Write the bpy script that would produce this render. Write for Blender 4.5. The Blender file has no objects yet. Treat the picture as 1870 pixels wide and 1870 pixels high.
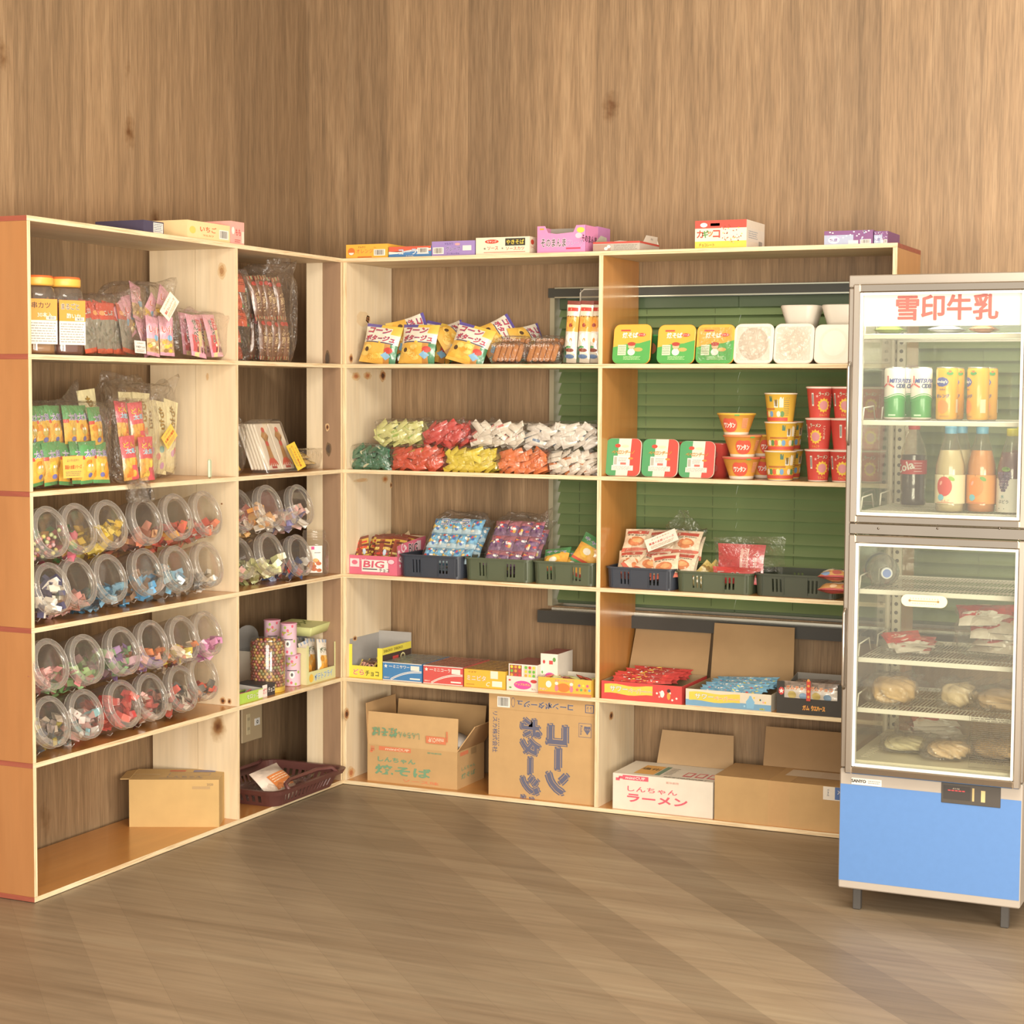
import bpy, math, random
from math import sin, cos, pi, sqrt, radians as RD
from mathutils import Vector as V, Matrix as MX
rnd = random.Random(7)
SC = bpy.context.scene
COL = SC.collection
# ------------------------------------------------------------------ camera
CP = V((2.94653, -5.10067, 1.29074)); YAW, PIT, ROL, FPX = 0.43034, 0.06668, 0.0062, 3301.41
_cy, _sy, _cp, _sp = cos(YAW), sin(YAW), cos(PIT), sin(PIT)
FW = V((-_sy*_cp, _cy*_cp, -_sp)); R0 = V((_cy, _sy, 0)); U0 = R0.cross(FW)
RT = R0*cos(ROL) + U0*sin(ROL); UP = U0*cos(ROL) - R0*sin(ROL)
cam = bpy.data.cameras.new('camera'); camo = bpy.data.objects.new('camera', cam); COL.objects.link(camo)
cam.sensor_width = 36; cam.lens = 36*FPX/1870; cam.clip_end = 60
camo.matrix_world = MX(((RT.x, UP.x, -FW.x, CP.x), (RT.y, UP.y, -FW.y, CP.y), (RT.z, UP.z, -FW.z, CP.z), (0, 0, 0, 1)))
SC.camera = camo
# ------------------------------------------------------------------ world, lamps, exposure
w = bpy.data.worlds.new('daylit_room'); SC.world = w; w.use_nodes = True
bg = w.node_tree.nodes['Background']; bg.inputs[0].default_value = (1.0, 0.93, 0.83, 1); bg.inputs[1].default_value = .9
def area(name, loc, tgt, sx, sy, power, col):
    l = bpy.data.lights.new(name, 'AREA'); l.shape = 'RECTANGLE'; l.size = sx; l.size_y = sy; l.energy = power; l.color = col
    o = bpy.data.objects.new(name, l); COL.objects.link(o); o.location = loc
    o.rotation_euler = (V(tgt)-V(loc)).to_track_quat('-Z', 'Y').to_euler(); return o
area('ceiling_lamp', (2.6, -2.2, 2.55), (1.5, 0, .8), 1.8, .6, 40, (1, .93, .82))
area('shopfront_window', (3.5, -6.3, 1.2), (.9, 0, .7), 2.6, 2.0, 210, (1, .90, .77))
area('door_daylight', (4.6, -3.9, .75), (-.3, -.9, .35), 1.4, 1.3, 92, (1, .93, .82))  # added low fill lamp, brightens the left wall near the floor
SC.view_settings.view_transform = 'Standard'; SC.view_settings.look = 'None'
SC.view_settings.exposure = 0.4; SC.view_settings.gamma = 1; SC.view_settings.use_curve_mapping = False
SC.cycles.transparent_max_bounces = 40; SC.cycles.max_bounces = 8; SC.cycles.diffuse_bounces = 3
SC.cycles.glossy_bounces = 3; SC.cycles.transmission_bounces = 6; SC.cycles.caustics_reflective = False; SC.cycles.caustics_refractive = False
# ------------------------------------------------------------------ where things stand: a ray of the lens met with a plane
def ray(u, v):
    return FW*FPX + RT*(u-935) - UP*(v-935)
def at(u, v, ax, val):
    d = ray(u, v); t = (val-CP[ax])/d[ax]; return CP + d*t
def proj(p):
    d = V(p)-CP; k = FPX/d.dot(FW); return 935+d.dot(RT)*k, 935-d.dot(UP)*k
def solve(f, t, a, b):
    fa = f(a)-t
    for _ in range(50):
        m = (a+b)/2; fm = f(m)-t
        if (fm > 0) == (fa > 0): a, fa = m, fm
        else: b = m
    return (a+b)/2
def xat(u, y, z): return solve(lambda x: proj((x, y, z))[0], u, -2, 4)
def yat(u, x, z): return solve(lambda y: proj((x, y, z))[0], u, -3, 1.5)
def zat(v, x, y): return solve(lambda z: proj((x, y, z))[1], v, -.5, 3)
def solve2(v, x, z): return solve(lambda y: proj((x, y, z))[1], v, -3, 1.5)
# ------------------------------------------------------------------ materials
def lin(h):
    if not isinstance(h, str): return (*h[:3], 1)
    r = []
    for i in (0, 2, 4):
        c = int(h[i:i+2], 16)/255*.88+(.78, .74, .68)[i//2]*.12; r.append(c/12.92 if c <= .04045 else ((c+.055)/1.055)**2.4)
    return (*r, 1)
MATS = {}
def newmat(name):
    m = bpy.data.materials.new(name); m.use_nodes = True; nt = m.node_tree; nt.nodes.clear(); MATS[name] = m
    out = nt.nodes.new('ShaderNodeOutputMaterial')
    return m, nt, out
def nd(nt, t, **k):
    n = nt.nodes.new(t)
    for a, b in k.items():
        if a.startswith('i_'):
            n.inputs[a[2:].replace('_', ' ')].default_value = b
        else: setattr(n, a, b)
    return n
def ramp(nt, stops):
    r = nt.nodes.new('ShaderNodeValToRGB'); e = r.color_ramp.elements
    while len(e) < len(stops): e.new(.5)
    for i, (p, c) in enumerate(stops): e[i].position = p; e[i].color = lin(c)
    return r
def bump(nt, src, strength, dist=.002):
    b = nd(nt, 'ShaderNodeBump', i_Strength=strength, i_Distance=dist); nt.links.new(src, b.inputs['Height']); return b
def mixc(nt, a, b, fac, mode='MIX'):
    m = nt.nodes.new('ShaderNodeMix'); m.data_type = 'RGBA'; m.blend_type = mode
    L = nt.links.new
    for s, v_ in ((0, fac), (6, a), (7, b)):
        if hasattr(v_, 'links'): L(v_, m.inputs[s])
        else: m.inputs[s].default_value = v_
    return m.outputs[2]
def wood(name, c1, c2, c3, axis, scale=9, stretch=14, rough=.6, knots=0, stain=0, plank=0, coat=0, fine=.6):
    m, nt, out = newmat(name); L = nt.links.new
    tc = nd(nt, 'ShaderNodeTexCoord'); mp = nd(nt, 'ShaderNodeMapping')
    sc = [scale*stretch*.25]*3; sc[axis] = scale*.18
    mp.inputs['Scale'].default_value = sc
    L(tc.outputs['Object'], mp.inputs[0])
    n1 = nd(nt, 'ShaderNodeTexNoise', i_Scale=1.0, i_Detail=6, i_Roughness=.62, i_Distortion=.6); L(mp.outputs[0], n1.inputs['Vector'])
    r = ramp(nt, [(.3, c1), (.5, c2), (.72, c3)]); L(n1.outputs[0], r.inputs[0]); colr = r.outputs[0]
    mp2 = nd(nt, 'ShaderNodeMapping'); s2 = [scale*stretch*1.6]*3; s2[axis] = scale*.9; mp2.inputs['Scale'].default_value = s2
    L(tc.outputs['Object'], mp2.inputs[0])
    n2 = nd(nt, 'ShaderNodeTexNoise', i_Scale=1.0, i_Detail=4); L(mp2.outputs[0], n2.inputs['Vector'])
    r2 = ramp(nt, [(.3, (.72, .72, .72)), (.6, (1.05, 1.05, 1.05))]); L(n2.outputs[0], r2.inputs[0])
    colr = mixc(nt, colr, r2.outputs[0], fine, 'MULTIPLY')
    if plank:
        sx = nd(nt, 'ShaderNodeSeparateXYZ'); L(tc.outputs['Object'], sx.inputs[0])
        o_ad = nd(nt, 'ShaderNodeMath', operation='ADD'); L(sx.outputs[0], o_ad.inputs[0]); L(sx.outputs[1], o_ad.inputs[1])
        dv = nd(nt, 'ShaderNodeMath', operation='DIVIDE'); L(o_ad.outputs[0], dv.inputs[0]); dv.inputs[1].default_value = plank
        fl = nd(nt, 'ShaderNodeMath', operation='FLOOR'); L(dv.outputs[0], fl.inputs[0])
        wn = nd(nt, 'ShaderNodeTexWhiteNoise', noise_dimensions='1D'); L(fl.outputs[0], wn.inputs['W'])
        rr = ramp(nt, [(0, (.80, .79, .78)), (1, (1.08, 1.07, 1.05))]); L(wn.outputs[0], rr.inputs[0])
        colr = mixc(nt, colr, rr.outputs[0], 1.0, 'MULTIPLY')
        fr = nd(nt, 'ShaderNodeMath', operation='FRACT'); L(dv.outputs[0], fr.inputs[0])
        sr = ramp(nt, [(0, (.7, .7, .7)), (.012, (1, 1, 1))]); L(fr.outputs[0], sr.inputs[0])
        colr = mixc(nt, colr, sr.outputs[0], 1.0, 'MULTIPLY')
    if knots:
        mk = nd(nt, 'ShaderNodeMapping'); sk = [knots]*3; sk[axis] = knots*.55; mk.inputs['Scale'].default_value = sk
        mk.inputs['Location'].default_value = (.37, .11, .23)
        L(tc.outputs['Object'], mk.inputs[0])
        vo = nd(nt, 'ShaderNodeTexVoronoi', i_Scale=1.0); L(mk.outputs[0], vo.inputs['Vector'])
        nz = nd(nt, 'ShaderNodeTexNoise', i_Scale=40.0, i_Detail=2); L(tc.outputs['Object'], nz.inputs['Vector'])
        ad = nd(nt, 'ShaderNodeMath', operation='MULTIPLY_ADD'); L(nz.outputs[0], ad.inputs[0]); ad.inputs[1].default_value = .09; L(vo.outputs['Distance'], ad.inputs[2])
        kr = ramp(nt, [(.05, stain or '4a3526'), (.10, (.45, .3, .18)), (.13, (.75, .68, .6)), (.17, (1, 1, 1))]); L(ad.outputs[0], kr.inputs[0])
        colr = mixc(nt, colr, kr.outputs[0], 1.0, 'MULTIPLY')
    p = nd(nt, 'ShaderNodeBsdfPrincipled', i_Roughness=rough); L(colr, p.inputs['Base Color'])
    if coat: p.inputs['Coat Weight'].default_value = coat; p.inputs['Coat Roughness'].default_value = .12
    b = bump(nt, n2.outputs[0], .25, .001); L(b.outputs[0], p.inputs['Normal']); L(p.outputs[0], out.inputs[0])
    return m
wood('wall_wood', '7c6245', '907251', 'a48663', 2, 12, 12, .55, knots=3.3, plank=.152, fine=.85)
wood('shaded_pine_z', '8a6a50', '987658', 'a88664', 2, 4, 6, .6)  # shading on the corner end panel, put into a browner wood tone
for i, a in enumerate('xyz'):
    wood('pine_'+a, 'dcc49e', 'e6d1ad', 'ecdabb', i, 5, 8, .62, knots=4.2, stain='6a3f22', fine=.3)
    wood('laminate_'+a, 'b87430', 'c48038', 'cc8a44', i, 4, 5, .3, coat=.5, fine=.3)
    wood('ply_'+a, 'c9a070', 'e9d3a8', 'f3e3c0', i, 26, 20, .6)
wood('outer_panel', 'a86c3a', 'b07542', 'b87e4a', 2, 4, 5, .45, fine=.25)
wood('red_stain', '8a4030', '9c4a38', 'a85a44', 0, 8, 8, .5)
wood('floor_wood', '7a6750', '8b7860', '98876e', 0, 4, 8, .45, plank=.18)
def attr_mat(name, rough, spec=.5, metal=0, nscale=60, bmp=.0, coat=0, var=.06, emit=0):
    m, nt, out = newmat(name); L = nt.links.new
    a = nd(nt, 'ShaderNodeAttribute', attribute_name='col')
    tc = nd(nt, 'ShaderNodeTexCoord'); n = nd(nt, 'ShaderNodeTexNoise', i_Scale=nscale, i_Detail=3); L(tc.outputs['Object'], n.inputs['Vector'])
    r = ramp(nt, [(.3, (1-var,)*3), (.7, (1, 1, 1))]); L(n.outputs[0], r.inputs[0])
    c = mixc(nt, a.outputs['Color'], r.outputs[0], 1.0, 'MULTIPLY')
    p = nd(nt, 'ShaderNodeBsdfPrincipled', i_Roughness=rough, i_Metallic=metal); L(c, p.inputs['Base Color'])
    p.inputs['Specular IOR Level'].default_value = spec; p.inputs['Coat Weight'].default_value = coat
    if emit: L(c, p.inputs['Emission Color']); p.inputs['Emission Strength'].default_value = emit
    if bmp:
        b = bump(nt, n.outputs[0], bmp, .003); L(b.outputs[0], p.inputs['Normal'])
    L(p.outputs[0], out.inputs[0]); return m
attr_mat('matte', .8, .25); attr_mat('card', .5, .4, var=.04); attr_mat('gloss', .25, .5, coat=.3, nscale=20)
attr_mat('foil', .22, .8, nscale=70, bmp=.35, coat=.4); attr_mat('plastic', .38, .5, nscale=12)
attr_mat('board', .85, .2, nscale=18, var=.08); attr_mat('metal', .28, .6, metal=.85, nscale=6); attr_mat('chrome', .12, .6, metal=1, nscale=6)
attr_mat('lit', .4, .3, var=0, emit=.42)
def clear(name, tint, base, edge, rough=.08, power=3, bmp=0, milk=0, nscale=30, milkcol=(1, .96, .9), crease=0):
    m, nt, out = newmat(name); L = nt.links.new
    tr = nd(nt, 'ShaderNodeBsdfTransparent'); tr.inputs[0].default_value = lin(tint)
    gl = nd(nt, 'ShaderNodeBsdfGlossy', i_Roughness=rough); gl.inputs[0].default_value = (1, 1, 1, 1)
    lw = nd(nt, 'ShaderNodeLayerWeight', i_Blend=.5)
    tc = nd(nt, 'ShaderNodeTexCoord'); n = nd(nt, 'ShaderNodeTexNoise', i_Scale=nscale, i_Detail=3, i_Distortion=1.5); L(tc.outputs['Object'], n.inputs['Vector'])
    if bmp:
        src = n.outputs[0]
        if crease:
            ad = nt.nodes.new('ShaderNodeVectorMath'); ad.operation = 'MULTIPLY_ADD'; L(n.outputs['Color'], ad.inputs[0]); ad.inputs[1].default_value = (.09, .09, .09); L(tc.outputs['Object'], ad.inputs[2])
            vo = nd(nt, 'ShaderNodeTexVoronoi', i_Scale=24.0, feature='DISTANCE_TO_EDGE'); L(ad.outputs[0], vo.inputs['Vector']); src = vo.outputs['Distance']
        b = bump(nt, src, bmp, .012); L(b.outputs[0], lw.inputs['Normal']); L(b.outputs[0], gl.inputs['Normal'])
    pw = nd(nt, 'ShaderNodeMath', operation='POWER'); L(lw.outputs['Facing'], pw.inputs[0]); pw.inputs[1].default_value = power
    ma = nd(nt, 'ShaderNodeMath', operation='MULTIPLY_ADD'); L(pw.outputs[0], ma.inputs[0]); ma.inputs[1].default_value = edge; ma.inputs[2].default_value = base; ma.use_clamp = True
    mx = nd(nt, 'ShaderNodeMixShader'); L(ma.outputs[0], mx.inputs[0]); L(tr.outputs[0], mx.inputs[1]); L(gl.outputs[0], mx.inputs[2])
    last = mx
    if milk:
        df = nd(nt, 'ShaderNodeBsdfDiffuse'); df.inputs[0].default_value = (*milkcol, 1)
        m2 = nd(nt, 'ShaderNodeMixShader'); m2.inputs[0].default_value = milk; L(mx.outputs[0], m2.inputs[1]); L(df.outputs[0], m2.inputs[2]); last = m2
    L(last.outputs[0], out.inputs[0]); return m
clear('film', 'ffffff', .045, .42, .17, 2.4, bmp=1.0, milk=.018, nscale=16, crease=1)
clear('clear_plastic', 'faf8f4', .05, .5, .06, 2.5, milk=.035)
clear('clear_rim', 'f6f2ec', .08, .55, .1, 1.8, milk=.12)
clear('pane', 'f6f9f5', .035, .6, .02, 4, milk=.025)
clear('window_pane', 'f8fcf8', .05, .6, .02, 4)
clear('liquid_clear', 'dfe6e4', .06, .5, .05, 2.5, milk=.12)
def slat_mat():
    m, nt, out = newmat('slat_green'); L = nt.links.new
    p = nd(nt, 'ShaderNodeBsdfPrincipled', i_Roughness=.4); 
    tc = nd(nt, 'ShaderNodeTexCoord'); n = nd(nt, 'ShaderNodeTexNoise', i_Scale=3, i_Detail=2); L(tc.outputs['Object'], n.inputs['Vector'])
    r = ramp(nt, [(.3, '74885a'), (.7, '879e68')]); L(n.outputs[0], r.inputs[0]); L(r.outputs[0], p.inputs['Base Color'])
    t = nd(nt, 'ShaderNodeBsdfTranslucent'); t.inputs[0].default_value = lin('b0d090')
    mx = nd(nt, 'ShaderNodeMixShader', ); mx.inputs[0].default_value = .14; L(p.outputs[0], mx.inputs[1]); L(t.outputs[0], mx.inputs[2]); L(mx.outputs[0], out.inputs[0])
slat_mat()
# ------------------------------------------------------------------ printed lettering cut to triangles, cached
_tx = {}
def glyphs(s, bold):
    k = (s, bold)
    if k not in _tx:
        c = bpy.data.curves.new('t', 'FONT'); c.body = s; c.size = 1; c.resolution_u = 1 if len(s) > 5 else 2; c.offset = bold
        o = bpy.data.objects.new('t', c); m = bpy.data.meshes.new_from_object(o)
        vs = [(v.co.x, v.co.y) for v in m.vertices]; fs = [tuple(p.vertices) for p in m.polygons]
        bpy.data.objects.remove(o); bpy.data.curves.remove(c); bpy.data.meshes.remove(m)
        if vs:
            x0, x1 = min(v[0] for v in vs), max(v[0] for v in vs); y0, y1 = min(v[1] for v in vs), max(v[1] for v in vs)
        else: x0 = x1 = y0 = y1 = 0
        _tx[k] = (vs, fs, x0, x1, y0, y1)
    return _tx[k]
# ------------------------------------------------------------------ mesh builder
class MB:
    def __init__(s): s.v = []; s.f = []; s.c = []; s.m = []; s.s = []; s.M = None
    def add(s, pts):
        n = len(s.v)
        s.v.extend([tuple(s.M @ V(p)) for p in pts] if s.M else [tuple(p) for p in pts]); return n
    def face(s, idx, col, mat, sm=False): s.f.append(tuple(idx)); s.c.append(col); s.m.append(mat); s.s.append(sm)
    def poly(s, pts, col='ffffff', mat='card', sm=False):
        n = s.add(pts); s.face(range(n, n+len(pts)), col, mat, sm)
    def box(s, x0, x1, y0, y1, z0, z1, col='ffffff', mat='card', fm={}):
        n = s.add([(x0,y0,z0),(x1,y0,z0),(x1,y1,z0),(x0,y1,z0),(x0,y0,z1),(x1,y0,z1),(x1,y1,z1),(x0,y1,z1)])
        for k, q in (('-z',(0,3,2,1)),('+z',(4,5,6,7)),('-y',(0,1,5,4)),('+x',(1,2,6,5)),('+y',(2,3,7,6)),('-x',(3,0,4,7))):
            a = fm.get(k); cc, mm = col, mat
            if a: cc, mm = (a if isinstance(a, tuple) else (col, a))
            s.face([n+i for i in q], cc, mm)
    def cbox(s, x0, x1, y0, y1, z0, z1, b, col='ffffff', mat='plastic'):   # chamfered box
        n = len(s.v); P = []
        X, Y, Z = (x0, x1), (y0, y1), (z0, z1)
        idx = {}
        for i in (0, 1):
            for j in (0, 1):
                for k in (0, 1):
                    for a in range(3):
                        p = [X[i], Y[j], Z[k]]
                        for d in range(3):
                            if d != a: p[d] += b*(1 if (i, j, k)[d] == 0 else -1)
                        idx[(i, j, k, a)] = len(P); P.append(p)
        s.add(P)
        def F(q): s.face([n+i for i in q], col, mat)
        cyc = ((0, 0), (1, 0), (1, 1), (0, 1))
        for a in range(3):
            o = [d for d in range(3) if d != a]
            for e in (0, 1):
                q = []
                for g in cyc:
                    t = [0, 0, 0]; t[a] = e; t[o[0]], t[o[1]] = g; q.append(idx[(*t, a)])
                F(q if (e == 1) == (a != 1) else q[::-1])
            for g in cyc:
                t0 = [0, 0, 0]; t1 = [0, 0, 0]; t0[a] = 0; t1[a] = 1
                t0[o[0]], t0[o[1]] = g; t1[o[0]], t1[o[1]] = g
                F([idx[(*t0, o[0])], idx[(*t1, o[0])], idx[(*t1, o[1])], idx[(*t0, o[1])]])
        for c in [(i, j, k) for i in (0, 1) for j in (0, 1) for k in (0, 1)]: F([idx[(*c, 0)], idx[(*c, 1)], idx[(*c, 2)]])
    def grid(s, S, nu, nv, colf='ffffff', mat='foil', sm=True, closed=False, flip=False):
        n = s.add([S(i/nu, j/nv) for j in range(nv+1) for i in range(nu+(0 if closed else 1))]); W = nu if closed else nu+1
        for j in range(nv):
            for i in range(nu):
                a = n+j*W+i; b = n+j*W+(i+1) % W; c = b+W; d = a+W
                cc = colf((i+.5)/nu, (j+.5)/nv) if callable(colf) else colf
                s.face((a, d, c, b) if flip else (a, b, c, d), cc, mat, sm)
    def lathe(s, prof, n=24, col='ffffff', mat='plastic', sm=True, cols=None, capb=True, capt=True, tex=None):
        N = s.add([(r*cos(2*pi*i/n), r*sin(2*pi*i/n), z) for r, z in prof for i in range(n)])
        for j in range(len(prof)-1):
            cc = cols[j] if cols else col
            for i in range(n):
                c2 = tex(j, (i+.5)/n) if tex else cc
                s.face((N+j*n+i, N+j*n+(i+1) % n, N+(j+1)*n+(i+1) % n, N+(j+1)*n+i), c2 or cc, mat, sm)
        if capb and prof[0][0] > 1e-5: s.face([N+i for i in range(n)][::-1], cols[0] if cols else col, mat)
        if capt and prof[-1][0] > 1e-5: s.face([N+(len(prof)-1)*n+i for i in range(n)], cols[-1] if cols else col, mat)
    def tube(s, pts, r, n=8, col='ffffff', mat='plastic', closed=False, caps=True):
        pts = [V(p) for p in pts]; m = len(pts); rings = []
        up = None
        for i, p in enumerate(pts):
            a = pts[(i-1) % m] if (closed or i > 0) else p; b = pts[(i+1) % m] if (closed or i < m-1) else p
            t = (b-a).normalized()
            if up is None: up = t.orthogonal().normalized()
            up = (up-t*up.dot(t)).normalized(); q = t.cross(up)
            rings.append(s.add([p+up*r*cos(2*pi*k/n)+q*r*sin(2*pi*k/n) for k in range(n)]))
        for i in range(m if closed else m-1):
            A, B = rings[i], rings[(i+1) % m]
            for k in range(n): s.face((A+k, A+(k+1) % n, B+(k+1) % n, B+k), col, mat, True)
        if caps and not closed:
            s.face([rings[0]+k for k in range(n)][::-1], col, mat); s.face([rings[-1]+k for k in range(n)], col, mat)
    def loft(s, loops, col='ffffff', mat='plastic', cols=None, capb=True, capt=True, sm=True):
        n = len(loops[0]); st = [s.add(l) for l in loops]
        for j in range(len(loops)-1):
            cc = cols[j] if cols else col
            for i in range(n): s.face((st[j]+i, st[j]+(i+1) % n, st[j+1]+(i+1) % n, st[j+1]+i), cc, mat, sm)
        if capb: s.face([st[0]+i for i in range(n)][::-1], cols[0] if cols else col, mat)
        if capt: s.face([st[-1]+i for i in range(n)], cols[-1] if cols else col, mat)
    # ---- flat print laid on a surface S(u, v, off)
    def rect(s, S, x0, y0, x1, y1, col, off=.0004, nx=1, ny=1, mat='card'):
        nx = max(1, nx); ny = max(1, ny)
        n = s.add([S(x0+(x1-x0)*i/nx, y0+(y1-y0)*j/ny, off) for j in range(ny+1) for i in range(nx+1)])
        for j in range(ny):
            for i in range(nx):
                a = n+j*(nx+1)+i; s.face((a, a+1, a+nx+2, a+nx+1), col, mat, nx > 1)
    def pg(s, S, pts, col, off=.0005, mat='card', c=None):
        cx = sum(p[0] for p in pts)/len(pts) if c is None else c[0]; cy = sum(p[1] for p in pts)/len(pts) if c is None else c[1]
        n = s.add([S(cx, cy, off)]+[S(x, y, off) for x, y in pts]); k = len(pts)
        for i in range(k): s.face((n, n+1+i, n+1+(i+1) % k), col, mat)
    def ell(s, S, cx, cy, rx, ry, col, off=.0005, n=18, mat='card', rot=0, a0=0, a1=2*pi):
        pts = [(cx+rx*cos(a)*cos(rot)-ry*sin(a)*sin(rot), cy+rx*cos(a)*sin(rot)+ry*sin(a)*cos(rot)) for a in [a0+(a1-a0)*i/n for i in range(n+(0 if a1-a0 > 6.2 else 1))]]
        R3 = (.34, .67, 1.0); N0 = s.add([S(cx, cy, off)]+[S(cx+(x-cx)*k, cy+(y-cy)*k, off) for k in R3 for x, y in pts]); k = len(pts)
        for i in range(k):
            j = (i+1) % k; s.face((N0, N0+1+i, N0+1+j), col, mat)
            for q in (0, 1): s.face((N0+1+q*k+i, N0+1+(q+1)*k+i, N0+1+(q+1)*k+j, N0+1+q*k+j), col, mat)
    def star(s, S, cx, cy, r, col, off=.0006, k=5, ri=.45, mat='card', rot=pi/2):
        s.pg(S, [(cx+(r if i % 2 == 0 else r*ri)*cos(rot+pi*i/k), cy+(r if i % 2 == 0 else r*ri)*sin(rot+pi*i/k)) for i in range(2*k)], col, off, mat)
    def txt(s, S, t, cx, cy, h, col='222222', off=.0008, rot=0, bold=.02, w=None, out=None, mat='card', sk=0):
        # centred on (cx, cy), glyph height h, stretched to width w when given; out=(colour, extra width)
        vs, fs, x0, x1, y0, y1 = glyphs(t, .012)
        if not fs: return
        W, H = x1-x0, y1-y0; ky = h/H; kx = (w/W) if w else ky
        mx_, my_ = (x0+x1)/2, (y0+y1)/2; ca, sa = cos(rot), sin(rot)
        def lay(c_, dx, dy, o_):
            P = []
            for x, y in vs:
                y = (y-my_)*ky+dy; x = (x-mx_)*kx+sk*y+dx
                P.append(S(cx+x*ca-y*sa, cy+x*sa+y*ca, o_))
            n = s.add(P)
            for f in fs: s.face([n+i for i in f], c_, mat)
        if out:
            e = (out[1]+max(0, bold-.02))*ky
            for k, (a, b_) in enumerate(((1, .4), (-1, .4), (.4, -1), (-.4, 1), (.8, -.8), (-.8, -.8))): lay(out[0], a*e, b_*e, off-.0003+k*.00002)
        lay(col, 0, 0, off)
        if bold > .025:
            e = (bold-.012)*ky
            for k, (a, b_) in enumerate(((1, 0), (-1, 0), (0, .7), (0, -.7))): lay(col, a*e, b_*e, off+.00002*(k+1))
    def vtxt(s, S, t, cx, cy, h, **k):       # characters stacked downwards
        n = len(t)
        for i, ch in enumerate(t): s.txt(S, ch, cx, cy+((n-1)/2-i)*h*1.08, h*(.35 if ch == 'ー' else 1)*.95, **({**k, 'rot': pi/2, 'w': h*.8} if ch == 'ー' else k))
    def fine(s, S, x0, y0, x1, y1, lines, col='777777', off=.0006, seed=1):   # rows of small print as broken strokes
        r = random.Random(seed); dy = (y1-y0)/lines
        for i in range(lines):
            y = y1-dy*(i+.5); x = x0
            while x < x1-(x1-x0)*.06:
                l = (x1-x0)*r.uniform(.05, .2); e = min(x+l, x1); s.rect(S, x, y-dy*.2, e, y+dy*.2, col, off); x = e+(x1-x0)*.025
    def bar(s, S, x0, y0, x1, y1, off=.0006, seed=2):       # a bar code
        s.rect(S, x0, y0, x1, y1, 'f4f0e6', off-.0001); r = random.Random(seed); x = x0+(x1-x0)*.08
        while x < x1-(x1-x0)*.1:
            l = (x1-x0)*r.choice((.02, .03, .05)); s.rect(S, x, y0+(y1-y0)*.12, x+l, y1-(y1-y0)*.1, '333333', off); x += l+(x1-x0)*r.choice((.025, .04))
    def mesh(s, name):
        me = bpy.data.meshes.new(name); me.from_pydata(s.v, [], s.f); keys = []
        for k in s.m:
            if k not in keys: keys.append(k)
        for k in keys: me.materials.append(MATS[k])
        ix = {k: i for i, k in enumerate(keys)}
        me.polygons.foreach_set('material_index', [ix[k] for k in s.m]); me.polygons.foreach_set('use_smooth', s.s)
        at_ = me.attributes.new('col', 'FLOAT_COLOR', 'FACE'); buf = []; cache = {}
        for c in s.c:
            if c not in cache: cache[c] = lin(c)
            buf.extend(cache[c])
        at_.data.foreach_set('color', buf); me.update(); return me
    def build(s, name, parent=None, loc=None, rz=0, **tags):
        return obj(name, s.mesh(name), parent, loc, rz, **tags)
def obj(name, me, parent=None, loc=None, rz=0, rot=None, **tags):
    o = bpy.data.objects.new(name, me); COL.objects.link(o)
    if parent: o.parent = parent
    if loc is not None: o.location = loc
    o.rotation_euler = rot if rot else (0, 0, rz)
    for k, v_ in tags.items():
        if v_: o[{'cat': 'category'}.get(k, k)] = v_
    return o
def thing(name, label, cat, loc=(0, 0, 0), rz=0, group=None, rot=None): return obj(name, None, None, loc, rz, rot, label=label, cat=cat, group=group)
def jit(c, a):
    r, g, b = (int(c[i:i+2], 16) for i in (0, 2, 4)); k = 1+rnd.uniform(-a, a)
    return '%02x%02x%02x' % tuple(max(0, min(255, int(q*k))) for q in (r, g, b))
FR = lambda y: (lambda u, v, o: (u, y-o, v))            # print on a face looking to -y, at depth y
TP = lambda z: (lambda u, v, o: (u, v, z+o))            # on a top
SD = lambda x: (lambda u, v, o: (x+o, u, v))            # on a side looking to +x
def rloop(w, d, r, z, n=4, cx=0, cy=0):                 # rounded rectangle loop
    r = min(r, w/2-1e-4, d/2-1e-4); P = []
    for qx, qy, a in ((1, -1, -pi/2), (1, 1, 0), (-1, 1, pi/2), (-1, -1, pi)):
        for i in range(n+1):
            t = a+pi/2*i/n; P.append((cx+qx*(w/2-r)+r*cos(t), cy+qy*(d/2-r)+r*sin(t), z))
    return P
# ------------------------------------------------------------------ the room
ZT, Z1, Z2, Z3, Z4, Z5 = 1.7138, 1.375, 1.035, .6945, .3544, .0145
YL, YD, XM, XR, D = -1.5413, -.6219, .8893, 1.7922, .304
WY, WX = D+.012, -D-.022
XW0 = xat(1005, WY, 1.4); XW1 = 2.75
ZW0 = zat(1118, 1.0, WY); ZW1 = zat(536, 1.2, WY)
b = MB()
b.box(WX-.08, XW0, WY, WY+.12, 0, 2.75, mat='wall_wood'); b.box(XW1, 4.2, WY, WY+.12, 0, 2.75, mat='wall_wood')
b.box(XW0, XW1, WY, WY+.12, 0, ZW0, mat='wall_wood'); b.box(XW0, XW1, WY, WY+.12, ZW1, 2.75, mat='wall_wood')
b.build('wall_back', kind='structure')
b = MB(); b.box(WX-.1, WX, -4.2, WY, 0, 2.75, mat='wall_wood'); b.build('wall_left', kind='structure')
b = MB(); b.box(WX-.1, 4.2, -4.2, WY+.12, -.05, 0, mat='floor_wood'); b.build('floor', kind='structure')
b = MB(); b.box(WX-.1, 4.2, -4.2, WY+.12, 2.75, 2.8, 'e8e0d2', 'matte'); b.build('ceiling', kind='structure')
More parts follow.
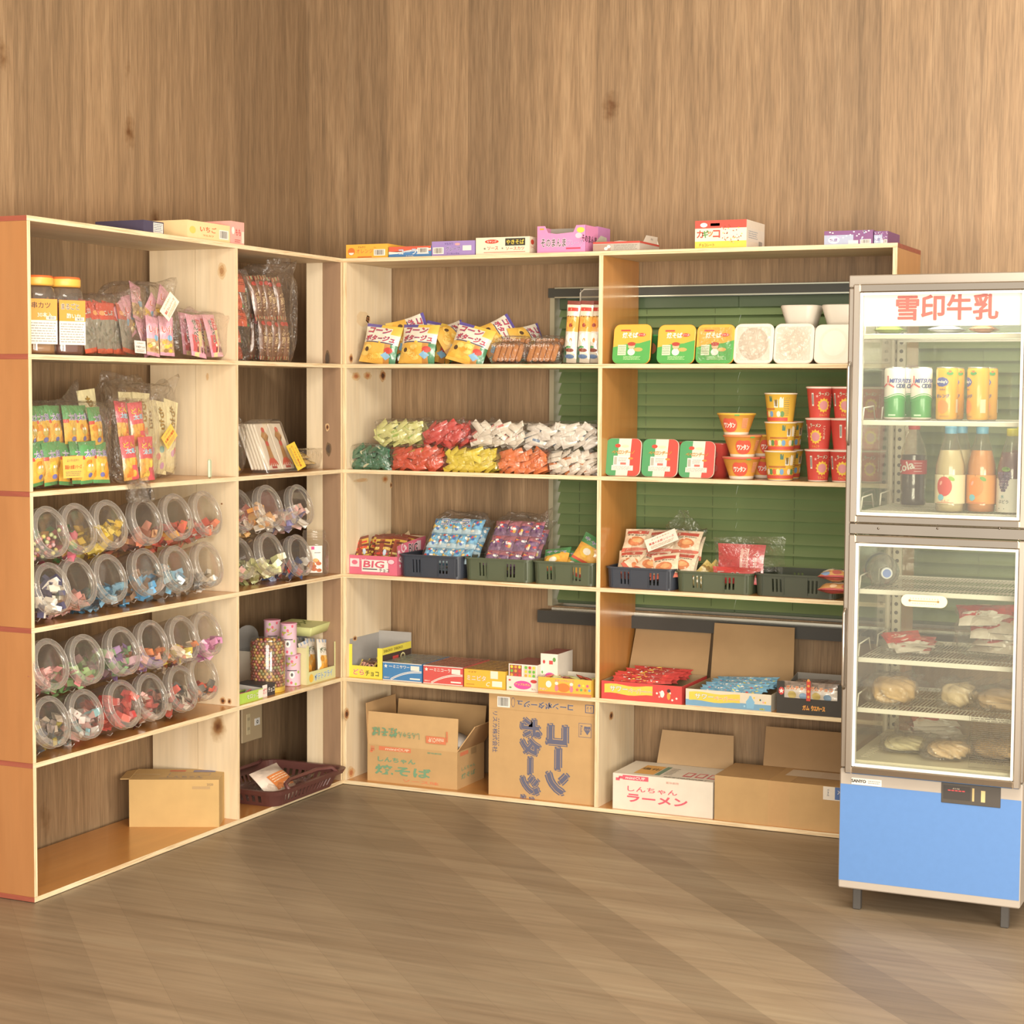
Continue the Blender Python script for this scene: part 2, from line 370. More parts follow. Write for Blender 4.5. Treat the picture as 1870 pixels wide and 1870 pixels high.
# window: dark frame, rails, sill, pane
win = obj('window_1', None, kind='structure')
DK, AL = '33352f', 'c8ccb8'
b = MB()
b.box(XW0, XW0+.016, WY-.006, WY+.09, ZW0, ZW1, 'a79f82', 'plastic'); b.box(XW1-.02, XW1, WY-.006, WY+.09, ZW0, ZW1, DK, 'plastic')
b.box(XW0-.004, XW1, WY-.012, WY+.09, ZW1-.004, ZW1+.026, DK, 'plastic')
b.box(XW0+.02, XW1, WY-.016, WY-.010, ZW1-.006, ZW1-.002, AL, 'metal'); b.box(XW0+.02, XW1, WY-.016, WY-.010, ZW1+.024, ZW1+.028, AL, 'metal')
b.build('window_frame', win)
b = MB(); b.box(XW0-.02, XW1, WY-.045, WY+.02, ZW0-.052, ZW0-.012, '2f2f2c', 'plastic'); b.box(XW0+.02, XW1, WY-.02, WY+.03, ZW0-.012, ZW0-.004, 'e8e8da', 'metal'); b.build('window_sill', win)
b = MB(); b.box(XW0+.016, XW1-.02, WY+.085, WY+.089, ZW0, ZW1, mat='window_pane'); b.build('pane', win)
# blinds
sl = MB(); NS = 27; P_ = (ZW1-ZW0-.05)/NS
def blind(x0, x1, label):
    t = thing('venetian_blind', label, 'blind', ((x0+x1)/2, WY+.03, ZW0)); hw = (x1-x0)/2-.0002
    m = MB(); m.cbox(-hw, hw, -.014, .014, ZW1-ZW0-.042, ZW1-ZW0-.006, .002, '3f5236'); m.build('headrail', t)
    m = MB(); m.cbox(-hw, hw, -.01, .01, .008, .02, .002, '3f5236'); m.build('bottom_rail', t)
    m = MB()
    def S(u, v):
        q = v-.5; y = -.003*(1-4*q*q)+q*.034; return (-hw+2*hw*u, y, q*P_*1.2)
    m.grid(S, 1, 6, mat='slat_green'); m.grid(lambda u, v: tuple(a+b_ for a, b_ in zip(S(u, v), (0, .0006, 0))), 1, 6, mat='slat_green', flip=True)
    me = m.mesh('slat')
    for i in range(NS): obj('slat', me, t, (0, 0, .026+P_*(i+.4)), rot=(RD(rnd.uniform(-2.5, 2.5)), RD(rnd.uniform(-.06, .06)), 0))
    for k in (-.75, 0, .75):
        m = MB(); m.tube([(hw*k, -.013, .02), (hw*k, -.013, ZW1-ZW0-.04)], .0007, 5, '5a6a4a'); m.build('ladder_cord', t)
XS = xat(1349, WY+.03, 1.3)
blind(XW0+.024, XS, 'green venetian blind in the window, left of the seam, behind the noodle cups')
blind(XS, XW1-.02, 'green venetian blind right of the seam, running on behind the glass fridge')
# ------------------------------------------------------------------ shelf units
T = .0125; G = .0135
def board(parent, x0, x1, y0, y1, z, axis, ends='red_stain'):
    m = MB(); m.box(x0, x1, y0, y1, z-T, z, mat='ply_'+axis, fm={'+z': 'laminate_'+axis, '-z': 'pine_'+axis, ('-y' if axis == 'y' else '-x'): ends, '+x' if axis == 'x' else '+y': ends})
    m.build('shelf_board', parent)
lu = thing('shelf_unit', 'tall pale plywood shelf unit along the left wall with orange outer side', 'shelf unit', (0, 0, 0))
bu = thing('shelf_unit', 'wide plywood shelf unit against the back wall in front of the window', 'shelf unit', (0, 0, 0))
ZS = [Z5, Z4, Z3, Z2, Z1, ZT]
for z in ZS:
    board(lu, -D, 0, YL, -.0005, z, 'y'); board(bu, 0.0, XR, 0, D, z, 'x')
for a, z in zip(ZS, ZS[1:]):
    z0, z1 = a+.0003, z-T-.0003
    m = MB(); m.box(-D, -.0004, YL+.0006, YL+T+.0006, z0, z1, mat='ply_z', fm={'-y': 'outer_panel', '+y': 'pine_z'}); m.build('upright', lu)
    m = MB(); m.box(-.14, -.0004, YD, YD+T, z0, z1, mat='ply_z', fm={'-y': 'pine_z', '+y': 'pine_z'}); m.build('upright', lu)
    m = MB(); m.box(-D, -.1415, YD+.0005, YD+T+.0005, z0, z1, mat='ply_z', fm={'-y': 'pine_z', '+y': 'pine_z'}); m.build('upright', lu)
    m = MB(); m.box(-.067, -.0004, -T-.001, -.001, z0, z1, mat='ply_z', fm={'-y': 'shaded_pine_z', '+y': 'pine_z'}); m.build('upright', lu, label='plank of the corner end with shading put into its brown')
    m = MB(); m.box(-.128, -.068, -T-.001, -.001, z0, z1, mat='ply_z', fm={'-y': 'pine_z', '+y': 'pine_z'}); m.build('upright', lu)
    fc = 'pine_z' if a == Z5 else 'laminate_z'
    m = MB(); m.box(0, G, .0004, D, z0, z1, mat='ply_z', fm={'+x': 'pine_z', '-x': 'laminate_z'}); m.build('upright', bu)
    m = MB(); m.box(XM, XM+G, .0004, D, z0, z1, mat='ply_z', fm={'+x': fc, '-x': 'pine_z'}); m.build('upright', bu)
    m = MB(); m.box(XR-G, XR-.0005, .0004, D, z0, z1, mat='ply_z', fm={'+x': 'laminate_z', '-x': 'pine_z'}); m.build('upright', bu)
m = MB(); m.box(-D+.01, -.01, YL+.01, -.01, .0004, Z5-T-.0004, 'c0a070', 'matte'); m.box(.01, XR-.01, .01, D-.01, .0004, Z5-T-.0004, 'c0a070', 'matte')

# knots and rust marks in the pine, where the boards have them
def knot(par, u, v, ax, val, ru, rv, cols, drip=0):
    p = at(u, v, ax, val); q = at(u+ru, v, ax, val); a = (q-p).length; r2 = at(u, v+rv, ax, val); b_ = abs(r2.z-p.z); m = MB()
    S = (lambda x, y, o: (val+o, p.y+x, p.z+y)) if ax == 0 else (lambda x, y, o: (p.x+x, val-o, p.z+y))
    for i, c in enumerate(cols):
        k = (1, .68, .4)[i]; n = 16; r = random.Random(int(u+v)+i)
        m.pg(S, [(a*k*cos(2*pi*j/n)*r.uniform(.8, 1.15), b_*k*sin(2*pi*j/n)*r.uniform(.8, 1.15)*(1.5 if drip and sin(2*pi*j/n) < 0 else 1)) for j in range(n)], c, .0003+.0002*i, 'matte')
    m.build('knot', par)
KD = ('d3ae7e', '9a6238', '4a2c1c'); KR = ('dcbb8c', 'cf9a64', 'b87044'); KL = ('e0c498', 'd8b080')
for u, v, ru, rv, c in ((672, 583, 4, 7, KD), (641, 655, 4, 9, KD), (650, 687, 8, 8, KR), (671, 686, 7, 8, KR), (699, 686, 6, 11, KD), (663, 583, 12, 14, KL[:1]), (648, 1166, 4, 5, KD), (633, 1304, 5, 12, KD), (641, 1411, 7, 12, KR), (660, 877, 14, 4, KL), (703, 875, 6, 7, KR), (714, 886, 2, 6, KD)):
    knot(bu, u, v, 0, G+.0001, ru, rv, c)
knot(bu, 1116, 1307, 0, XM+G+.0001, 4, 9, KD)
for u, v, ru, rv, c in ((405, 495, 8, 16, ('d8b98c', 'c49a68', 'a87a4c')), (407, 1280, 6, 7, KD), (419, 1281, 4, 6, KD), (379, 688, 3, 8, KL), (405, 920, 2, 2, KD)): knot(lu, u, v, 1, (YD if u > 365 else YD+.0005)-.0001, ru, rv, c)
knot(lu, 598, 780, 1, -T-.0011, 4, 7, KD); knot(lu, 600, 820, 1, -T-.0011, 5, 13, ('6a5238', '4a3c30')); knot(lu, 598, 655, 1, -T-.0011, 5, 15, ('6a5238', '4a3c30'))
# ------------------------------------------------------------------ placing things: LB on the left unit (fronts face +x), BB on the back unit (fronts face -y)
HP = pi/2
def LB(u0, u1, v, z, x=-.02):
    a, c = yat(u0, x, z), yat(u1, x, z); y = (a+c)/2
    return (x, y, z), c-a, zat(v, x, y)-z
def BB(u0, u1, v, z, y=.02):
    a, c = xat(u0, y, z), xat(u1, y, z); x = (a+c)/2
    return (x, y, z), c-a, zat(v, x, y)-z
def open_carton(m, w, d, h, out, inn, hf=None, hb=None, t=.0016, side=None, mat='card'):
    hf = hf or h; hb = hb or h; X = w/2; side = side or out; e = .0002
    def wall(p, q, h0, h1, n, oc):      # p->q bottom line, outward normal n
        P, Q = V((*p, 0)), V((*q, 0)); N_ = V((*n, 0))*t; a, b_ = V((0, 0, h0)), V((0, 0, h1))
        m.poly([P, Q, Q+b_, P+a], oc, mat); m.poly([P-N_, P-N_+a, Q-N_+b_, Q-N_], inn, mat)
        m.poly([P+a, Q+b_, Q-N_+b_, P-N_+a], inn, mat)
    wall((-X, 0), (X, 0), hf, hf, (0, -1), out); wall((X, 0), (X, d), hf, hb, (1, 0), side)
    wall((X, d), (-X, d), hb, hb, (0, 1), side); wall((-X, d), (-X, 0), hb, hf, (-1, 0), side)
    m.poly([(-X, 0, .001), (X, 0, .001), (X, d, .001), (-X, d, .001)], inn, mat)
def flap(m, p, q, dirv, L_, c1, c2, taper=0, mat='board', t=.003):     # a hinged flap: p->q is the hinge, dirv its direction
    p, q, dv = V(p), V(q), V(dirv).normalized()*L_; e = (q-p).normalized()*taper; n = (q-p).cross(dv).normalized()*t
    a = [p, q, q+dv-e, p+dv+e]; b_ = [x+n for x in a]
    m.poly(a[::-1], c1, mat); m.poly(b_, c2, mat)
    for i in range(4): m.poly([a[i], a[(i+1) % 4], b_[(i+1) % 4], b_[i]], c2, mat)
def carton(name, w, d, h, col, deco, loc, rz, label, cat='box', group=None, mat='card', top=None, side=None):
    m = MB(); m.box(-w/2, w/2, 0, d, 0, h, col, mat, fm={'+z': (top or col, mat), '+x': (side or col, mat), '-x': (side or col, mat)})
    if deco: deco(m, w, h, d)
    return m.build(name, None, loc, rz, label=label, cat=cat, group=group)
def pouchS(w, h, t, wr=0.0, seed=0, crimp=.06):
    r = random.Random(seed); ph = [r.uniform(0, 6) for _ in range(6)]
    def S(x, y, o, side=-1):
        u = min(1, max(0, x/w+.5)); v = min(1, max(0, y/h)); q = (v-crimp)/(1-2*crimp)
        f = (max(0, sin(pi*u))**.55)*(max(0, sin(pi*min(1, max(0, q))))**.5)
        wv = wr*(sin(9*u+7*v+ph[0])+.7*sin(17*v-6*u+ph[1])+.5*sin(23*u+ph[2]))*f
        return ((x)*(1-.07*sin(pi*v)), side*(t/2*f+wv+.0006)+(-o if side < 0 else o), y)
    return S
def pouch(m, w, h, t, colf, deco=None, seed=0, mat='foil', nu=10, nv=12, wr=.0015, back=None):
    S = pouchS(w, h, t, wr, seed)
    m.grid(lambda u, v: S((u-.5)*w, v*h, 0), nu, nv, colf, mat)
    m.grid(lambda u, v: S((u-.5)*w, v*h, 0, 1), max(4, nu//2), max(5, nv//2), back or colf, mat, flip=True)
    if deco: deco(m, S, w, h)
    return S
def Tm(x=0, y=0, z=0, rx=0, ry=0, rz=0, s=1): return MX.Translation((x, y, z)) @ MX.Rotation(rz, 4, 'Z') @ MX.Rotation(ry, 4, 'Y') @ MX.Rotation(rx, 4, 'X') @ MX.Scale(s, 4)
def film(w, d, h, seed=0, e=.45, amp=.004, ears=0, mat='film', nu=46, nv=26, ear_dir=None):      # crumpled clear bag around (0, d/2, h/2)
    r = random.Random(seed); m = MB(); ph = [(r.uniform(3, 11), r.uniform(2, 9), r.uniform(0, 6)) for _ in range(5)]
    ear = [(r.uniform(0, 2*pi), r.uniform(.1, .45)) for _ in range(ears)]
    if ear_dir: ear = ear_dir
    sg = lambda a, p: (1 if a >= 0 else -1)*abs(a)**p
    def S(u, v):
        a = 2*pi*u; b_ = pi*(v-.5)
        x, y, z = sg(cos(b_), e)*sg(cos(a), e), sg(cos(b_), e)*sg(sin(a), e), sg(sin(b_), e)
        k = 1+sum(sin(p*a*1.0+q*b_+f) for p, q, f in [(round(p), q, f) for p, q, f in ph])*amp/w
        k += (abs(sin(ph[0][0]*a*.5+ph[0][2]+5*b_))**.35+abs(sin(round(ph[1][0])*a+4*b_+ph[1][2]))**.35-1.5)*amp*.55/w
        for ea, eb in ear:
            dd = math.atan2(sin(a-ea), cos(a-ea))**2*6+(b_-eb*pi)**2*10; k += .34*math.exp(-dd*2.2)
        return (x*w/2*k, d/2+y*d/2*k, max(.0008, h/2+z*h/2*k))
    m.grid(S, nu, nv, mat=mat, closed=True); return m
def label_card(m, M, w, h, col, title, tc='c0392b', small='a0805a', seed=1):
    m.M = M; S = FR(0); m.rect(S, -w/2, -h/2, w/2, h/2, col, 0); m.rect(lambda u, v, o: (u, .0008, v), w/2, -h/2, -w/2, h/2, col, 0)
    m.txt(S, title, 0, 0, h*.2, tc, w=w*.82); m.txt(S, 'よい子のおやつ', 0, h*.3, h*.13, small, w=w*.6)
    m.fine(S, -w*.38, -h*.42, w*.38, -h*.18, 3, small, seed=seed); m.M = None
# ---- small pouch designs
RED, WHT = 'd3443a', 'f5efe4'
def d_konbu(m, S, w, h):
    m.txt(S, 'こんぶ', w*.1, h*.8, h*.1, WHT, out=('6b2a20', .03), w=w*.5)
    for i in range(7): m.ell(S, rnd.uniform(-.35, .35)*w, rnd.uniform(.15, .62)*h, w*.1, h*.025, jit('6e7060', .2), .0007, 8, rot=rnd.uniform(-1, 1))
    m.ell(S, -w*.25, h*.8, w*.14, h*.05, 'f0a060', .0006, 10)
c_konbu = lambda u, v: 'd24a38' if v > .7 else ('dd5a3c' if v < .1 else jit('8e8c7d', .07))
def d_ika(m, S, w, h):
    m.txt(S, 'いか', 0, h*.66, h*.2, 'd0313a', out=(WHT, .04), w=w*.8)
    m.ell(S, w*.1, h*.45, w*.2, h*.08, '7fb6d8', .0006)
    for i in range(6): m.ell(S, rnd.uniform(-.35, .35)*w, rnd.uniform(.12, .36)*h, w*.16, h*.05, jit(rnd.choice(['b98a54', 'e6c34a', '9c7a48', 'e8d9a8']), .1), .0007, 9)
c_ika = lambda u, v: jit('e7a6bb', .05) if v > .42 or v < .08 else jit('c9a57a', .12)
def d_senbei(m, S, w, h):
    m.rect(S, -w*.38, h*.1, -w*.02, h*.5, 'd8525a', .0006, 4, 4); m.rect(S, w*.02, h*.62, w*.32, h*.9, 'd24a55', .0006, 3, 3)
    m.vtxt(S, 'せんべい', -w*.14, h*.6, h*.13, col='2c2522', off=.0012, bold=.03, out=(WHT, .05)); m.txt(S, 'ジャム', w*.17, h*.76, h*.12, WHT, .001, rot=-pi/2, w=h*.22)
    for i in (-.1, .2, .38): m.ell(S, w*i, h*.16, w*.045, h*.07, '5a3530', .0008, 8); m.ell(S, w*i, h*.26, w*.04, h*.035, 'f0d8c0', .0009, 8)
c_senbei = lambda u, v: 'f2df9f' if abs(u-v*.6-.35) < .13 and v < .8 else jit('eba6bc', .03)
def d_taro(m, S, w, h):
    m.txt(S, '太郎', w*.05, h*.72, h*.17, '4a479a', .0012, w=w*.72, out=(WHT, .05))
    for i in range(7): m.ell(S, rnd.uniform(-.36, .36)*w, rnd.uniform(.14, .52)*h, w*.14, h*.08, jit(rnd.choice(['f0b23c', 'e79a2c', 'd98428']), .08), .0006, 9)
    m.ell(S, -w*.05, h*.38, w*.16, h*.1, 'c9b45c', .0009, 12); m.ell(S, -w*.05, h*.2, w*.12, h*.06, '6a6aa8', .0009, 9); m.ell(S, -w*.12, h*.43, w*.05, h*.035, WHT, .0011, 8); m.ell(S, w*.03, h*.43, w*.05, h*.035, WHT, .0011, 8)
def c_taro(u, v):
    e = .62+.05*sin(pi*u)
    return '4d9a58' if v > e+.03 or v < .07 else (RED if v > e-.02 or v < .11 else jit('eebb48', .05))
def d_don(m, S, w, h):
    m.txt(S, 'どん', -w*.02, h*.8, h*.12, 'f3cf4a', .0012, w=w*.7, out=('b03a30', .03)); m.txt(S, '太郎', 0, h*.66, h*.12, '6fb4dc', .0012, w=w*.66, out=(WHT, .04))
    for i in range(6): m.ell(S, rnd.uniform(-.32, .32)*w, rnd.uniform(.12, .52)*h, w*.17, h*.09, jit(rnd.choice(['f0a040', 'e67a35', 'e9c14e']), .08), .0007, 10)
c_don = lambda u, v: jit('dd5560', .05) if v > .5 or (v < .3 and u > .5) else jit('e3a94a', .12)
def d_pale(m, S, w, h):
    m.vtxt(S, 'もち', 0, h*.76, h*.15, col='b08a3c', off=.001, bold=.03, out=('5a4220', .02))
    for i in range(5): m.ell(S, rnd.uniform(-.3, .3)*w, rnd.uniform(.1, .55)*h, w*.13, h*.05, rnd.choice(['d9a0c8', 'e7a060', '8cc0b8', 'e58a8a']), .0007, 9)
c_pale = lambda u, v: jit('eee3ae', .03)
def d_corn(m, S, w, h):
    m.txt(S, 'コーン', -w*.08, h*.83, h*.15, 'd33a3a', .0014, w=w*.62, out=('4a3f80', .04), sk=.2)
    m.txt(S, 'ポタージュ', 0, h*.62, h*.15, 'd33a3a', .0014, w=w*.84, out=('4a3f80', .04), sk=.15)
    m.rect(S, -w*.4, h*.5, w*.4, h*.525, '3a3556', .0008, 8); m.ell(S, 0, h*.512, w*.06, h*.03, 'e8c040', .001, 4)
    for i in range(9): m.ell(S, rnd.uniform(-.38, .1)*w, rnd.uniform(.1, .4)*h, w*.12, h*.065, jit(rnd.choice(['eebc48', 'e4a638', 'f3cf6a']), .06), .0007, 9)
    m.ell(S, w*.24, h*.2, w*.14, h*.1, '7fb3d6', .001, 4); m.ell(S, w*.3, h*.34, w*.12, h*.08, 'c23c34', .0009, 10); m.ell(S, -w*.32, h*.32, w*.06, h*.06, '4c3420', .0011, 8)
def c_corn(u, v):
    if v > .95 or (v > .9 and u < .35): return '564a9c' if u < .4 else 'e8c44a'
    if v < .46: return '2f7a4a' if u > .82 else ('e9b548' if u < .7 else 'c0853c')
    return 'efe6d4' if (u < .72) else ('f0c04a' if v > .75 else 'e8e0d0')
def d_stick(m, S, w, h):
    m.txt(S, 'チョコ味', 0, h*.745, h*.03, '4a3020', .001, w=w*.75); m.rect(S, -w*.4, h*.83, w*.4, h*.89, 'c8382e', .0008, 4); m.ell(S, 0, h*.62, w*.36, h*.08, 'eb9c3a', .0008, 14); m.ell(S, -w*.02, h*.6, w*.15, h*.035, '8c2f24', .001, 10)
    m.ell(S, 0, h*.4, w*.32, h*.08, WHT, .0008, 12); m.ell(S, w*.06, h*.36, w*.1, h*.04, 'd98a3a', .001, 8)
    m.ell(S, 0, h*.2, w*.34, h*.03, '7a3a28', .0008, 10); m.ell(S, 0, h*.1, w*.36, h*.035, '3f6fae', .0008, 10); m.ell(S, -w*.1, h*.25, w*.2, h*.02, '4a8a4e', .0008, 8)
c_stick = lambda u, v: '7a3028' if v > .92 else ('ded6c6' if .3 < v < .53 else ('e9a648' if .53 < v < .78 else ('efe3cc' if v > .5 else '2e5a44' if v < .28 and (u < .3) else 'd8d2c2')))
def d_bar(m, S, w, h):
    for i in range(5): m.rect(S, -w*.42, h*(.1+.17*i), w*.42, h*(.16+.17*i), rnd.choice(['e2bc4e', '5a241c', 'c8382e', 'dcc070']), .0006, 5)
    m.rect(S, -w*.2, h*.1, w*.1, h*.9, '8c3a24', .0009, 2, 5); m.ell(S, w*.25, h*.5, w*.1, h*.1, 'b8c8d8', .001, 8)
c_bar = lambda u, v: 'cda23e' if int(v*9) % 2 else '6a2c20'
def d_mix(cs):
    def f(m, S, w, h):
        k = min(w, h*1.6); k2 = min(h, w*1.6)
        for i in range(8 if w < h*3 else 22): m.ell(S, rnd.uniform(-.4, .4)*w, rnd.uniform(.15, .85)*h, k*rnd.uniform(.08, .2), k2*rnd.uniform(.05, .12), rnd.choice(cs), .0008, 9, rot=rnd.uniform(-.4, .4))
    return f
PCH = {}
def pmesh(key, w, h, t, c, d, mat='foil', **k):
    if key not in PCH:
        m = MB(); pouch(m, w, h, t, c, d, seed=len(PCH), mat=mat, **k); PCH[key] = m.mesh(key.split('|')[0])
    return PCH[key]
def put(parent, me, name, x=0, y=0, z=0, rx=0, ry=0, rz=0, **tags): return obj(name, me, parent, (x, y, z), rot=(rx, ry, rz), **tags)
# ================================================================== LEFT UNIT, top board
Y = 'e9b64e'
def dk(m, w, h, d): m.rect(FR(0), -w*.02, h*.1, w*.46, h*.9, 'ece6dc'); m.fine(FR(0), 0, h*.15, w*.42, h*.85, 5, '555577', .0007)
l, w_, h_ = LB(262, 299, 404, ZT); carton('candy_box', w_, .16, h_, '3a3550', dk, l, HP, 'dark navy candy box with white label on top of the left shelf unit')
def f(m, w, h, d):
    S = FR(0); m.ell(S, -w*.38, h*.5, w*.07, h*.2, 'f0c860'); m.txt(S, 'いちご', -w*.02, h*.62, h*.3, 'd9542e', w=w*.38); m.txt(S, 'マルカワ', -w*.02, h*.28, h*.1, 'c07030', w=w*.25)
    m.bar(S, w*.24, h*.2, w*.46, h*.7)
l, w_, h_ = LB(342, 420, 407, ZT); carton('gum_box', w_, .12, h_, 'f0d49a', f, l, HP, 'cream and orange strawberry gum box on top of the left shelf unit')
def f(m, w, h, d):
    S = FR(0); m.ell(S, -w*.32, h*.6, w*.1, h*.16, WHT); m.txt(S, 'もも', w*.05, h*.55, h*.3, 'cf4a4a', w=w*.38); m.fine(S, -w*.2, h*.1, w*.2, h*.25, 2, 'c04a4a'); m.rect(S, w*.3, h*.1, w*.48, h*.6, 'd8dcc8')
l, w_, h_ = LB(421, 446, 405, ZT); carton('gum_box', w_, .12, h_, 'eda79c', f, l, HP, 'pink gum box beside the cream strawberry box on the left shelf unit top')
# ---- row 1: jars
def candy_jar(u0, u1, vt, lab, content, liquid, label_, text, x, rz):
    l, w, h = LB(u0, u1, vt, Z1, x); w = .088; t = thing('snack_jar', label_, 'jar', l, rz)
    m = MB(); prof = [(.96, .0), (1, .012), (1, .15), (.93, .168), (.7, .178), (.62, .184)]
    m.loft([rloop(w*k, w*k, .03*k, z, 5, 0, w/2) for k, z in prof], mat='clear_plastic', capt=False); m.build('jar_body', t)
    m = MB(); m.M = Tm(0, w/2, 0); m.lathe([(.041, .176), (.043, .18), (.043, .196), (.041, .202), (.0, .203)], 28, 'eba83c', 'plastic', cols=['eba83c', 'e9b845', 'e0682c', 'e0682c'])
    m.M = None; m.build('lid', t)
    m = MB()
    for i in range(46):
        a = rnd.uniform(0, 6.28); r_ = rnd.uniform(0, .036); q = V((r_*cos(a), w/2+r_*sin(a), .012+rnd.uniform(0, .03)*(1 if content else .5)))
        dv = V((rnd.uniform(-.3, .3), rnd.uniform(-.25, .25), 1)).normalized()*rnd.uniform(.08, .12)
        e_ = q+dv; e_.x = max(-.038, min(.038, e_.x)); e_.y = max(w/2-.038, min(w/2+.038, e_.y)); m.tube([q, (q+e_)/2+V((rnd.uniform(-.006, .006), rnd.uniform(-.006, .006), 0)), e_], .0032, 5, jit(lab, .2), 'gloss')
    if liquid: m.loft([rloop(w*.93*k, w*.93*k, .028, z, 4, 0, w/2) for k, z in ((.98, .004), (1, .012), (1, liquid))], content, 'gloss')
    m.build('sticks', t, kind='stuff')
    m = MB(); S = FR(-.0012); X = .037
    m.rect(S, -X, .028, X, .088, 'efe8da'); m.rect(S, -X, .088, X, .142, 'ea9433'); m.fine(S, -X*.9, .032, X*.9, .084, 8, '9a9488'); m.txt(S, text[0], -.006, .126, .016, '3a2c20', w=.05, out=(WHT, .03) if text[2] else None); m.txt(S, text[1], .004, .102, .013, 'f8f0e0' if text[2] else 'f6e0c0', w=.04, out=('a04020', .02))
    m.bar(S, X*.2, .09, X*.9, .099); m.build('paper_label', t); return t
candy_jar(60, 99, 506, 'a8763c', '9a6a34', .03, 'clear jar of fried skewers with yellow lid, nearest the left end of the shelf', ('串カツ', '30本入', 0), -.055, HP-.5)
candy_jar(104, 160, 513, '8a3a20', '5e2c1c', .085, 'clear jar of dark red pickled squid with orange lid, second jar on the left shelf', ('まるごと', '酢いか', 1), -.035, HP-.42)
# ---- row 1: packs
def packbag(name, label, cat, loc, rz, items, fw, fd, fh, card=None, ears=2, seed=1, part='pouch', e=.4, group=None, amp=.004, filmloc=(0, 0, 0), ear_dir=None, cards=()):
    t = thing(name, label, cat, loc, rz, group)
    for me, x, y, z, rx, ry, rzz in items: put(t, me, part, x+rnd.uniform(-.004, .004), y+rnd.uniform(-.004, .004), z+rnd.uniform(0, .005), rx+rnd.uniform(-.07, .05), ry+rnd.uniform(-.09, .09), rzz+rnd.uniform(-.12, .12))
    fm = film(fw, fd, fh, seed, e, amp, ears, ear_dir=ear_dir).build('clear_wrapper', t, filmloc)
    for cd in ([card] if card else [])+list(cards):
        m = MB(); label_card(m, *cd); m.build('paper_label', t)
    return t
PK = lambda k, w, h, t, c, d, n=3, mat='foil', **kk: [pmesh(k+'|%d' % i, w, h, t, c, d, mat, **kk) for i in range(n)]
kon = PK('konbu', .085, .135, .012, c_konbu, d_konbu)
l, w_, h_ = LB(156, 272, 537, Z1, -.05)
packbag('snack_bag', 'clear bag of red topped grey kelp snack packs with a white price label', 'snack bag', l, HP,
        [(kon[i % 3], -w_*.5+.05+i*.026, .012+(i % 2)*.006+i*.001, .008, -.14, .04*(i-3), .12) for i in range(7)]+[(kon[i % 3], -w_*.4+.06+i*.05, .05, .015, -.1, .1, .1) for i in range(3)],
        w_*1.02, .10, .168, ears=3, seed=4, cards=[(Tm(w_*.33, -.006, .03, -.1, .03), .05, .034, 'f2ede2', 'すき焼きこんぶ', '3a3330', '888070')])
ika = PK('ika', .06, .11, .016, c_ika, d_ika)
l, w_, h_ = LB(240, 331, 497, Z1, -.055)
packbag('snack_bag', 'clear bag heaped with pink squid snack packs and a tilted cream label', 'snack bag', l, HP,
        [(ika[0], -.03, -.004, .004, -.1, .1, 0), (ika[1], .045, -.006, .004, -.06, .06, 0), (ika[2], .0, .02, .01, -.1, -.3, 0), (ika[0], -.07, .03, .05, -.1, -.7, 0), (ika[1], -.02, .03, .09, -.2, .9, 0), (ika[2], .03, .01, .085, -.3, 1.1, 0), (ika[0], .05, .03, .1, -.2, .6, 0), (ika[1], -.06, .045, .06, 0, -.2, 0), (ika[2], -.05, .02, .1, -.3, .3, 0)],
        w_*1.25, .13, .21, ears=3, seed=9, e=.6, amp=.006, cards=[(Tm(.022, -.028, .145, -.2, -.85), .075, .042, 'f3e8cf', '蒲焼さんシリーズ')])
sen = PK('senbei', .072, .125, .018, c_senbei, d_senbei)
l, w_, h_ = LB(338, 424, 562, Z1, -.03)
packbag('snack_bag', 'clear bag of pink rice cracker packs next to the divider, upper left shelf', 'snack bag', l, HP,
        [(sen[0], -.045, .004, .006, -.2, .05, 0), (sen[1], .045, .002, .006, -.2, -.08, 0), (sen[2], -.02, .045, .01, -.2, .1, 0), (sen[0], .05, .05, .01, -.2, 0, 0)], w_*1.15, .11, .14, ears=4, seed=12, amp=.005)
# ---- row 1, right cell: fiery orange pillows and brown fried-wheat sticks
def d_fire(m, S, w, h):
    m.txt(S, 'カルカル', 0, h*.55, h*.2, '33201a', .001, w=w*.55, sk=.2); m.fine(S, -w*.3, h*.2, w*.3, h*.36, 2, '8a2a1a')
fire = PK('fire', .12, .07, .045, lambda u, v: '3f8a50' if u > .9 or u < .05 else jit('e2583a', .06), d_fire, 3)
l, w_, h_ = LB(437, 480, 508, Z1, -.035)
t = packbag('snack_bag', 'clear bag of stacked orange red snack pouches against the pale divider', 'snack bag', (l[0], l[1]-.0, l[2]), HP,
        [(fire[i % 3], rnd.uniform(-.004, .006), .02+.01*(i % 2), .004+.05*i, -.45, rnd.uniform(-.1, .1), 0) for i in range(5)], .135, .11, .27, ears=2, seed=21)
t.location = (-.04, YD+T+.078, Z1)
fug = None
def d_fug(m, S, w, h):
    m.vtxt(S, 'ふ菓子', 0, h*.45, w*.52, col='d9b98a', off=.001, bold=.03); m.ell(S, 0, h*.82, w*.3, h*.05, 'b8443a', .0008, 12)
def c_fug(u, v):
    if v > .9 or v < .1: return ['b5503f', 'a9a77a', '7d4a38'][int(u*9) % 3]
    return jit('76503a', .1)
fugs = PK('fu_stick', .043, .138, .026, c_fug, d_fug, 3)
l, w_, h_ = LB(452, 580, 478, Z1, -.03)
w_ = .19
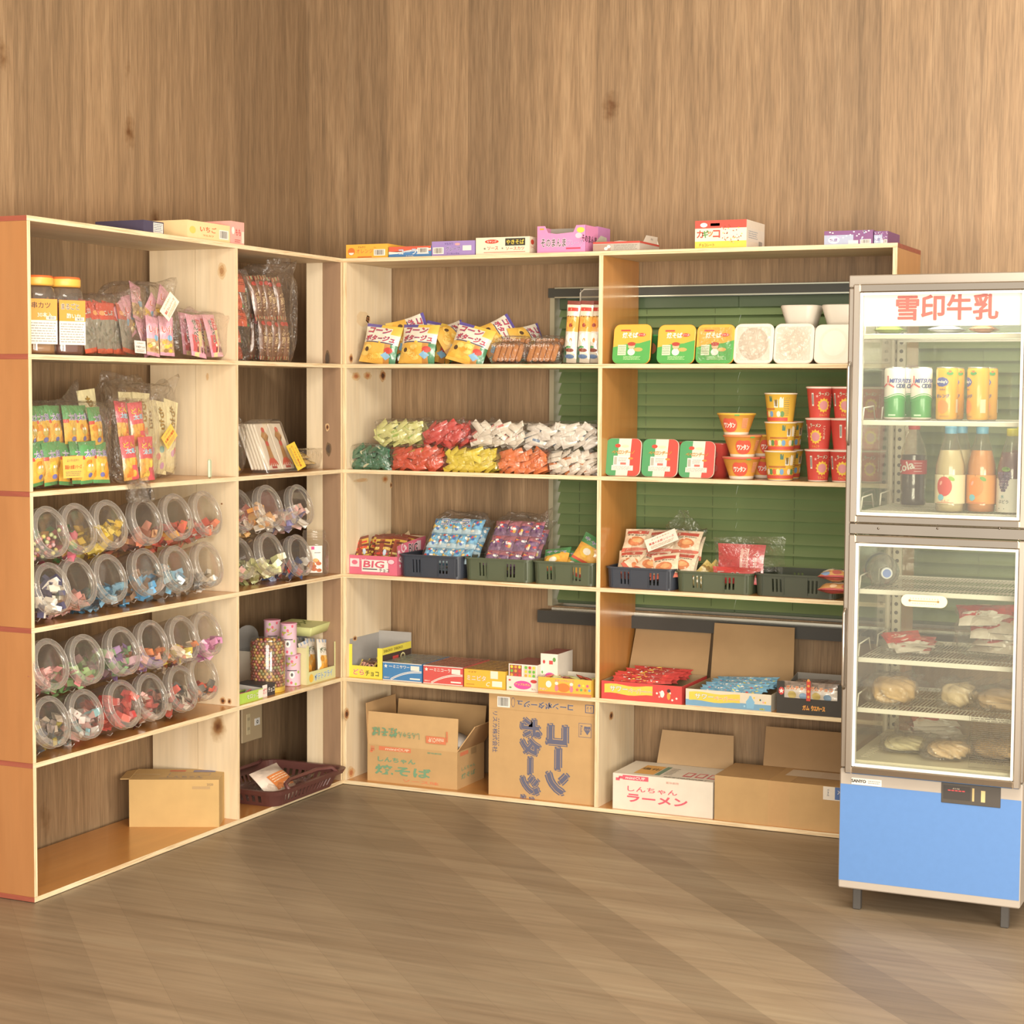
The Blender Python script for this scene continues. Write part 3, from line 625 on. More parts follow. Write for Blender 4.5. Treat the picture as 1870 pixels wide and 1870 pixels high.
packbag('snack_bag', 'tall shiny clear bag of brown sugar wheat sticks leaning in the corner cell', 'snack bag', (-.05, yat(516, -.05, Z1), Z1), HP,
        [(fugs[i % 3], -.065+.033*i, .03+.004*(i % 2), .004, -.03, .02, 0) for i in range(5)]+[(fugs[(i+1) % 3], -.075+.033*i, .035+.006*(i % 2), .128, -.12, -.2+.01*i, 0) for i in range(5)]
        +[(fugs[i % 3], -.05+.036*i, .07, .01, -.03, 0, 0) for i in range(4)]+[(fugs[(i+1) % 3], -.07+.036*i, .08, .13, -.1, -.2, 0) for i in range(4)],
        w_, .115, .288, ears=3, seed=30, e=.35, amp=.006)
# ---- row 2: green-yellow, pink and pale packs
tar = PK('taro', .078, .11, .022, c_taro, d_taro, 4)
l, w_, h_ = LB(60, 212, 722, Z2, -.035)
packbag('snack_bag', 'large clear bag of green and yellow snack packs with yellow label at the left end', 'snack bag', l, HP,
        [(tar[i % 4], -w_*.5+.042+i*.047, .008-.002*i, .006, -.08, .03*(i % 3-1), .12) for i in range(6)]+[(tar[(i+2) % 4], -w_*.5+.038+i*.049, .03-.002*i, .098, -.12, .04*(i % 3-1), .12) for i in range(6)],
        w_*1.03, .12, .222, ears=3, seed=41, e=.35, amp=.005, cards=[(Tm(-.04, -.024, .055, -.04, 0), .082, .056, 'efbf55', '菓道の太郎シリーズ')])
don = PK('don', .06, .12, .018, c_don, d_don, 3)
l, w_, h_ = LB(216, 296, 735, Z2, -.03)
packbag('snack_bag', 'clear bag of pink red snack packs standing between the green and pale yellow bags', 'snack bag', (l[0]+.004, l[1], l[2]), HP,
        [(don[0], -.038, .004, .006, -.05, -.05, 0), (don[1], .035, .006, .004, -.05, .03, 0), (don[2], -.03, .03, .1, -.12, .08, 0), (don[0], .034, .03, .1, -.1, -.04, 0)], w_*1.0, .075, .225, ears=2, seed=44)
pal = PK('pale', .075, .21, .024, c_pale, d_pale, 3)
l, w_, h_ = LB(225, 345, 690, Z2, -.10)
packbag('snack_bag', 'tall clear bag of pale yellow rice cake packs behind the pink red packs', 'snack bag', (-.13, l[1]+.0, Z2), HP,
        [(pal[i % 3], -.08+.05*i, .0+.004*i, .035 if i < 2 else .012, -.06, .04*i-.02, .05) for i in range(5)]+[(pal[0], -.19, .03, .045, -.1, -.15, 0)], .33, .1, .27, ears=4, seed=47, amp=.006, cards=[(Tm(.075, -.02, .12, -.05, -.7), .062, .045, 'efc050', 'お菓子お徳用')])
m = film(.05, .05, .05, 61, .8, .012, 2); m.M = None
m.build('plastic_wrap', None, (.018, yat(243, .018, Z2), Z2-.048), label='loose clear wrap tail hanging over the front edge of the second left shelf', cat='plastic wrap')
m = MB(); m.cbox(-.008, .008, 0, .008, 0, .055, .004, 'b4c3a0', 'plastic')
m.build('plastic_clip', None, (-.02, yat(385, -.02, Z2), Z2), HP, label='small greenish plastic clip leaning on the divider of the second left shelf', cat='clip')
# ---- row 2, right cell: squid cards in a clear tray, yellow bags
def d_sq(m, S, w, h, dy=0):
    m.pg(S, [(-.0, h*.92), (-w*.28, h*.72), (-w*.12, h*.68), (-w*.14, h*.4), (-w*.2, h*.2), (w*.2, h*.2), (w*.14, h*.4), (w*.12, h*.68), (w*.28, h*.72)], 'b98448', .0008)
    m.ell(S, 0, h*.86, w*.13, h*.06, RED, .001, 8); m.ell(S, 0, h*.56, w*.12, h*.06, RED, .001, 8)
    for k in range(5): m.ell(S, w*(-.24+.12*k), h*.16, w*.06, h*.1, 'd4452e', .001, 8, rot=.3*(k-2))
    m.rect(S, -w*.2, h*.02, w*.2, h*.07, 'a8352e')
sqc = MB(); sqc.cbox(-.036, .036, 0, .008, 0, .15, .002, 'efe6d8', 'card'); d_sq(sqc, FR(0), .072, .15); sqw = sqc.mesh('squid_card')
sqc = MB(); sqc.cbox(-.036, .036, 0, .008, 0, .13, .002, 'e6c04c', 'card'); d_sq(sqc, FR(0), .072, .13); sqy = sqc.mesh('squid_card')
l, w_, h_ = LB(484, 562, 765, Z2, -.03)
t = thing('snack_tray', 'clear plastic tray of white squid snack cards leaning back with a yellow price tag', 'snack tray', (-.02, yat(523, -.02, Z2), Z2), HP)
t.rotation_euler = (-.32, 0, HP)
t.rotation_euler = MX.Rotation(HP, 3, 'Z').to_4x4().to_euler()
for k in range(6): put(t, sqw, 'squid_card', -.043-.004*k, .012+.009*k, .012, -.38, 0, 0)
for k in range(6): put(t, sqw, 'squid_card', .035-.002*k, .012+.009*k, .012, -.38, 0, 0)
m = MB(); m.M = Tm(-.01, 0, 0, -.38); W_ = .175
m.loft([rloop(W_, .06, .015, .0, 4, 0, .03), rloop(W_*1.02, .064, .016, .006, 4, 0, .03), rloop(W_*1.02, .064, .016, .165, 4, 0, .03), rloop(W_*.96, .055, .012, .178, 4, 0, .03)], mat='clear_plastic'); m.build('clear_case', t)
m = MB(); label_card(m, Tm(.048, -.006, .05, -.38, 0, 0) @ Tm(0, 0, 0, 0, HP*.85, 0), .085, .058, 'eec93c', 'ビーフ入り味天用'); m.build('paper_label', t)
t = thing('snack_bag', 'bag of yellow squid cards slumped beside the divider on the second shelf', 'snack bag', (-.045, YD+T+.066, Z2), HP)
for k in range(3): put(t, sqy, 'squid_card', -.004+.003*k, .01+.016*k, .012, -.5, -.1, .0)
film(.12, .11, .17, 71, .5, .006, 3).build('clear_wrapper', t)
yb = PK('yellow', .15, .1, .03, lambda u, v: jit('c9a23c', .12), d_mix(['7a4a24', 'e7d9a0', '9a6a2c', 'e2c14e']), 2)
t = thing('snack_bag', 'flat gold and brown snack bag lying in the corner of the second shelf', 'snack bag', (-.07, yat(583, -.05, Z2), Z2), HP)
put(t, yb[0], 'pouch', 0, .02, .016, -HP+.12, 0, 0); put(t, yb[1], 'pouch', .01, .04, .034, -HP+.16, 0, .1); film(.17, .11, .065, 74, .5, .004, 3).build('clear_wrapper', t)
# ---- rows 3 and 4: slanted candy jars
def slant_jar_meshes():
    m = MB(); R_ = .064
    m.lathe([(.0, -.205), (.05, -.205), (R_-.003, -.198), (R_, -.185), (R_, -.035), (R_-.004, -.024), (R_-.008, -.018), (R_-.008, -.014)], 30, mat='clear_plastic', capb=False, capt=False)
    body = m.mesh('jar_body'); m = MB()
    m.lathe([(R_+.001, -.022), (R_+.002, -.02), (R_+.002, -.003), (R_-.001, .0), (R_-.012, .0005)], 34, mat='clear_rim', capb=False, capt=False)
    m.lathe([(R_-.012, .0005), (R_-.014, -.004), (R_-.018, -.0045), (.0, -.0045)], 34, mat='clear_plastic', capb=False, capt=False)
    rings = ((R_+.0015, -.001, .0013), (R_-.0125, .0005, .001), (R_+.0022, -.02, .001))
    for r_, z, tr in rings:
        m.tube([(r_*cos(a), r_*sin(a), z) for a in [2*pi*i/34 for i in range(34)]], tr, 5, mat='clear_rim', closed=True)
    lid = m.mesh('lid')
    m = MB(); m.tube([(-.03, -.066, -.06), (-.03, -.072, -.05), (-.03, -.066, -.04)], .0016, 5, mat='clear_rim'); tab = m.mesh('clasp')
    return body, lid, tab
JB, JL, JT = slant_jar_meshes()
def jar_candy(kind, cols, level, seed):
    r = random.Random(seed); m = MB(); k = 0; R_ = .058; n = 64
    tilt = RD(18)
    for i in range(n):
        for tr in range(30):
            a = r.uniform(0, 6.28); q = R_*sqrt(r.random()); x, y = q*cos(a), q*sin(a); z = -r.uniform(.012, .15)
            if y < level+.012+r.uniform(-.006, .006): break
        else: continue
        m.M = Tm(x, y, z, r.uniform(0, 3), r.uniform(0, 3), r.uniform(0, 3)); c = jit(r.choice(cols), .1)
        if kind == 'ball':
            m.lathe([(0, -.006), (.0045, -.004), (.0062, 0), (.0045, .004), (0, .006)], 6, c, 'gloss', capb=False, capt=False)
        elif kind == 'box': m.box(-.016, .016, -.006, .006, -.009, .009, c, 'card', fm={'-y': (r.choice(cols), 'card'), '+z': ('f0eae0', 'card')})
        else:
            s_ = r.uniform(.8, 1.25)
            P = [(-.02*s_, -.009, 0), (-.02*s_, .009, 0), (.02*s_, -.009, 0), (.02*s_, .009, 0), (0, -.009*s_, .006), (0, .009*s_, .006), (0, -.009*s_, -.006), (0, .009*s_, -.006)]
            c2 = jit(r.choice(cols), .1)
            for q4, cc in (((0, 4, 5, 1), c), ((4, 2, 3, 5), c2), ((1, 7, 6, 0), c), ((7, 3, 2, 6), c2)): m.poly([P[t_] for t_ in q4], cc, 'foil')
    m.M = None; return m
def slant_jar(u, v, k, desc, pos, kind, cols, level, x=.004, grp=None):
    p = at(u, v, 0, x); lb = desc+', '+pos
    t = thing('candy_jar', lb, 'jar', p); ax = V((cos(RD(18)), 0, sin(RD(18)))); up = V((-sin(RD(18)), 0, cos(RD(18))))
    yy = up; zz = ax; xx = yy.cross(zz); t.rotation_euler = MX((xx, yy, zz)).transposed().to_euler()
    obj('jar_body', JB, t); obj('lid', JL, t); obj('clasp', JT, t)
    if kind: jar_candy(kind, cols, level, int(u*7+v)).build('candy', t, kind='stuff')
ORD = ['first', 'second', 'third', 'fourth', 'fifth', 'sixth']
def jar_row(pts, place, specs):
    for i, ((u, v), sp) in enumerate(zip(pts, specs)): slant_jar(u, v, i, sp[0], '%s from left, %s' % (ORD[i], place), *sp[1:], x=-.045 if u == 441 else .004)
jar_row([(94, 970), (146, 963.5), (203.5, 956.5), (269.4, 950), (326, 942.5), (380, 936.5)], 'upper row, third shelf', [
    ('tilted clear jar of mixed fruit gumballs', 'ball', ['d9d27a', 'e08a8a', 'c9d9a0', 'e6b9c9', 'c05a50'], -.012), ('tilted clear jar of yellow and pink candies', 'wrap', ['e8c84a', '4a9a5a', 'd9607a', 'e0a04a'], -.006),
    ('tilted clear jar with crinkled yellow packets', 'wrap', ['e8c93c', 'e3bd30', 'f0d860'], 0), ('nearly empty tilted clear jar', 'wrap', ['b5654a', '9a5a44', 'd9a070'], -.034),
    ('tilted clear jar with some red packets', 'wrap', ['d4553f', 'c8483a', 'e7a23c'], -.03), ('tilted clear jar with red and white wrappers', 'wrap', ['d8503e', 'f0e6dc', 'e07a5a'], -.032)])
jar_row([(97.6, 1073), (146, 1062), (203.5, 1055), (270.6, 1043.5), (327, 1037.6), (382.4, 1029.4)], 'lower row, third shelf', [
    ('tilted clear jar full of navy and white boxes', 'box', ['3c3a58', '44415f', 'efeae2'], .015), ('almost empty tilted clear jar with pink scraps', 'wrap', ['d9a59a', 'c98a80'], -.042),
    ('tilted clear jar with a little blue candy', 'wrap', ['6aa9cf', '5a93b8'], -.03), ('tilted clear jar with blue and brown packets', 'wrap', ['5aa2d4', '4a8ab8', '8a6a50'], -.022),
    ('tilted clear jar with pale blue packets', 'wrap', ['7fbfe6', 'a9cbe0', 'e6d8d8'], 0), ('tilted clear jar with white wrapped sweets', 'wrap', ['e6e0d8', 'c9d0d8', 'b8a890'], -.034)])
jar_row([(94, 1212), (160, 1203), (227, 1187.6), (281, 1174.7), (337.6, 1165.3), (381, 1156)], 'upper row, fourth shelf', [
    ('tilted clear jar of pink wrapped sweets', 'wrap', ['dc8f90', 'e6b0b0', 'c87070'], -.02), ('tilted clear jar of light green and red sweets', 'wrap', ['9ccf84', 'a8d890', 'd07a80'], -.022),
    ('tilted clear jar of violet and green packets', 'wrap', ['a988c4', '8fbf8a', 'c9a0b8'], 0), ('tilted clear jar of orange and violet packets', 'wrap', ['e2834f', '9a7cc0', 'd9a0a0'], -.018),
    ('tilted clear jar of orange and cream sweets', 'wrap', ['e88a5a', 'f0d9c0', 'd8c050'], -.028), ('tilted clear jar with a few magenta sweets', 'wrap', ['c86aa8', 'e090c0'], -.038)])
jar_row([(96.5, 1317), (159, 1303), (228, 1285), (279, 1271), (335, 1256), (374, 1236)], 'lower row, fourth shelf', [
    ('tilted clear jar of grey brown and yellow sweets', 'wrap', ['8a7a74', 'b8a898', 'c9b84a', '6a6a70'], -.004), ('tilted clear jar of white and light blue sweets', 'wrap', ['e6e0e0', '8cc8d8', 'cc9a98'], 0),
    ('tilted clear jar packed with bright red packets', 'wrap', ['e0504c', 'd8433f', 'ea6a62'], .015), ('tilted clear jar of brown and red sweets', 'wrap', ['8a5548', 'c8504a', 'ead8d0'], .0),
    ('tilted clear jar of white black and red packets', 'wrap', ['ece4da', '3a3836', 'c85a50'], -.006), ('tilted clear jar with a few red orange sweets', 'wrap', ['d8503c', 'e8904a', '4a4440'], -.04)])
jar_row([(441, 931), (494.3, 923.5), (551, 921.6)], 'upper row beyond divider', [
    ('tilted clear jar of pink striped wrappers', 'wrap', ['ecdcd4', 'd97a72', 'f0e8e0'], -.01), ('tilted clear jar of white and orange square sweets', 'box', ['f0e4d6', 'e89a3c', 'e2b070'], -.008), ('tilted clear jar of white and violet square sweets', 'box', ['e8e2dc', '8a84b8', 'd8a8a0'], -.016)])
jar_row([(441, 1019), (497, 1010), (549, 1013)], 'lower row beyond divider', [
    ('tilted clear jar with green and pink sweets', 'wrap', ['bcc88a', 'cf8a84', 'd8d8a8'], -.016), ('tilted clear jar with pale yellow green sweets', 'wrap', ['d4d898', 'c8cc88', 'e0e0b8'], -.03), ('tilted clear jar with red white and blue wrappers', 'wrap', ['d84a40', 'f0eae2', '4a6ab0'], -.03)])
# glass jar with label
gx, gy = -.05, yat(574, -.05, Z3)
t = thing('glass_jar', 'lidless clear screw top jar with a white snack label, corner end of the jar shelf', 'jar', (gx, gy, Z3), .55)
m = MB(); m.lathe([(.0, .001), (.04, .001), (.046, .006), (.048, .02), (.048, .1), (.044, .112), (.036, .118), (.036, .122), (.0385, .124), (.0385, .128), (.036, .13), (.0385, .132), (.0385, .137), (.036, .139), (.036, .146)], 32, mat='clear_plastic', capb=False, capt=False); m.build('jar_body', t)
m = MB(); Sc = lambda R_: (lambda u, v, o: ((R_+o)*sin(u/R_), -(R_+o)*cos(u/R_), v))
S = Sc(.0485); m.rect(S, -.026, .014, .026, .1, 'efe9df', 0, 10); m.rect(S, -.01, .088, .0, .098, 'd8438a', .0003, 2); m.fine(S, -.0, .074, .02, .082, 1, '8a8a8a')
for i in range(14): m.ell(S, rnd.uniform(-.02, .02), rnd.uniform(.02, .055), .009, .006, jit(rnd.choice(['d8843c', 'b85a2c', 'e8a858', 'c8502c']), .1), .0005+.0001*i, 8)
m.build('paper_label', t)
# ---- row 5 (between the two lowest boards), right cell
z = Z4
l, w_, h_ = LB(438, 480, 1262, z, -.012)
def f(m, w, h, d):
    open_carton(m, w, d, h, 'a9cf4e', 'b8b2ac', hb=h*1.2); S = FR(0); m.txt(S, 'モロッコ', w*.05, h*.5, h*.4, 'f2efe0', w=w*.5, out=('6a9030', .03)); m.rect(S, w*.3, h*.1, w*.5, h*.9, 'f0e8d8')
m = MB(); w2 = w_; f(m, w2, h_, .1)
for i in range(5): m.M = Tm(rnd.uniform(-.3, .3)*w2, .02+.014*i, h_*.45, .5, 0, rnd.uniform(-1, 1)); m.box(-.02, .02, 0, .004, 0, .014, jit(rnd.choice(['7aa83c', 'c0d070', 'd0506a']), .1), 'foil'); m.M = None
m.build('candy_box', None, l, HP, label='low open lime green candy box at the front edge beside the outlet cell divider', cat='box')
l, w_, h_ = LB(479, 502, 1249, z, -.02)
def f(m, w, h, d):
    S = FR(0); m.rect(S, -w*.5, 0, -w*.12, h, 'f0e8e0'); m.txt(S, 'ガブ', -w*.3, h*.5, h*.5, 'cf3a4a', .001, w=w*.3); m.txt(S, 'チョコ', w*.2, h*.5, h*.4, 'f3efe8', .001, w=w*.5)
carton('candy_box', w_, .1, h_, '2f2c2e', f, l, HP, 'small black and white candy box beside the lime green one')
# bead column
bx, by = -.075, yat(489, -.075, z); BH = zat(1168, bx, by)-z
t = thing('candy_net', 'round column of colourful foil chocolate balls in a clear sleeve on yellow base', 'candy', (bx, by, z))
m = MB(); m.lathe([(.052, 0), (.054, .002), (.054, .014), (.05, .016)], 28, 'e9c53c', 'card'); m.build('base', t)
ball = {}
for c in ['8a4a34', '7a3d2e', 'b8863c', '9a3a3a', '8a8a4a', 'c9a04a', 'b5503a']:
    m = MB(); m.lathe([(0, -.006), (.0042, -.0046), (.0064, 0), (.0042, .0046), (0, .006)], 8, c, 'foil', capb=False, capt=False); ball[c] = m.mesh('chocolate_ball')
nb = 15
for j in range(nb):
    for i in range(24):
        if len(t.children) > 298: break
        a = 2*pi*(i+.5*(j % 2))/24
        if cos(a-(-.93)) < -.05: continue       # the far side is packed with the plain core below
        obj('chocolate_ball', ball[rnd.choice(list(ball))], t, (.048*cos(a), .048*sin(a), .022+j*(BH-.03)/(nb-1)))
m = MB(); m.lathe([(.044, .016), (.044, BH-.012), (.03, BH-.006)], 20, '5f3326', 'foil'); m.build('inner_packing', t)
for j in range(3):
    for i in range(8):
        a = 2*pi*i/8+j
        if len(t.children) < 300: obj('chocolate_ball', ball[rnd.choice(list(ball))], t, ((.036-.014*j)*cos(a), (.036-.014*j)*sin(a), BH-.004+.002*j))
m = MB(); m.lathe([(.0545, .004), (.0555, .02), (.0555, BH-.01), (.05, BH+.004)], 26, mat='clear_plastic', capb=False, capt=False); m.build('clear_sleeve', t)
# pink snack tubes
def tube_deco(m, R_, H):
    S = Sc(R_)
    m.txt(S, 'ヤン', -.004, H*.72, H*.12, 'e0d03c', .001, w=R_*1.3, out=('4a6a2c', .05)); m.ell(S, .0, H*.38, R_*.34, H*.12, WHT, .0006, 14); m.ell(S, 0, H*.38, R_*.15, H*.06, '4a4446', .0009, 10); m.rect(S, -R_*.6, H*.5, R_*.6, H*.53, '33302f', .0007, 6)
    for i in range(10): m.ell(S, rnd.uniform(-1.3, 1.3)*R_, rnd.uniform(.06, .95)*H, .004, .005, rnd.choice(['d8506a', 'c8405a', 'e87a9a', '9ab84a']), .0005, 7)
R_ = .026; H = .098
m = MB(); m.lathe([(R_-.001, 0), (R_, .002), (R_, H-.002), (R_+.0012, H-.001), (R_+.0012, H+.002), (R_-.001, H+.003)], 26, 'edc6d8', 'card', cols=['d9a0b8', 'edc6d8', 'd9a0b8', 'd9a0b8', 'd9a0b8', 'd98aa0']); tube_deco(m, R_, H); tm_ = m.mesh('snack_tube')
tx = -.06
for (u, k, lb, rz_) in ((534, 0, 'pink round snack tube standing on the shelf under the top pair', .5), (527, 1, 'pink round snack tube stacked on top, right one of the upper pair', .45), (497, 1, 'pink round snack tube behind the ball column, left one of the upper pair', .6), (500, 0, 'pink round snack tube hidden low behind the chocolate ball column', .5)):
    xx = tx if u > 510 else -.15
    obj('snack_tube', tm_, None, (xx, yat(u, xx, z+.1*k), z+.1012*k+.0002), rz_, label=lb, cat='tube')
# grey display carton behind, potato carton and lid
l, w_, h_ = LB(449, 500, 1150, z, -.19)
m = MB(); open_carton(m, .15, .08, h_*.6, 'd8d3c4', '9a9894'); 
m.pg(lambda u, v, o: (u, .078, v), [(-.075, h_*.6), (.075, h_*.6), (.075, h_*.75)]+[(.075*cos(a), h_*.75+h_*.28*sin(a)) for a in [pi*i/10 for i in range(1, 10)]]+[(-.075, h_*.75)], 'a4a29f', 0)
m.build('display_carton', None, (-.19, yat(487, -.19, z), z), HP, label='grey card display carton with a rounded back behind the chocolate ball column', cat='carton')
l, w_, h_ = LB(560, 615, 1166, z, -.02)
t = thing('snack_carton', 'pale green open carton of potato snacks near the corner of the shelf', 'carton', l, HP)
m = MB(); dd = .16; h2 = h_*.95; w2 = w_*.98
m.box(-w2/2, w2/2, 0, .0018, 0, h2*.3, 'd6d79a', 'card'); m.box(-w2/2, -w2/2+.012, 0, .0018, h2*.3, h2*.95, 'd6d79a', 'card'); m.box(w2/2-.012, w2/2, 0, .0018, h2*.3, h2*.9, 'd6d79a', 'card')
m.box(-w2/2, -w2/2+.0018, .002, dd, 0, h2*.9, 'd9d49e', 'card', fm={'+x': ('bdb8b0', 'card')}); m.box(w2/2-.0018, w2/2, .002, dd, 0, h2*1.12, 'd6d79a', 'card', fm={'-x': ('bdb8b0', 'card')}); m.box(-w2/2, w2/2, dd, dd+.0018, 0, h2*1.1, 'bdb8b0', 'card')
S = FR(0); m.ell(S, -w2*.36, h2*.14, h2*.1, h2*.1, 'e9b93c'); m.txt(S, 'ポテトフライ', w2*.05, h2*.15, h2*.17, '4a90cc', w=w2*.6, out=(WHT, .04), rot=.03)
SL = lambda u, v, o: (-w2/2-o, -u, v)
m.txt(SL, '20袋入', -dd*.4, h2*.42, h2*.09, '8a7a50'); m.bar(SL, -dd*.5, h2*.08, -dd*.15, h2*.3); m.ell(SL, -dd*.45, h2*.65, .018, .02, 'e8b070'); m.build('box', t)
def d_pot(m, S, w, h):
    m.txt(S, 'ポテト', 0, h*.72, h*.16, '3a5030', .0012, w=w*.7, sk=.3)
    for i in range(6): m.ell(S, rnd.uniform(-.25, .25)*w, rnd.uniform(.12, .5)*h, w*.2, h*.08, jit('e39a32', .1), .0008, 9)
pot = PK('potato', .062, .125, .02, lambda u, v: ('9ab0d0' if int(u*14) % 2 else 'ece4d6') if v > .9 else 'ece4d6' if v > .55 or u < .2 else 'e8b860', d_pot, 2)
for i in range(6): put(t, pot[i % 2], 'snack_pouch', (-.025 if i % 2 else .024), .012+.022*i, .006, -.12, -.1 if i % 2 else .14, 0)
yy = yat(560, -.1, z); h3 = zat(1160, -.08, yy)-z
m = MB(); m.M = Tm(0, 0, 0, .0, -.06, 0); m.loft([rloop(.11, .13, .004, 0, 2, 0, .06), rloop(.125, .15, .004, .03, 2, 0, .06)], 'c9cd86', 'card'); m.txt(TP(.0305), 'フライ', 0, .06, .04, '5a6a2a', w=.08); m.M = None
m.build('carton_lid', None, (-.055, yy-.005, Z4+h2*1.13), HP, label='pale green carton lid lying on top of the potato snack carton', cat='lid')
# ---- bottom row left: cardboard, outlet, basket
def cardboard(name, label, loc, rz, w, d, h, col='c9a36e', tp=None, deco=None, flaps=(), inn='b8925f', closed=True):
    t = thing(name, label, 'cardboard box', loc, rz); m = MB()
    if closed: m.box(-w/2, w/2, 0, d, 0, h, col, 'board', fm={'+z': (tp or col, 'board')})
    else:
        th = .004
        for a in ((-w/2, w/2, 0, th), (-w/2, w/2, d-th, d), (-w/2, -w/2+th, th, d-th), (w/2-th, w/2, th, d-th)): m.box(*a, 0, h, col, 'board')
        m.box(-w/2+th, w/2-th, th, d-th, .001, .005, inn, 'board')
    if deco: deco(m, w, h, d)
    m.build('box', t)
    for fl in flaps:
        m = MB(); dc = fl[7] if len(fl) > 7 else None; flap(m, *fl[:7])
        if dc: dc(m)
        m.build('flap', t)
    return t
w_ = .262; pB = at(400, 1424, 0, .0)
def f(m, w, h, d):
    S = TP(h); ink = '8f8790'; m.rect(S, -w*.18, d*.12, w*.3, d*.14, ink); m.rect(S, -w*.1, d*.62, w*.36, d*.63, ink); m.rect(S, -w*.1, d*.4, w*.36, d*.41, ink); m.rect(S, -w*.1, d*.4, -w*.095, d*.62, ink); m.rect(S, w*.355, d*.4, w*.36, d*.62, ink)
    m.rect(S, -w*.12, d*.75, w*.06, d*.86, 'cf5a44', .0006); m.rect(S, w*.15, d*.7, w*.4, d*.88, '7a7aa0', .0006); m.txt(S, 'しんちゃん', w*.1, d*.25, d*.12, ink, w=w*.4); m.rect(FR(0), w*.2, h*.8, w*.4, h*.86, 'b08e5c'); m.txt(FR(0), '2020', w*.4, h*.9, h*.05, '8a7050')
    m.rect(S, -w*.5, d*.45, -w*.2, d*.52, 'd9bd8a', .0004)
zb = pB.z-Z5
cardboard('cardboard_box', 'closed flat topped cardboard box with grey print at the bottom left of the shelves', (-w_/2*cos(.45), pB.y-w_/2*sin(.45), Z5), .45, w_, .15, zb, 'c8a468', 'cfae76', f, [((-w_/2, .14, zb+.001), (-w_/2, .01, zb+.001), (-1, 0, -.1), .03, 'c9a872', 'c9a872', .012)])
# outlet plate on the left wall
ox = WX; oy0, oy1 = yat(441, ox, .3), yat(473, ox, .3); oz1, oz0 = zat(1290, ox, oy0), zat(1349, ox, oy1)
t = thing('wall_outlet', 'beige wall outlet plate with a white TV socket below the lowest jar shelf', 'outlet', (ox+.0001, (oy0+oy1)/2, (oz0+oz1)/2), HP); W_, H_ = (oy1-oy0)*1.15, .12
m = MB(); m.cbox(-W_/2, W_/2, -.007, 0, -H_/2, H_/2, .002, 'bfa882', 'plastic'); m.build('cover_plate', t)
m = MB(); m.cbox(-W_*.3, -W_*.12, -.0095, -.0071, -.035, .035, .0008, 'd8c79c', 'plastic')
for q in (-.02, .012): m.box(-W_*.25, -W_*.235, -.01, -.0096, q, q+.01, '4a4238'); m.box(-W_*.19, -W_*.175, -.01, -.0096, q, q+.01, '4a4238')
m.build('socket', t)
m = MB(); m.cbox(W_*.1, W_*.36, -.0095, -.0071, -.012, .012, .001, 'f2efe8', 'plastic'); m.ell(FR(-.0096), W_*.23, 0, .006, .006, '3a3a3c', .0002); m.ell(FR(-.0096), W_*.23, 0, .003, .003, 'e8e4da', .0005); m.build('antenna_socket', t)
# slotted plastic tubs
def tub(m, w, d, h, r, tap, slot, col, mat='plastic', th=.003, zlo=.2, zhi=.72, rim=.006, nst=1, step=.006):
    P = []; 
    segs = []
    def line(x0, y0, x1, y1, side):
        L_ = math.hypot(x1-x0, y1-y0); n = max(2, int(L_/step))
        for i in range(n): segs.append(((x0+(x1-x0)*i/n, y0+(y1-y0)*i/n), side, (i+.5)/n, L_))
    def arc(cx, cy, a0):
        for i in range(5): segs.append(((cx+r*cos(a0+HP*i/5), cy+r*sin(a0+HP*i/5)), 'c', 0, 0))
    X, Y_ = w/2, d
    line(-X+r, 0, X-r, 0, 'f'); arc(X-r, r, -HP); line(X, r, X, Y_-r, 'r'); arc(X-r, Y_-r, 0); line(X-r, Y_, -X+r, Y_, 'b'); arc(-X+r, Y_-r, HP); line(-X, Y_-r, -X, r, 'l'); arc(-X+r, r, pi)
    n = len(segs); zs = [0, h*zlo, h*zhi, h]
    def pt(i, z, off):
        (x, y), *_ = segs[i % n]; k = 1-tap*(1-z/h); cx, cy = 0, d/2
        sx, sy = (w/2-off)/(w/2), (d/2-off)/(d/2); return (cx+(x-cx)*k*sx, cy+(y-cy)*k*sy, z)
    for i in range(n):
        cut = segs[i][1] != 'c' and slot(segs[i][1], segs[i][2], segs[i][3])
        for a, z_ in enumerate(zip(zs, zs[1:])):
            if cut and a == 1:
                for zz, fl in ((z_[0], 0), (z_[1], 1)):
                    q = [pt(i, zz, 0), pt(i+1, zz, 0), pt(i+1, zz, th), pt(i, zz, th)]; m.poly(q if not fl else q[::-1], col, mat)
                continue
            m.poly([pt(i, z_[0], 0), pt(i+1, z_[0], 0), pt(i+1, z_[1], 0), pt(i, z_[1], 0)], col, mat)
            m.poly([pt(i, z_[1], th), pt(i+1, z_[1], th), pt(i+1, z_[0], th), pt(i, z_[0], th)], col, mat)
            if a == 1:
                for jn, e_ in ((i-1, i), (i+1, i+1)):
                    sj = segs[jn % n]
                    if sj[1] != 'c' and slot(sj[1], sj[2], sj[3]): m.poly([pt(e_, z_[0], 0), pt(e_, z_[0], th), pt(e_, z_[1], th), pt(e_, z_[1], 0)], col, mat)
    for i in range(n):
        a = [pt(i, h, -rim), pt(i+1, h, -rim), pt(i+1, h, th), pt(i, h, th)]; m.poly(a, col, mat)
        m.poly([pt(i, h-rim*1.2, -rim), pt(i+1, h-rim*1.2, -rim), pt(i+1, h, -rim), pt(i, h, -rim)], col, mat); m.poly([pt(i, h-rim*1.2, 0), pt(i+1, h-rim*1.2, 0), pt(i+1, h-rim*1.2, -rim), pt(i, h-rim*1.2, -rim)], col, mat)
    m.poly([pt(i, .001, th) for i in range(n)], col, mat); m.poly([pt(i, 0, 0) for i in range(n)][::-1], col, mat)
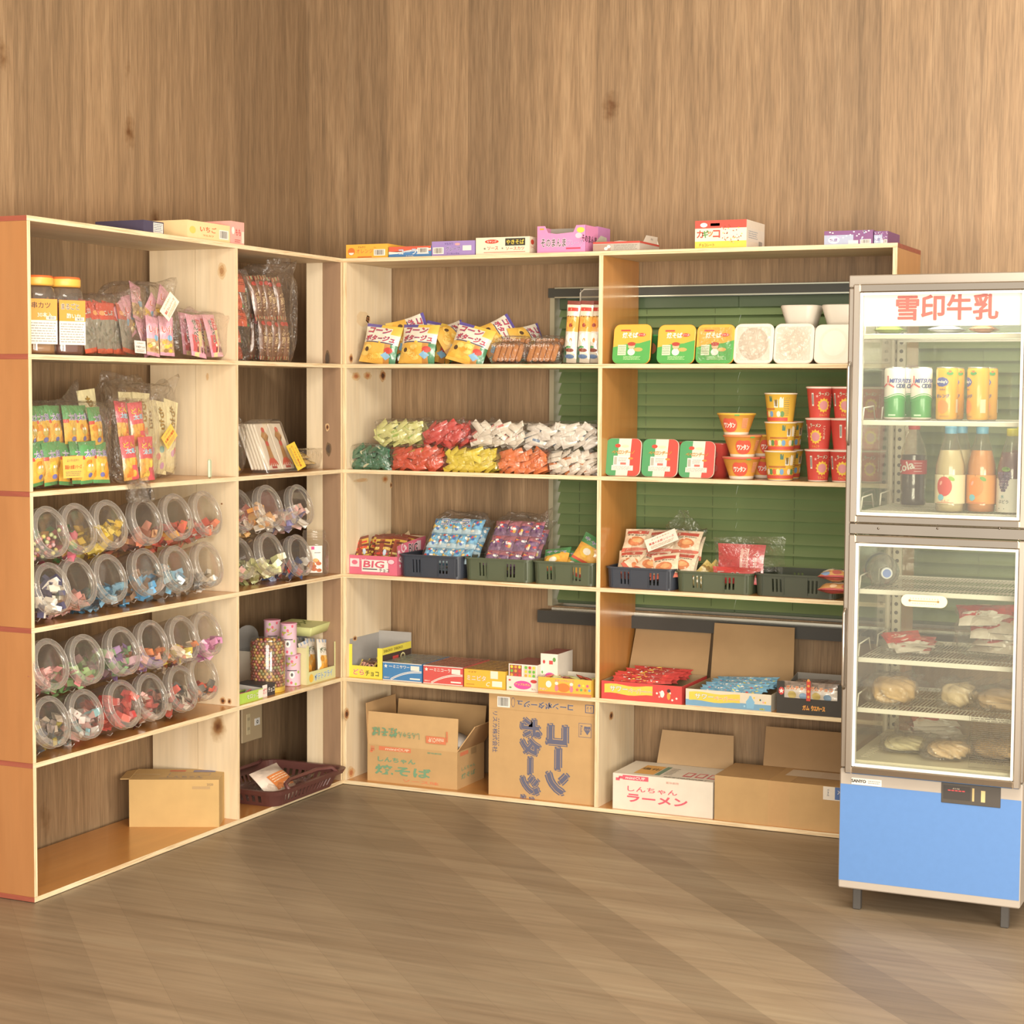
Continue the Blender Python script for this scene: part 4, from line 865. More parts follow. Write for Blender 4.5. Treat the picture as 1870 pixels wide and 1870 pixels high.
l, w_, h_ = LB(440, 618, 1392, Z5, -.0)
cn = at(637, 1401, 1, -.05); bw, bd, bh = .42, .29, cn.z-Z5
t = thing('shopping_basket', 'dark brown plastic shopping basket standing on the bottom board near the corner', 'basket', (cn.x-.012, cn.y-bw/2, Z5), HP)
m = MB(); tub(m, bw, bd, bh, .04, .16, lambda s, p, L_: int(p*L_/.012) % 2 == 1 and .06 < p < .94, '5a2f2c', zlo=.22, zhi=.62, rim=.012); m.build('basket_body', t)
for y_ in (-.008, bd+.008):
    m = MB(); z_ = bh+.006; q = 1 if y_ < 0 else -1
    m.tube([(-bw*.35, y_, z_-.012), (-bw*.33, y_+q*.02, z_+.004), (-bw*.2, y_+q*.04, z_+.006), (bw*.2, y_+q*.04, z_+.006), (bw*.33, y_+q*.02, z_+.004), (bw*.35, y_, z_-.012)], .0065, 8, '5a2f2c'); m.build('handle', t)
bxx = t.location
zz_ = bh-.055
def d_cup(m, S, w, h):
    m.rect(S, -w*.32, h*.38, w*.3, h*.75, 'e0803c', .001, 8, 4); m.txt(S, '50枚', 0, h*.44, h*.12, WHT, .0016, w=w*.2); m.fine(S, -w*.28, h*.55, w*.26, h*.72, 3, 'f6d9b8', .0014)
    for i in range(14): m.rect(S, -w*.4+w*.058*i, h*.1, -w*.4+w*.058*i+.002, h*.36, 'd8a890', .0008, 1, 4)
me = pmesh('fifty', .19, .15, .07, lambda u, v: jit('ecd9c8', .04), d_cup, 'foil')
m = MB(); p_ = thing('snack_bag', 'clear pack of wafer sheets with an orange 50 label inside the brown basket', 'snack bag', (cn.x-.11, cn.y-.25, Z5+bh-.13), HP); put(p_, me, 'pouch', 0, -.05, .05, -.75, 0, .1); film(.21, .15, .11, 77, .5, .006, 3).build('clear_wrapper', p_, (0, -.05, .02))
# ================================================================== BACK UNIT, top board
def f(m, w, h, d):
    S = FR(0); m.ell(S, -w*.37, h*.5, w*.085, h*.27, 'd8702c'); m.ell(S, -w*.37, h*.42, w*.06, h*.16, WHT, .0008, 12, a0=pi, a1=2*pi); m.txt(S, 'マルカワ', -w*.12, h*.8, h*.13, '8a5a20', w=w*.18); m.txt(S, 'オレンジ', -w*.05, h*.52, h*.3, 'd9622a', w=w*.4, out=('f3c860', .03)); m.rect(S, -w*.22, h*.06, w*.12, h*.15, 'd8702c')
    m.bar(S, w*.17, h*.18, w*.44, h*.62); m.txt(S, 'ガム', w*.2, h*.76, h*.1, 'c98530')
l, w_, h_ = BB(632, 708, 446, ZT); carton('gum_box', w_, .2, h_, 'eeb13c', f, l, 0, 'orange yellow gum box with round badge at the corner of the top board', top='e8a42e', side='f2b93e')
def f(m, w, h, d):
    S = FR(0); m.rect(S, -w/2, h*.55, w/2, h, 'dd5a40'); m.pg(S, [(-w*.5, h*.3), (-w*.3, h*.34), (0, h*.52), (w*.3, h*.56), (w*.5, h*.66), (w*.5, h*.8), (w*.2, h*.72), (0, h*.66), (-w*.3, h*.5), (-w*.5, h*.55)], WHT, .0006); m.rect(S, -w/2, 0, w/2, h*.28, '3f78b4', .0005)
    m.txt(S, 'コーラ', -w*.05, h*.5, h*.5, 'f4f0ea', .0012, w=w*.42, out=('3f78b4', .05)); m.bar(S, w*.18, h*.35, w*.44, h*.85); m.rect(S, w*.16, h*.1, w*.45, h*.33, 'f0eadc'); m.txt(S, 'フーセンガム', 0, h*.13, h*.12, WHT, .001)
l, w_, h_ = BB(710, 787, 450, ZT); carton('gum_box', w_, .19, h_, '4a82bc', f, l, 0, 'red white and blue cola gum box on the top board', top='dd6a50')
def f(m, w, h, d):
    S = FR(0); m.txt(S, 'グレープ', 0, h*.48, h*.34, '4a3a78', w=w*.34, out=('d8c8e8', .04)); m.txt(S, 'マルカワ', -.1*w, h*.82, h*.14, '5a4a88', w=w*.2); m.txt(S, 'フーセンガム', 0, h*.17, h*.12, '5a4a88', w=w*.3); m.bar(S, -w*.47, h*.15, -w*.22, h*.6); m.rect(S, w*.22, h*.35, w*.42, h*.68, 'f0ebe0'); m.ell(S, w*.1, h*.78, w*.06, h*.08, 'e8a0a0')
l, w_, h_ = BB(788.5, 867, 440, ZT); carton('gum_box', w_, .19, h_, '9a82c4', f, l, 0, 'purple grape gum box on the top board', top='a890cc')
def f(m, w, h, d):
    S = FR(0); m.ell(S, -w*.2, h*.76, w*.13, h*.12, 'c8402e'); m.txt(S, 'モヤング', -w*.2, h*.76, h*.13, WHT, .0009, w=w*.18); m.txt(S, 'ソース', -w*.18, h*.38, h*.2, 'c8402e', w=w*.2); m.txt(S, '味', -w*.33, h*.36, h*.12, '333333'); m.txt(S, '味', 0, h*.36, h*.1, '333333')
    m.rect(S, w*.05, h*.5, w*.42, h*.92, '2c2a24'); m.txt(S, 'やきそば', w*.235, h*.71, h*.27, 'eed44a', .0009, w=w*.33); m.txt(S, 'ソースカツ', w*.235, h*.34, h*.19, 'c8402e', w=w*.34); m.rect(S, -w*.35, h*.13, w*.42, h*.16, 'c8402e'); m.ell(SD(w/2), d*.12, h*.7, .012, .008, 'c8402e'); m.txt(SD(w/2), 'ソース', d*.14, h*.4, h*.16, 'c8402e')
l, w_, h_ = BB(869, 967, 433, ZT); carton('snack_box', w_, .17, h_, 'eee2c6', f, l, 0, 'cream sauce cutlet snack box with yellow on black lettering, top board')
# pink box with a torn notch
def notch_box(u0, u1, v, hh, deco, label, dd, c_out, c_in, z, y=.02, name='candy_box', k=.25):
    l, w, h = BB(u0, u1, v, z, y); m = MB(); X = w/2; t = .0016
    pr = [(-X, 0), (X, 0), (X, h), (X*.62, h), (X*.5, h*(1-k)), (X*.2, h*(1-k)*.97), (-X*.2, h*(1-k)*.93), (-X*.55, h*(1-k)), (-X*.68, h), (-X, h)]
    for yy, fl, c in ((0, 0, c_out), (t, 1, c_in)):
        P = [(x, yy, z_) for x, z_ in pr]; n = m.add(P)
        for i in range(1, len(pr)-1):
            pass
        q = [n, n+1, n+2, n+3, n+4, n+5, n+6, n+7, n+8, n+9]; m.face(q if not fl else q[::-1], c, 'card')
    for x0, x1 in ((-X, -X+t), (X-t, X)): m.box(x0, x1, t, dd, 0, h, c_out, 'card')
    m.box(-X, X, dd, dd+t, 0, h, c_out, 'card', fm={'-y': (c_in, 'card')}); m.poly([(-X, 0, .001), (X, 0, .001), (X, dd, .001), (-X, dd, .001)], c_in)
    deco(m, w, h, dd); return m.build(name, None, l, label=label, cat='box')
def f(m, w, h, d):
    S = FR(0); m.txt(S, 'そのまんま', -w*.16, h*.38, h*.3, '33262c', w=w*.52, out=('f4dce6', .04)); m.txt(S, 'グレープ', w*.28, h*.36, h*.2, '9a6ab8', w=w*.34, out=('f4dce6', .03)); m.rect(S, w*.1, h*.13, w*.4, h*.19, 'c83a5a'); m.ell(S, w*.36, h*.62, w*.07, h*.1, 'e8c8dc'); m.ell(S, w*.4, h*.82, w*.08, h*.1, 'e8d44a'); m.txt(SD(w/2), 'そのまんま', d*.3, h*.5, h*.26, '33262c')
    m.rect(S, -w*.45, h*.86, -w*.36, h*.92, 'e89a3c')
notch_box(981, 1069, 412, 0, f, 'pink grape gum display box with a torn open front on the top board', .1, 'e68ac0', '9a948a', ZT)
def f(m, w, h, d): m.txt(FR(0), 'その', 0, h*.5, h*.3, '33262c', out=('f4dce6', .04)); m.bar(FR(0), -w*.45, h*.08, -w*.1, h*.4); m.ell(FR(0), w*.2, h*.84, w*.2, h*.1, 'c8507a')
l, w_, h_ = BB(1066, 1092, 414, ZT, .13); carton('candy_box', w_, .1, h_, 'c07ab8', f, l, 0, 'magenta candy box half hidden behind the grey open display box')
l, w_, h_ = BB(1083, 1168, 441, ZT)
m = MB(); open_carton(m, w_, .17, h_, 'b3aca0', 'd9d2c2', side='c6beb2'); S = FR(0); m.rect(S, -w_/2, h_*.8, w_/2, h_, 'c8463c', .0004); m.rect(S, -w_*.5, h_*.05, -w_*.12, h_*.72, 'a8897a', .0005); m.ell(S, -w_*.16, h_*.5, .006, .005, WHT, .0008); m.ell(S, -w_*.22, h_*.3, .006, .005, WHT, .0008); m.fine(S, -w_*.05, h_*.15, w_*.45, h_*.7, 4, '8a847a'); m.rect(SD(w_/2), 0, h_*.8, .17, h_, 'c8463c')
for x0, x1, hh in ((-.5, -.2, .5), (-.18, .12, .38), (.14, .5, .44)): m.pg(lambda u, v, o: (u, .165-v*.2, h_+v), [(w_*x0, 0), (w_*x1, 0), (w_*x1*.96, h_*hh), (w_*(x0+x1)/2, h_*hh*1.15), (w_*x0+.004, h_*hh)], 'e2dccc', 0)
m.pg(lambda u, v, o: (-w_/2-.002+v*.3, u, h_+v), [(.02, 0), (.12, 0), (.1, h_*.7), (.05, h_*.8)], 'b9b4a4', 0)
m.pg(lambda u, v, o: (w_/2+v*.1, u, h_+v), [(.03, 0), (.15, 0), (.15, h_*.75), (.05, h_*.7)], 'ddd5c6', 0); m.txt(lambda u, v, o: (w_/2+.0012+v*.1, u, h_+v), 'ひつじ', .1, h_*.4, h_*.2, '44403c')
m.build('display_carton', None, l, label='low grey open display carton with a red band and raised flaps above the divider', cat='carton')
def f(m, w, h, d):
    S = FR(0); m.rect(S, -w/2, h*.72, w/2, h, 'd4483c'); m.rect(S, -w/2, 0, w/2, h*.26, 'ecca48'); 
    for i, (c, ch) in enumerate((('d4483c', 'カ'), ('4f9a4a', 'ギ'), ('e0843a', 'ッ'), ('d4483c', 'コ'))): m.txt(S, ch, w*(-.4+.1*i+(.02 if i == 3 else 0)), h*.52, h*.26*(.7 if i == 2 else 1), c, .0009, out=('6a3a20', .02))
    m.txt(S, 'チョコレート', -w*.27, h*.13, h*.11, '6a4a20', w=w*.3); m.ell(S, -w*.33, h*.84, w*.07, h*.08, WHT); m.rect(S, -w*.2, h*.8, -w*.02, h*.9, 'f0d8c8')
    for i in range(40):
        a = rnd.uniform(0, 6.3); q = rnd.uniform(.05, .17); m.ell(S, w*(.2+q*cos(a)*1.3), h*.52+h*q*2.2*sin(a), w*.012, w*.011, rnd.choice(['c8402e', '8a3a2a', 'e8c83c', 'd8a0a0', 'a8682c']), .0008, 6)
    S2 = SD(w/2); m.rect(S2, d*.02, h*.25, d*.98, h*.72, 'e8e4da'); m.fine(S2, d*.1, h*.35, d*.6, h*.65, 4, '9aa8b8'); m.bar(S2, d*.62, h*.1, d*.9, h*.35)
l, w_, h_ = BB(1269, 1363, 402, ZT); carton('candy_box', w_, .18, h_, 'f0e4cc', f, l, 0, 'white yellow and red chocolate box alone on the right part of the top board', side='ece4d4')
def f(m, w, h, d):
    S = FR(0); m.rect(S, -w*.5, 0, w*.1, h*.7, 'a9b4d0'); m.ell(S, -w*.3, h*.35, w*.12, h*.25, 'd0d8e8', .0006); m.txt(S, '入欲', -w*.3, h*.35, h*.25, '6a5a98', .0009); m.rect(S, 0, h*.05, w*.2, h*.3, 'efe8dc', .0008); m.bar(S, w*.24, h*.05, w*.46, h*.35)
    for i in range(22): m.ell(S, w*rnd.uniform(-.45, .45), h*rnd.uniform(.35, .95), w*.02, h*.05, rnd.choice(['e8e0f0', 'c8a8d8', 'a8b8e0', 'f0e8e0']), .0007, 6)
l, w_, h_ = BB(1505, 1594, 421, ZT); carton('candy_box', w_, .15, h_, '7a4a80', f, l, 0, 'purple and pale blue candy box near the right end of the top board', side='7a4a80')
l, w_, h_ = BB(1596, 1621, 422, ZT, .02); carton('candy_box', w_, .15, h_, '74467a', f, l, 0, 'smaller purple candy box touching the right end of the purple and blue one')
# ---- row 1: corn chips
corn = PK('corn', .13, .13, .042, c_corn, d_corn, 4, nu=12, nv=12, wr=.002)
def chips(u, v, y, rx, ry, rz, k, lab, z=Z1, dz=0, zabs=None):
    x = xat(u, y, z); zz = z+.002 if zabs is None else zabs
    obj('snack_bag', corn[k % 4], None, (x, y, zz), rot=(rx, ry, rz), label=lab, cat='snack bag', group='corn snack bags heaped on the shelf')
chips(688, 0, .045, -.28, .12, .05, 0, 'corn snack bag standing at the left end of the heap, front row')
chips(760, 0, .045, -.28, .02, 0, 1, 'corn snack bag second from the left in the front row of the heap')
chips(846, 0, .04, -.36, .26, .05, 2, 'corn snack bag leaning right, third in the front row of the heap')
for i, (u, y, zh, rx, ry, k, lb) in enumerate([(715, .1, .06, -.6, 1.2, 3, 'corn snack bag lying on its side behind the leftmost front bag'), (760, .13, .045, -1.0, .4, 0, 'corn snack bag tipped back on top behind the second front bag'), (805, .11, .05, -1.1, 1.0, 1, 'corn snack bag lying highest on the heap'),
     (835, .14, .03, -.8, -.9, 2, 'corn snack bag lying behind the leaning bag'), (880, .12, .045, -.7, 1.0, 3, 'corn snack bag sliding down at the right of the heap'), (790, .16, .0, -.3, .2, 0, 'corn snack bag standing at the back of the heap')]):
    chips(u, 0, y, rx, ry, 0, k, lb, zabs=Z1+.012+zh)
x = xat(935, .15, Z1); obj('snack_bag', corn[1], None, (x, .16, Z1+.055), rot=(-1.1, 1.2, 0), label='single corn snack bag lying behind the biscuit packs', cat='snack bag', group='corn snack bags heaped on the shelf')
# biscuit packs: four golden fingers in clear film
fing = MB(); fing.M = Tm(0, 0, 0); 
fing.cbox(-.009, .009, -.007, .007, -.028, .028, .005, 'b8743c', 'matte'); FG = fing.mesh('biscuit')
def biscuit_pack(u, y, z, lab, rx=-.25):
    x = xat(u, y, Z1); t = thing('biscuit_pack', lab, 'biscuits', (x, y, z), 0, 'biscuit finger packs beside the corn snacks')
    for i in range(5): put(t, FG, 'biscuit', -.04+.02*i, .014, .034, rx, .22, 0)
    film(.125, .035, .068, int(u), .45, .003, 0).build('clear_wrapper', t); 
    m = MB(); m.txt(lambda a, b_, o: (a, -.004-o, b_), 'フィンガービスケット', -.01, .056, .009, 'efe2d4', w=.08); m.txt(lambda a, b_, o: (a, -.004-o, b_), 'ココナッツ', 0, .014, .007, 'efe2d4', w=.06); m.build('lettering', t)
for u, y, dz, lb in ((925, .03, 0, 'clear pack of biscuit fingers, front left of the four'), (988, .035, 0, 'clear pack of biscuit fingers, front right of the four'), (936, .085, .02, 'clear pack of biscuit fingers, behind the front left pack'), (998, .09, .02, 'clear pack of biscuit fingers, behind the front right pack')): biscuit_pack(u, y, Z1+.001+dz, lb)
# stick snacks in a clear holder
stk = PK('stick', .043, .19, .028, c_stick, d_stick, 3, nu=8, nv=16)
for i, (u, y, lb) in enumerate(((1040, .03, 'leftmost'), (1064, .035, 'second from the left'), (1083, .05, 'third from the left, partly behind the divider'), (1045, .085, 'rear left, behind the leftmost'), (1070, .09, 'rear right, behind the second'))):
    x = xat(u, y, Z1); obj('snack_stick', stk[i % 3], None, (min(x, XM-.024), y, Z1+.004), rot=(-.07, .05, rnd.uniform(-.1, .1)), label='puffed corn stick pouch in clear holder, '+lb, cat='snack', group='puffed corn stick pouches in the clear holder')
x0, x1 = xat(1023, .012, Z1), XM-.002
m = MB(); W_ = x1-x0; m.loft([rloop(W_, .15, .012, .001, 3), rloop(W_, .15, .012, .03, 3)], mat='clear_plastic', capt=False); m.box(-W_/2, W_/2, .073, .0745, .03, .235, mat='clear_plastic'); m.tube([(-W_/2, .075, .03), (-W_/2, .075, .225), (-W_/2+.012, .075, .236), (W_/2, .075, .236)], .003, 6, 'cfcabb', 'plastic')
m.build('snack_holder', None, ((x0+x1)/2, .095, Z1), label='clear upright plastic holder with pale rim around the stick snacks', cat='holder')
# ---- row 2: clear bags of small bars
def bar_mesh(c1, c2, c3):
    m = MB(); L_, W_, H_ = .05, .021, .011
    for s in (1, -1):
        S = lambda u, v, s=s: ((u-.5)*L_, (v-.5)*W_, s*H_/2*(sin(pi*min(1, max(0, (u-.12)/.76)))**.4 if .12 < u < .88 else 0)*sin(pi*v)**.4+s*.0004)
        m.grid(S, 6, 3, lambda u, v: c2 if v > .7 and u < .5 else (c3 if .42 < u < .58 and v < .6 and s > 0 else c1), 'foil', flip=s < 0)
    return m.mesh('snack_bar')
barp = {'yg': ('d8d888', '9ab84e', 'e8e8b0'), 'red': ('cf3f3c', 'b8342f', '5a5a68'), 'wht': ('e6dccb', 'c86a62', 'e8e0d4'), 'wbl': ('e4ddd2', '6a86a8', 'd8d0c4'), 'grn': ('2f6a4c', 'd8d8b0', 'a84038'), 'rog': ('d3492f', 'b98c3c', 'd85a3a'), 'yel': ('e6cf3c', 'dcc22e', '8a9ab0'), 'ora': ('e5743a', 'd8642c', '7a8a50'), 'who': ('e8dfd0', 'cf7a44', 'a85a30')}
bm = {k: [bar_mesh(*v), bar_mesh(v[0], v[0], v[1])] for k, v in barp.items()}
def bar_bag(u0, u1, vt, z, key, lab, seed, y=.03, dd=.12):
    l, w, h = BB(u0, u1, vt, z, y); h = .074; t = thing('candy_bag', lab, 'candy bag', l); r = random.Random(seed)
    n = 0
    nx = max(3, int(w/.03))
    for j in range(4):
        for i in range(nx):
            for q in range(2 if j < 3 else 1):
                x = -w/2+.02+(w-.04)*(i+.5*(j % 2)*.5)/(nx-1) if nx > 1 else 0
                x = max(-w/2+.022, min(w/2-.022, x)); yy = .012+q*.03
                put(t, bm[key][r.random() < .5], 'snack_bar', x+r.uniform(-.004, .004), yy+r.uniform(-.003, .004), .011+j*.0165+r.uniform(-.003, .003), HP-.25+r.uniform(-.5, .4), -.42+r.uniform(-.28, .28)+(.9 if r.random() < .2 else 0), r.uniform(-.35, .35)); n += 1
    for i in range(nx*2): put(t, bm[key][r.random() < .5], 'snack_bar', r.uniform(-.42, .42)*w, r.uniform(.02, dd-.03), .068, r.uniform(-.2, .2), r.uniform(-.1, .1), r.uniform(-.8, .8))
    film(w*1.0, dd, h+.006, seed, .38, .0035, 2).build('clear_wrapper', t, (0, -.012, 0)); return t
rows = [(636, 710, 815, 'grn', 'clear bag of dark green and cream bars, lower layer at the panel'), (712, 806, 820, 'rog', 'clear bag of red and gold bars in the lower layer'), (808, 904, 822, 'yel', 'clear bag of yellow bars in the lower layer'), (906, 996, 822, 'ora', 'clear bag of orange bars in the lower layer'), (998, 1088, 822, 'who', 'clear bag of white and orange brown bars, lower layer beside the divider')]
for i, (a, c, v, k, lb) in enumerate(rows): bar_bag(a, c, v, Z2+.001, k, lb, 100+i)
rows = [(682, 768, 775, 'yg', 'clear bag of pale green yellow bars, upper layer left end'), (770, 856, 778, 'red', 'clear bag of bright red bars in the upper layer'), (858, 954, 778, 'wht', 'clear bag of white and pink striped bars in the upper layer'), (956, 1086, 780, 'wbl', 'clear bag of white bars with blue print, upper layer by the divider')]
for i, (a, c, v, k, lb) in enumerate(rows): bar_bag(a, c, v, Z2+.083, k, lb, 120+i, .04)
# ---- row 3: pink display carton
l, w_, h_ = BB(636, 725, 1015, Z3, .018); dd = .2; PKC = 'd9657f'
t = thing('display_carton', 'pink open display carton of chocolate bars reading BIG at the left panel', 'carton', l); X = w_/2; hb = h_*1.9
m = MB(); m.box(-X, X, 0, .002, 0, h_, PKC, fm={'+y': ('b39a78', 'card')})
for s, a in ((-1, -X), (1, X-.002)):
    m.add([]); q = [(a, .002, 0), (a, dd, 0), (a, dd, hb), (a, .03, h_*1.65), (a, .002, h_*1.55)]; q2 = [(p[0]+.002, *p[1:]) for p in q]
    m.poly(q[::-1], 'b39a78' if s > 0 else PKC); m.poly(q2, PKC if s > 0 else 'b39a78')
m.box(-X, X, dd, dd+.002, 0, hb, 'b39a78'); m.poly([(-X, 0, .001), (X, 0, .001), (X, dd, .001), (-X, dd, .001)], 'b39a78')
for a, c in ((-.3, .09), (.1, .09)): m.pg(lambda u, v, o: (u, dd-.001, hb+v), [(w_*a-.01, 0), (w_*a+.015, 0), (w_*a+.01, .015)], 'a88e6a', 0)
S = FR(0); m.rect(S, -w_*.46, h_*.38, -w_*.27, h_*.82, 'f0d8d8'); m.ell(S, -w_*.365, h_*.62, w_*.06, h_*.12, PKC, .0008); m.rect(S, -w_*.22, h_*.15, w_*.32, h_*.78, 'f2e8e0', .0004); m.txt(S, 'BIG', w_*.03, h_*.55, h_*.36, 'd8506a', .001, w=w_*.42, sk=.12, out=('8a2a3c', .012)); m.txt(S, 'チョコ', w_*.24, h_*.25, h_*.2, '33282c', .001, w=w_*.2); m.rect(S, -w_*.2, h_*.26, w_*.1, h_*.31, '33282c', .0008)
m.txt(S, 'スーパー', -w_*.17, h_*.78, h_*.14, 'f6e0e0', .001, w=w_*.16); m.ell(S, w_*.38, h_*.72, w_*.08, h_*.15, 'c84a68', .0008); m.ell(S, w_*.38, h_*.72, w_*.065, h_*.12, 'f0c8d0', .001)
S = SD(X); m.star(S, .012, h_*1.25, .009, 'f6e0e4'); m.star(S, .06, h_*1.4, .008, 'f6e0e4'); m.txt(S, 'BIG', .035, h_*1.15, h_*.5, 'f4dce0', .001, rot=1.2); m.txt(S, 'BIG', .11, h_*1.35, h_*.5, '33282c', .001, out=('f4dce0', .04)); m.rect(S, .135, h_*1.2, .165, h_*1.7, 'f0d0d8'); m.star(S, .085, h_*.9, .009, 'f6e0e4'); m.star(S, .02, h_*.5, .008, 'f6e0e4')
m.build('box', t)
bars = PK('choco', .06, .12, .012, c_bar, d_bar, 3)
for i in range(12): put(t, bars[i % 3], 'chocolate_bar', -.045+(i % 3)*.042+rnd.uniform(-.006, .006), .02+.013*i, .012, -.5, rnd.uniform(-.3, .3), rnd.uniform(-.2, .2))
# crates
def crate(u0, u1, vt, z, col, label, y=.02, dd=.215):
    l, w, h = BB(u0, u1, vt, z, y); t = thing('plastic_crate', label, 'crate', l); m = MB()
    sl_ = lambda s, p, L_: (s in 'fb' and any(abs(p*L_-c) < .0028 for c in (L_*.17, L_*.17+.012, L_*.17+.024, L_*.7, L_*.7+.012, L_*.7+.024))) or (s in 'lr' and any(abs(p*L_-c) < .0028 for c in (L_*.4, L_*.4+.015, L_*.4+.03)))
    tub(m, w*.99, dd, h, .022, .03, sl_, col, th=.0025, zlo=.2, zhi=.78, rim=.004, step=.006)
    for a in (.1, .36, .64, .93): m.box(-w/2+w*a-.001, -w/2+w*a+.001, -.0022, .004, h*.1, h*.88, col, 'plastic')
    m.build('crate_body', t); return l, w, h
NV, OL, DO = '2c3340', '46503a', '363d30'
c1 = crate(728, 842, 1014, Z3, NV, 'dark navy slotted plastic crate beside the pink carton')
c2 = crate(846, 969, 1020, Z3, OL, 'olive green slotted crate, left of two in the window cell edge')
c3 = crate(971, 1087, 1026, Z3, OL, 'olive green slotted crate right against the divider, holding round corn snacks')
c4 = crate(1105, 1230, 1037, Z3, NV, 'dark navy slotted crate just right of the divider')
c5 = crate(1232, 1373, 1045, Z3, OL, 'olive green slotted crate in the middle of the right cell')
c6 = crate(1376, 1530, 1050, Z3, DO, 'nearly empty dark olive slotted crate beside the fridge')
# bags in crates
def crate_bag(c, w, d, h, label, pm, n, rx, seed, nx=4, nz=2, part='pouch', dy=.03, dx=0, pw=.05, ph=.06, card=None, ears=2, extra=()):
    l = c[0]; t = thing('snack_bag', label, 'snack bag', (l[0]+dx, l[1]+dy, l[2]+c[2]*.55), 0)
    r = random.Random(seed); M0 = MX.Rotation(rx, 4, 'X')
    for j in range(nz):
        for i in range(nx):
            p = M0 @ V((-w/2+.02+(w-.04)*i/(nx-1), -.004, .004+j*ph*.95)); put(t, pm[r.randrange(len(pm))], part, p.x, p.y, p.z, rx, r.uniform(-.1, .1), 0)
            p = M0 @ V((-w/2+.02+(w-.04)*i/(nx-1), d*.6, .004+j*ph*.95)); put(t, pm[r.randrange(len(pm))], part, p.x, p.y, p.z, rx, r.uniform(-.1, .1), 0)
    m = film(w*1.12, d*1.1, h, seed, .42, .004, ears); fo = m.build('clear_wrapper', t, M0 @ V((0, -.014, 0))); fo.rotation_euler = (rx, 0, 0)
    for q in extra: q(t, M0)
    return t
blu = PK('blue', .043, .062, .022, lambda u, v: jit('6fb0d8', .1) if v > .25 else 'b8d8e8', d_mix(['d8443c', 'f0ead8', '3f6ab0', 'e8c05a', 'f4f0ea']), 4)
pur = PK('purple', .046, .062, .022, lambda u, v: jit('7a5a80', .12) if v < .6 else 'b06a7a', d_mix(['d0444a', 'f2ece4', 'e0b84a', '5a3a68', 'f2ece4']), 4)
def cola(t, M0): m = MB(); m.M = M0 @ Tm(0, -.03, .15); m.txt(FR(0), 'コーラ', 0, 0, .028, '3a5a98', w=.1, out=(WHT, .04)); m.build('lettering', t)
crate_bag(c1, .175, .06, .22, 'clear bag of blue cola candies slumped in the navy crate', blu, 0, -.72, 201, 5, 3, dx=.04, ph=.062, extra=(cola,))
crate_bag(c2, .165, .06, .22, 'clear bag of purple and red heart candies leaning in the olive crate', pur, 0, -.72, 202, 4, 3, dx=.02, ph=.062)
def d_pota(m, S, w, h):
    m.txt(S, 'キャベ', 0, h*.8, h*.13, '3a3a8a', .0012, w=w*.8, out=(WHT, .05), rot=-.1)
    m.ell(S, -w*.05, h*.45, w*.3, h*.2, 'f0c048', .0007, 12); m.ell(S, -w*.05, h*.45, w*.16, h*.11, 'f0ead8', .0011, 10); m.ell(S, w*.2, h*.3, w*.2, h*.13, 'e8a83c', .0009, 12); m.ell(S, w*.28, h*.1, w*.14, h*.06, 'c84a34', .001, 9)
pta = PK('cabbage', .09, .1, .028, lambda u, v: '4a8f56' if v > .64+.1*u or v < .08 else ('d0503a' if v < .16 else jit('ecaa44', .05)), d_pota, 3)
for i, (u, y, dz, rx, ry, lb) in enumerate(((1010, .06, .03, -.75, -.15, 'round corn snack bag lying at the left of the olive crate by the divider'), (1062, .09, .055, -.35, .45, 'green and yellow snack bag sticking up highest in the crate by the divider'), (1040, .07, .02, -.8, .2, 'green and yellow snack bag lying low in the middle of the crate by the divider'), (1075, .12, .02, -.6, -.2, 'green and yellow snack bag at the back of the crate by the divider'))):
    x = min(xat(u, y, Z3+.05), XM-.055); obj('snack_bag', pta[i % 3], None, (x, y, Z3+dz), rot=(rx, ry, 0), label=lb, cat='snack bag', group='green and yellow snack bags in the crate')
def d_kat(m, S, w, h):
    m.ell(S, 0, h*.42, w*.32, h*.2, 'c8764a', .0007, 12); m.ell(S, w*.05, h*.45, w*.2, h*.1, 'e0a068', .001, 10); m.rect(S, -w*.4, h*.74, w*.4, h*.88, 'b8483a', .0007, 6); m.txt(S, 'Big Katsu', 0, h*.68, h*.07, '2c2622', .001, w=w*.7)
kat = PK('katsu', .09, .085, .02, lambda u, v: jit('e6d2b4', .05) if v > .2 else 'c8604c', d_kat, 3)
crate_bag(c4, .2, .05, .17, 'large clear bag of cutlet snacks with white label over the navy crate', kat, 0, -.62, 203, 3, 2, dx=.035, ph=.08, dy=.035, ears=3,
    extra=(lambda t, M0: [m_.build('paper_label', t) for m_ in [(lambda m: (label_card(m, M0 @ Tm(.01, -.036, .11, 0, -.5), .1, .045, 'efe4d6', '菓道の太郎シリーズ'), m)[1])(MB())]],))
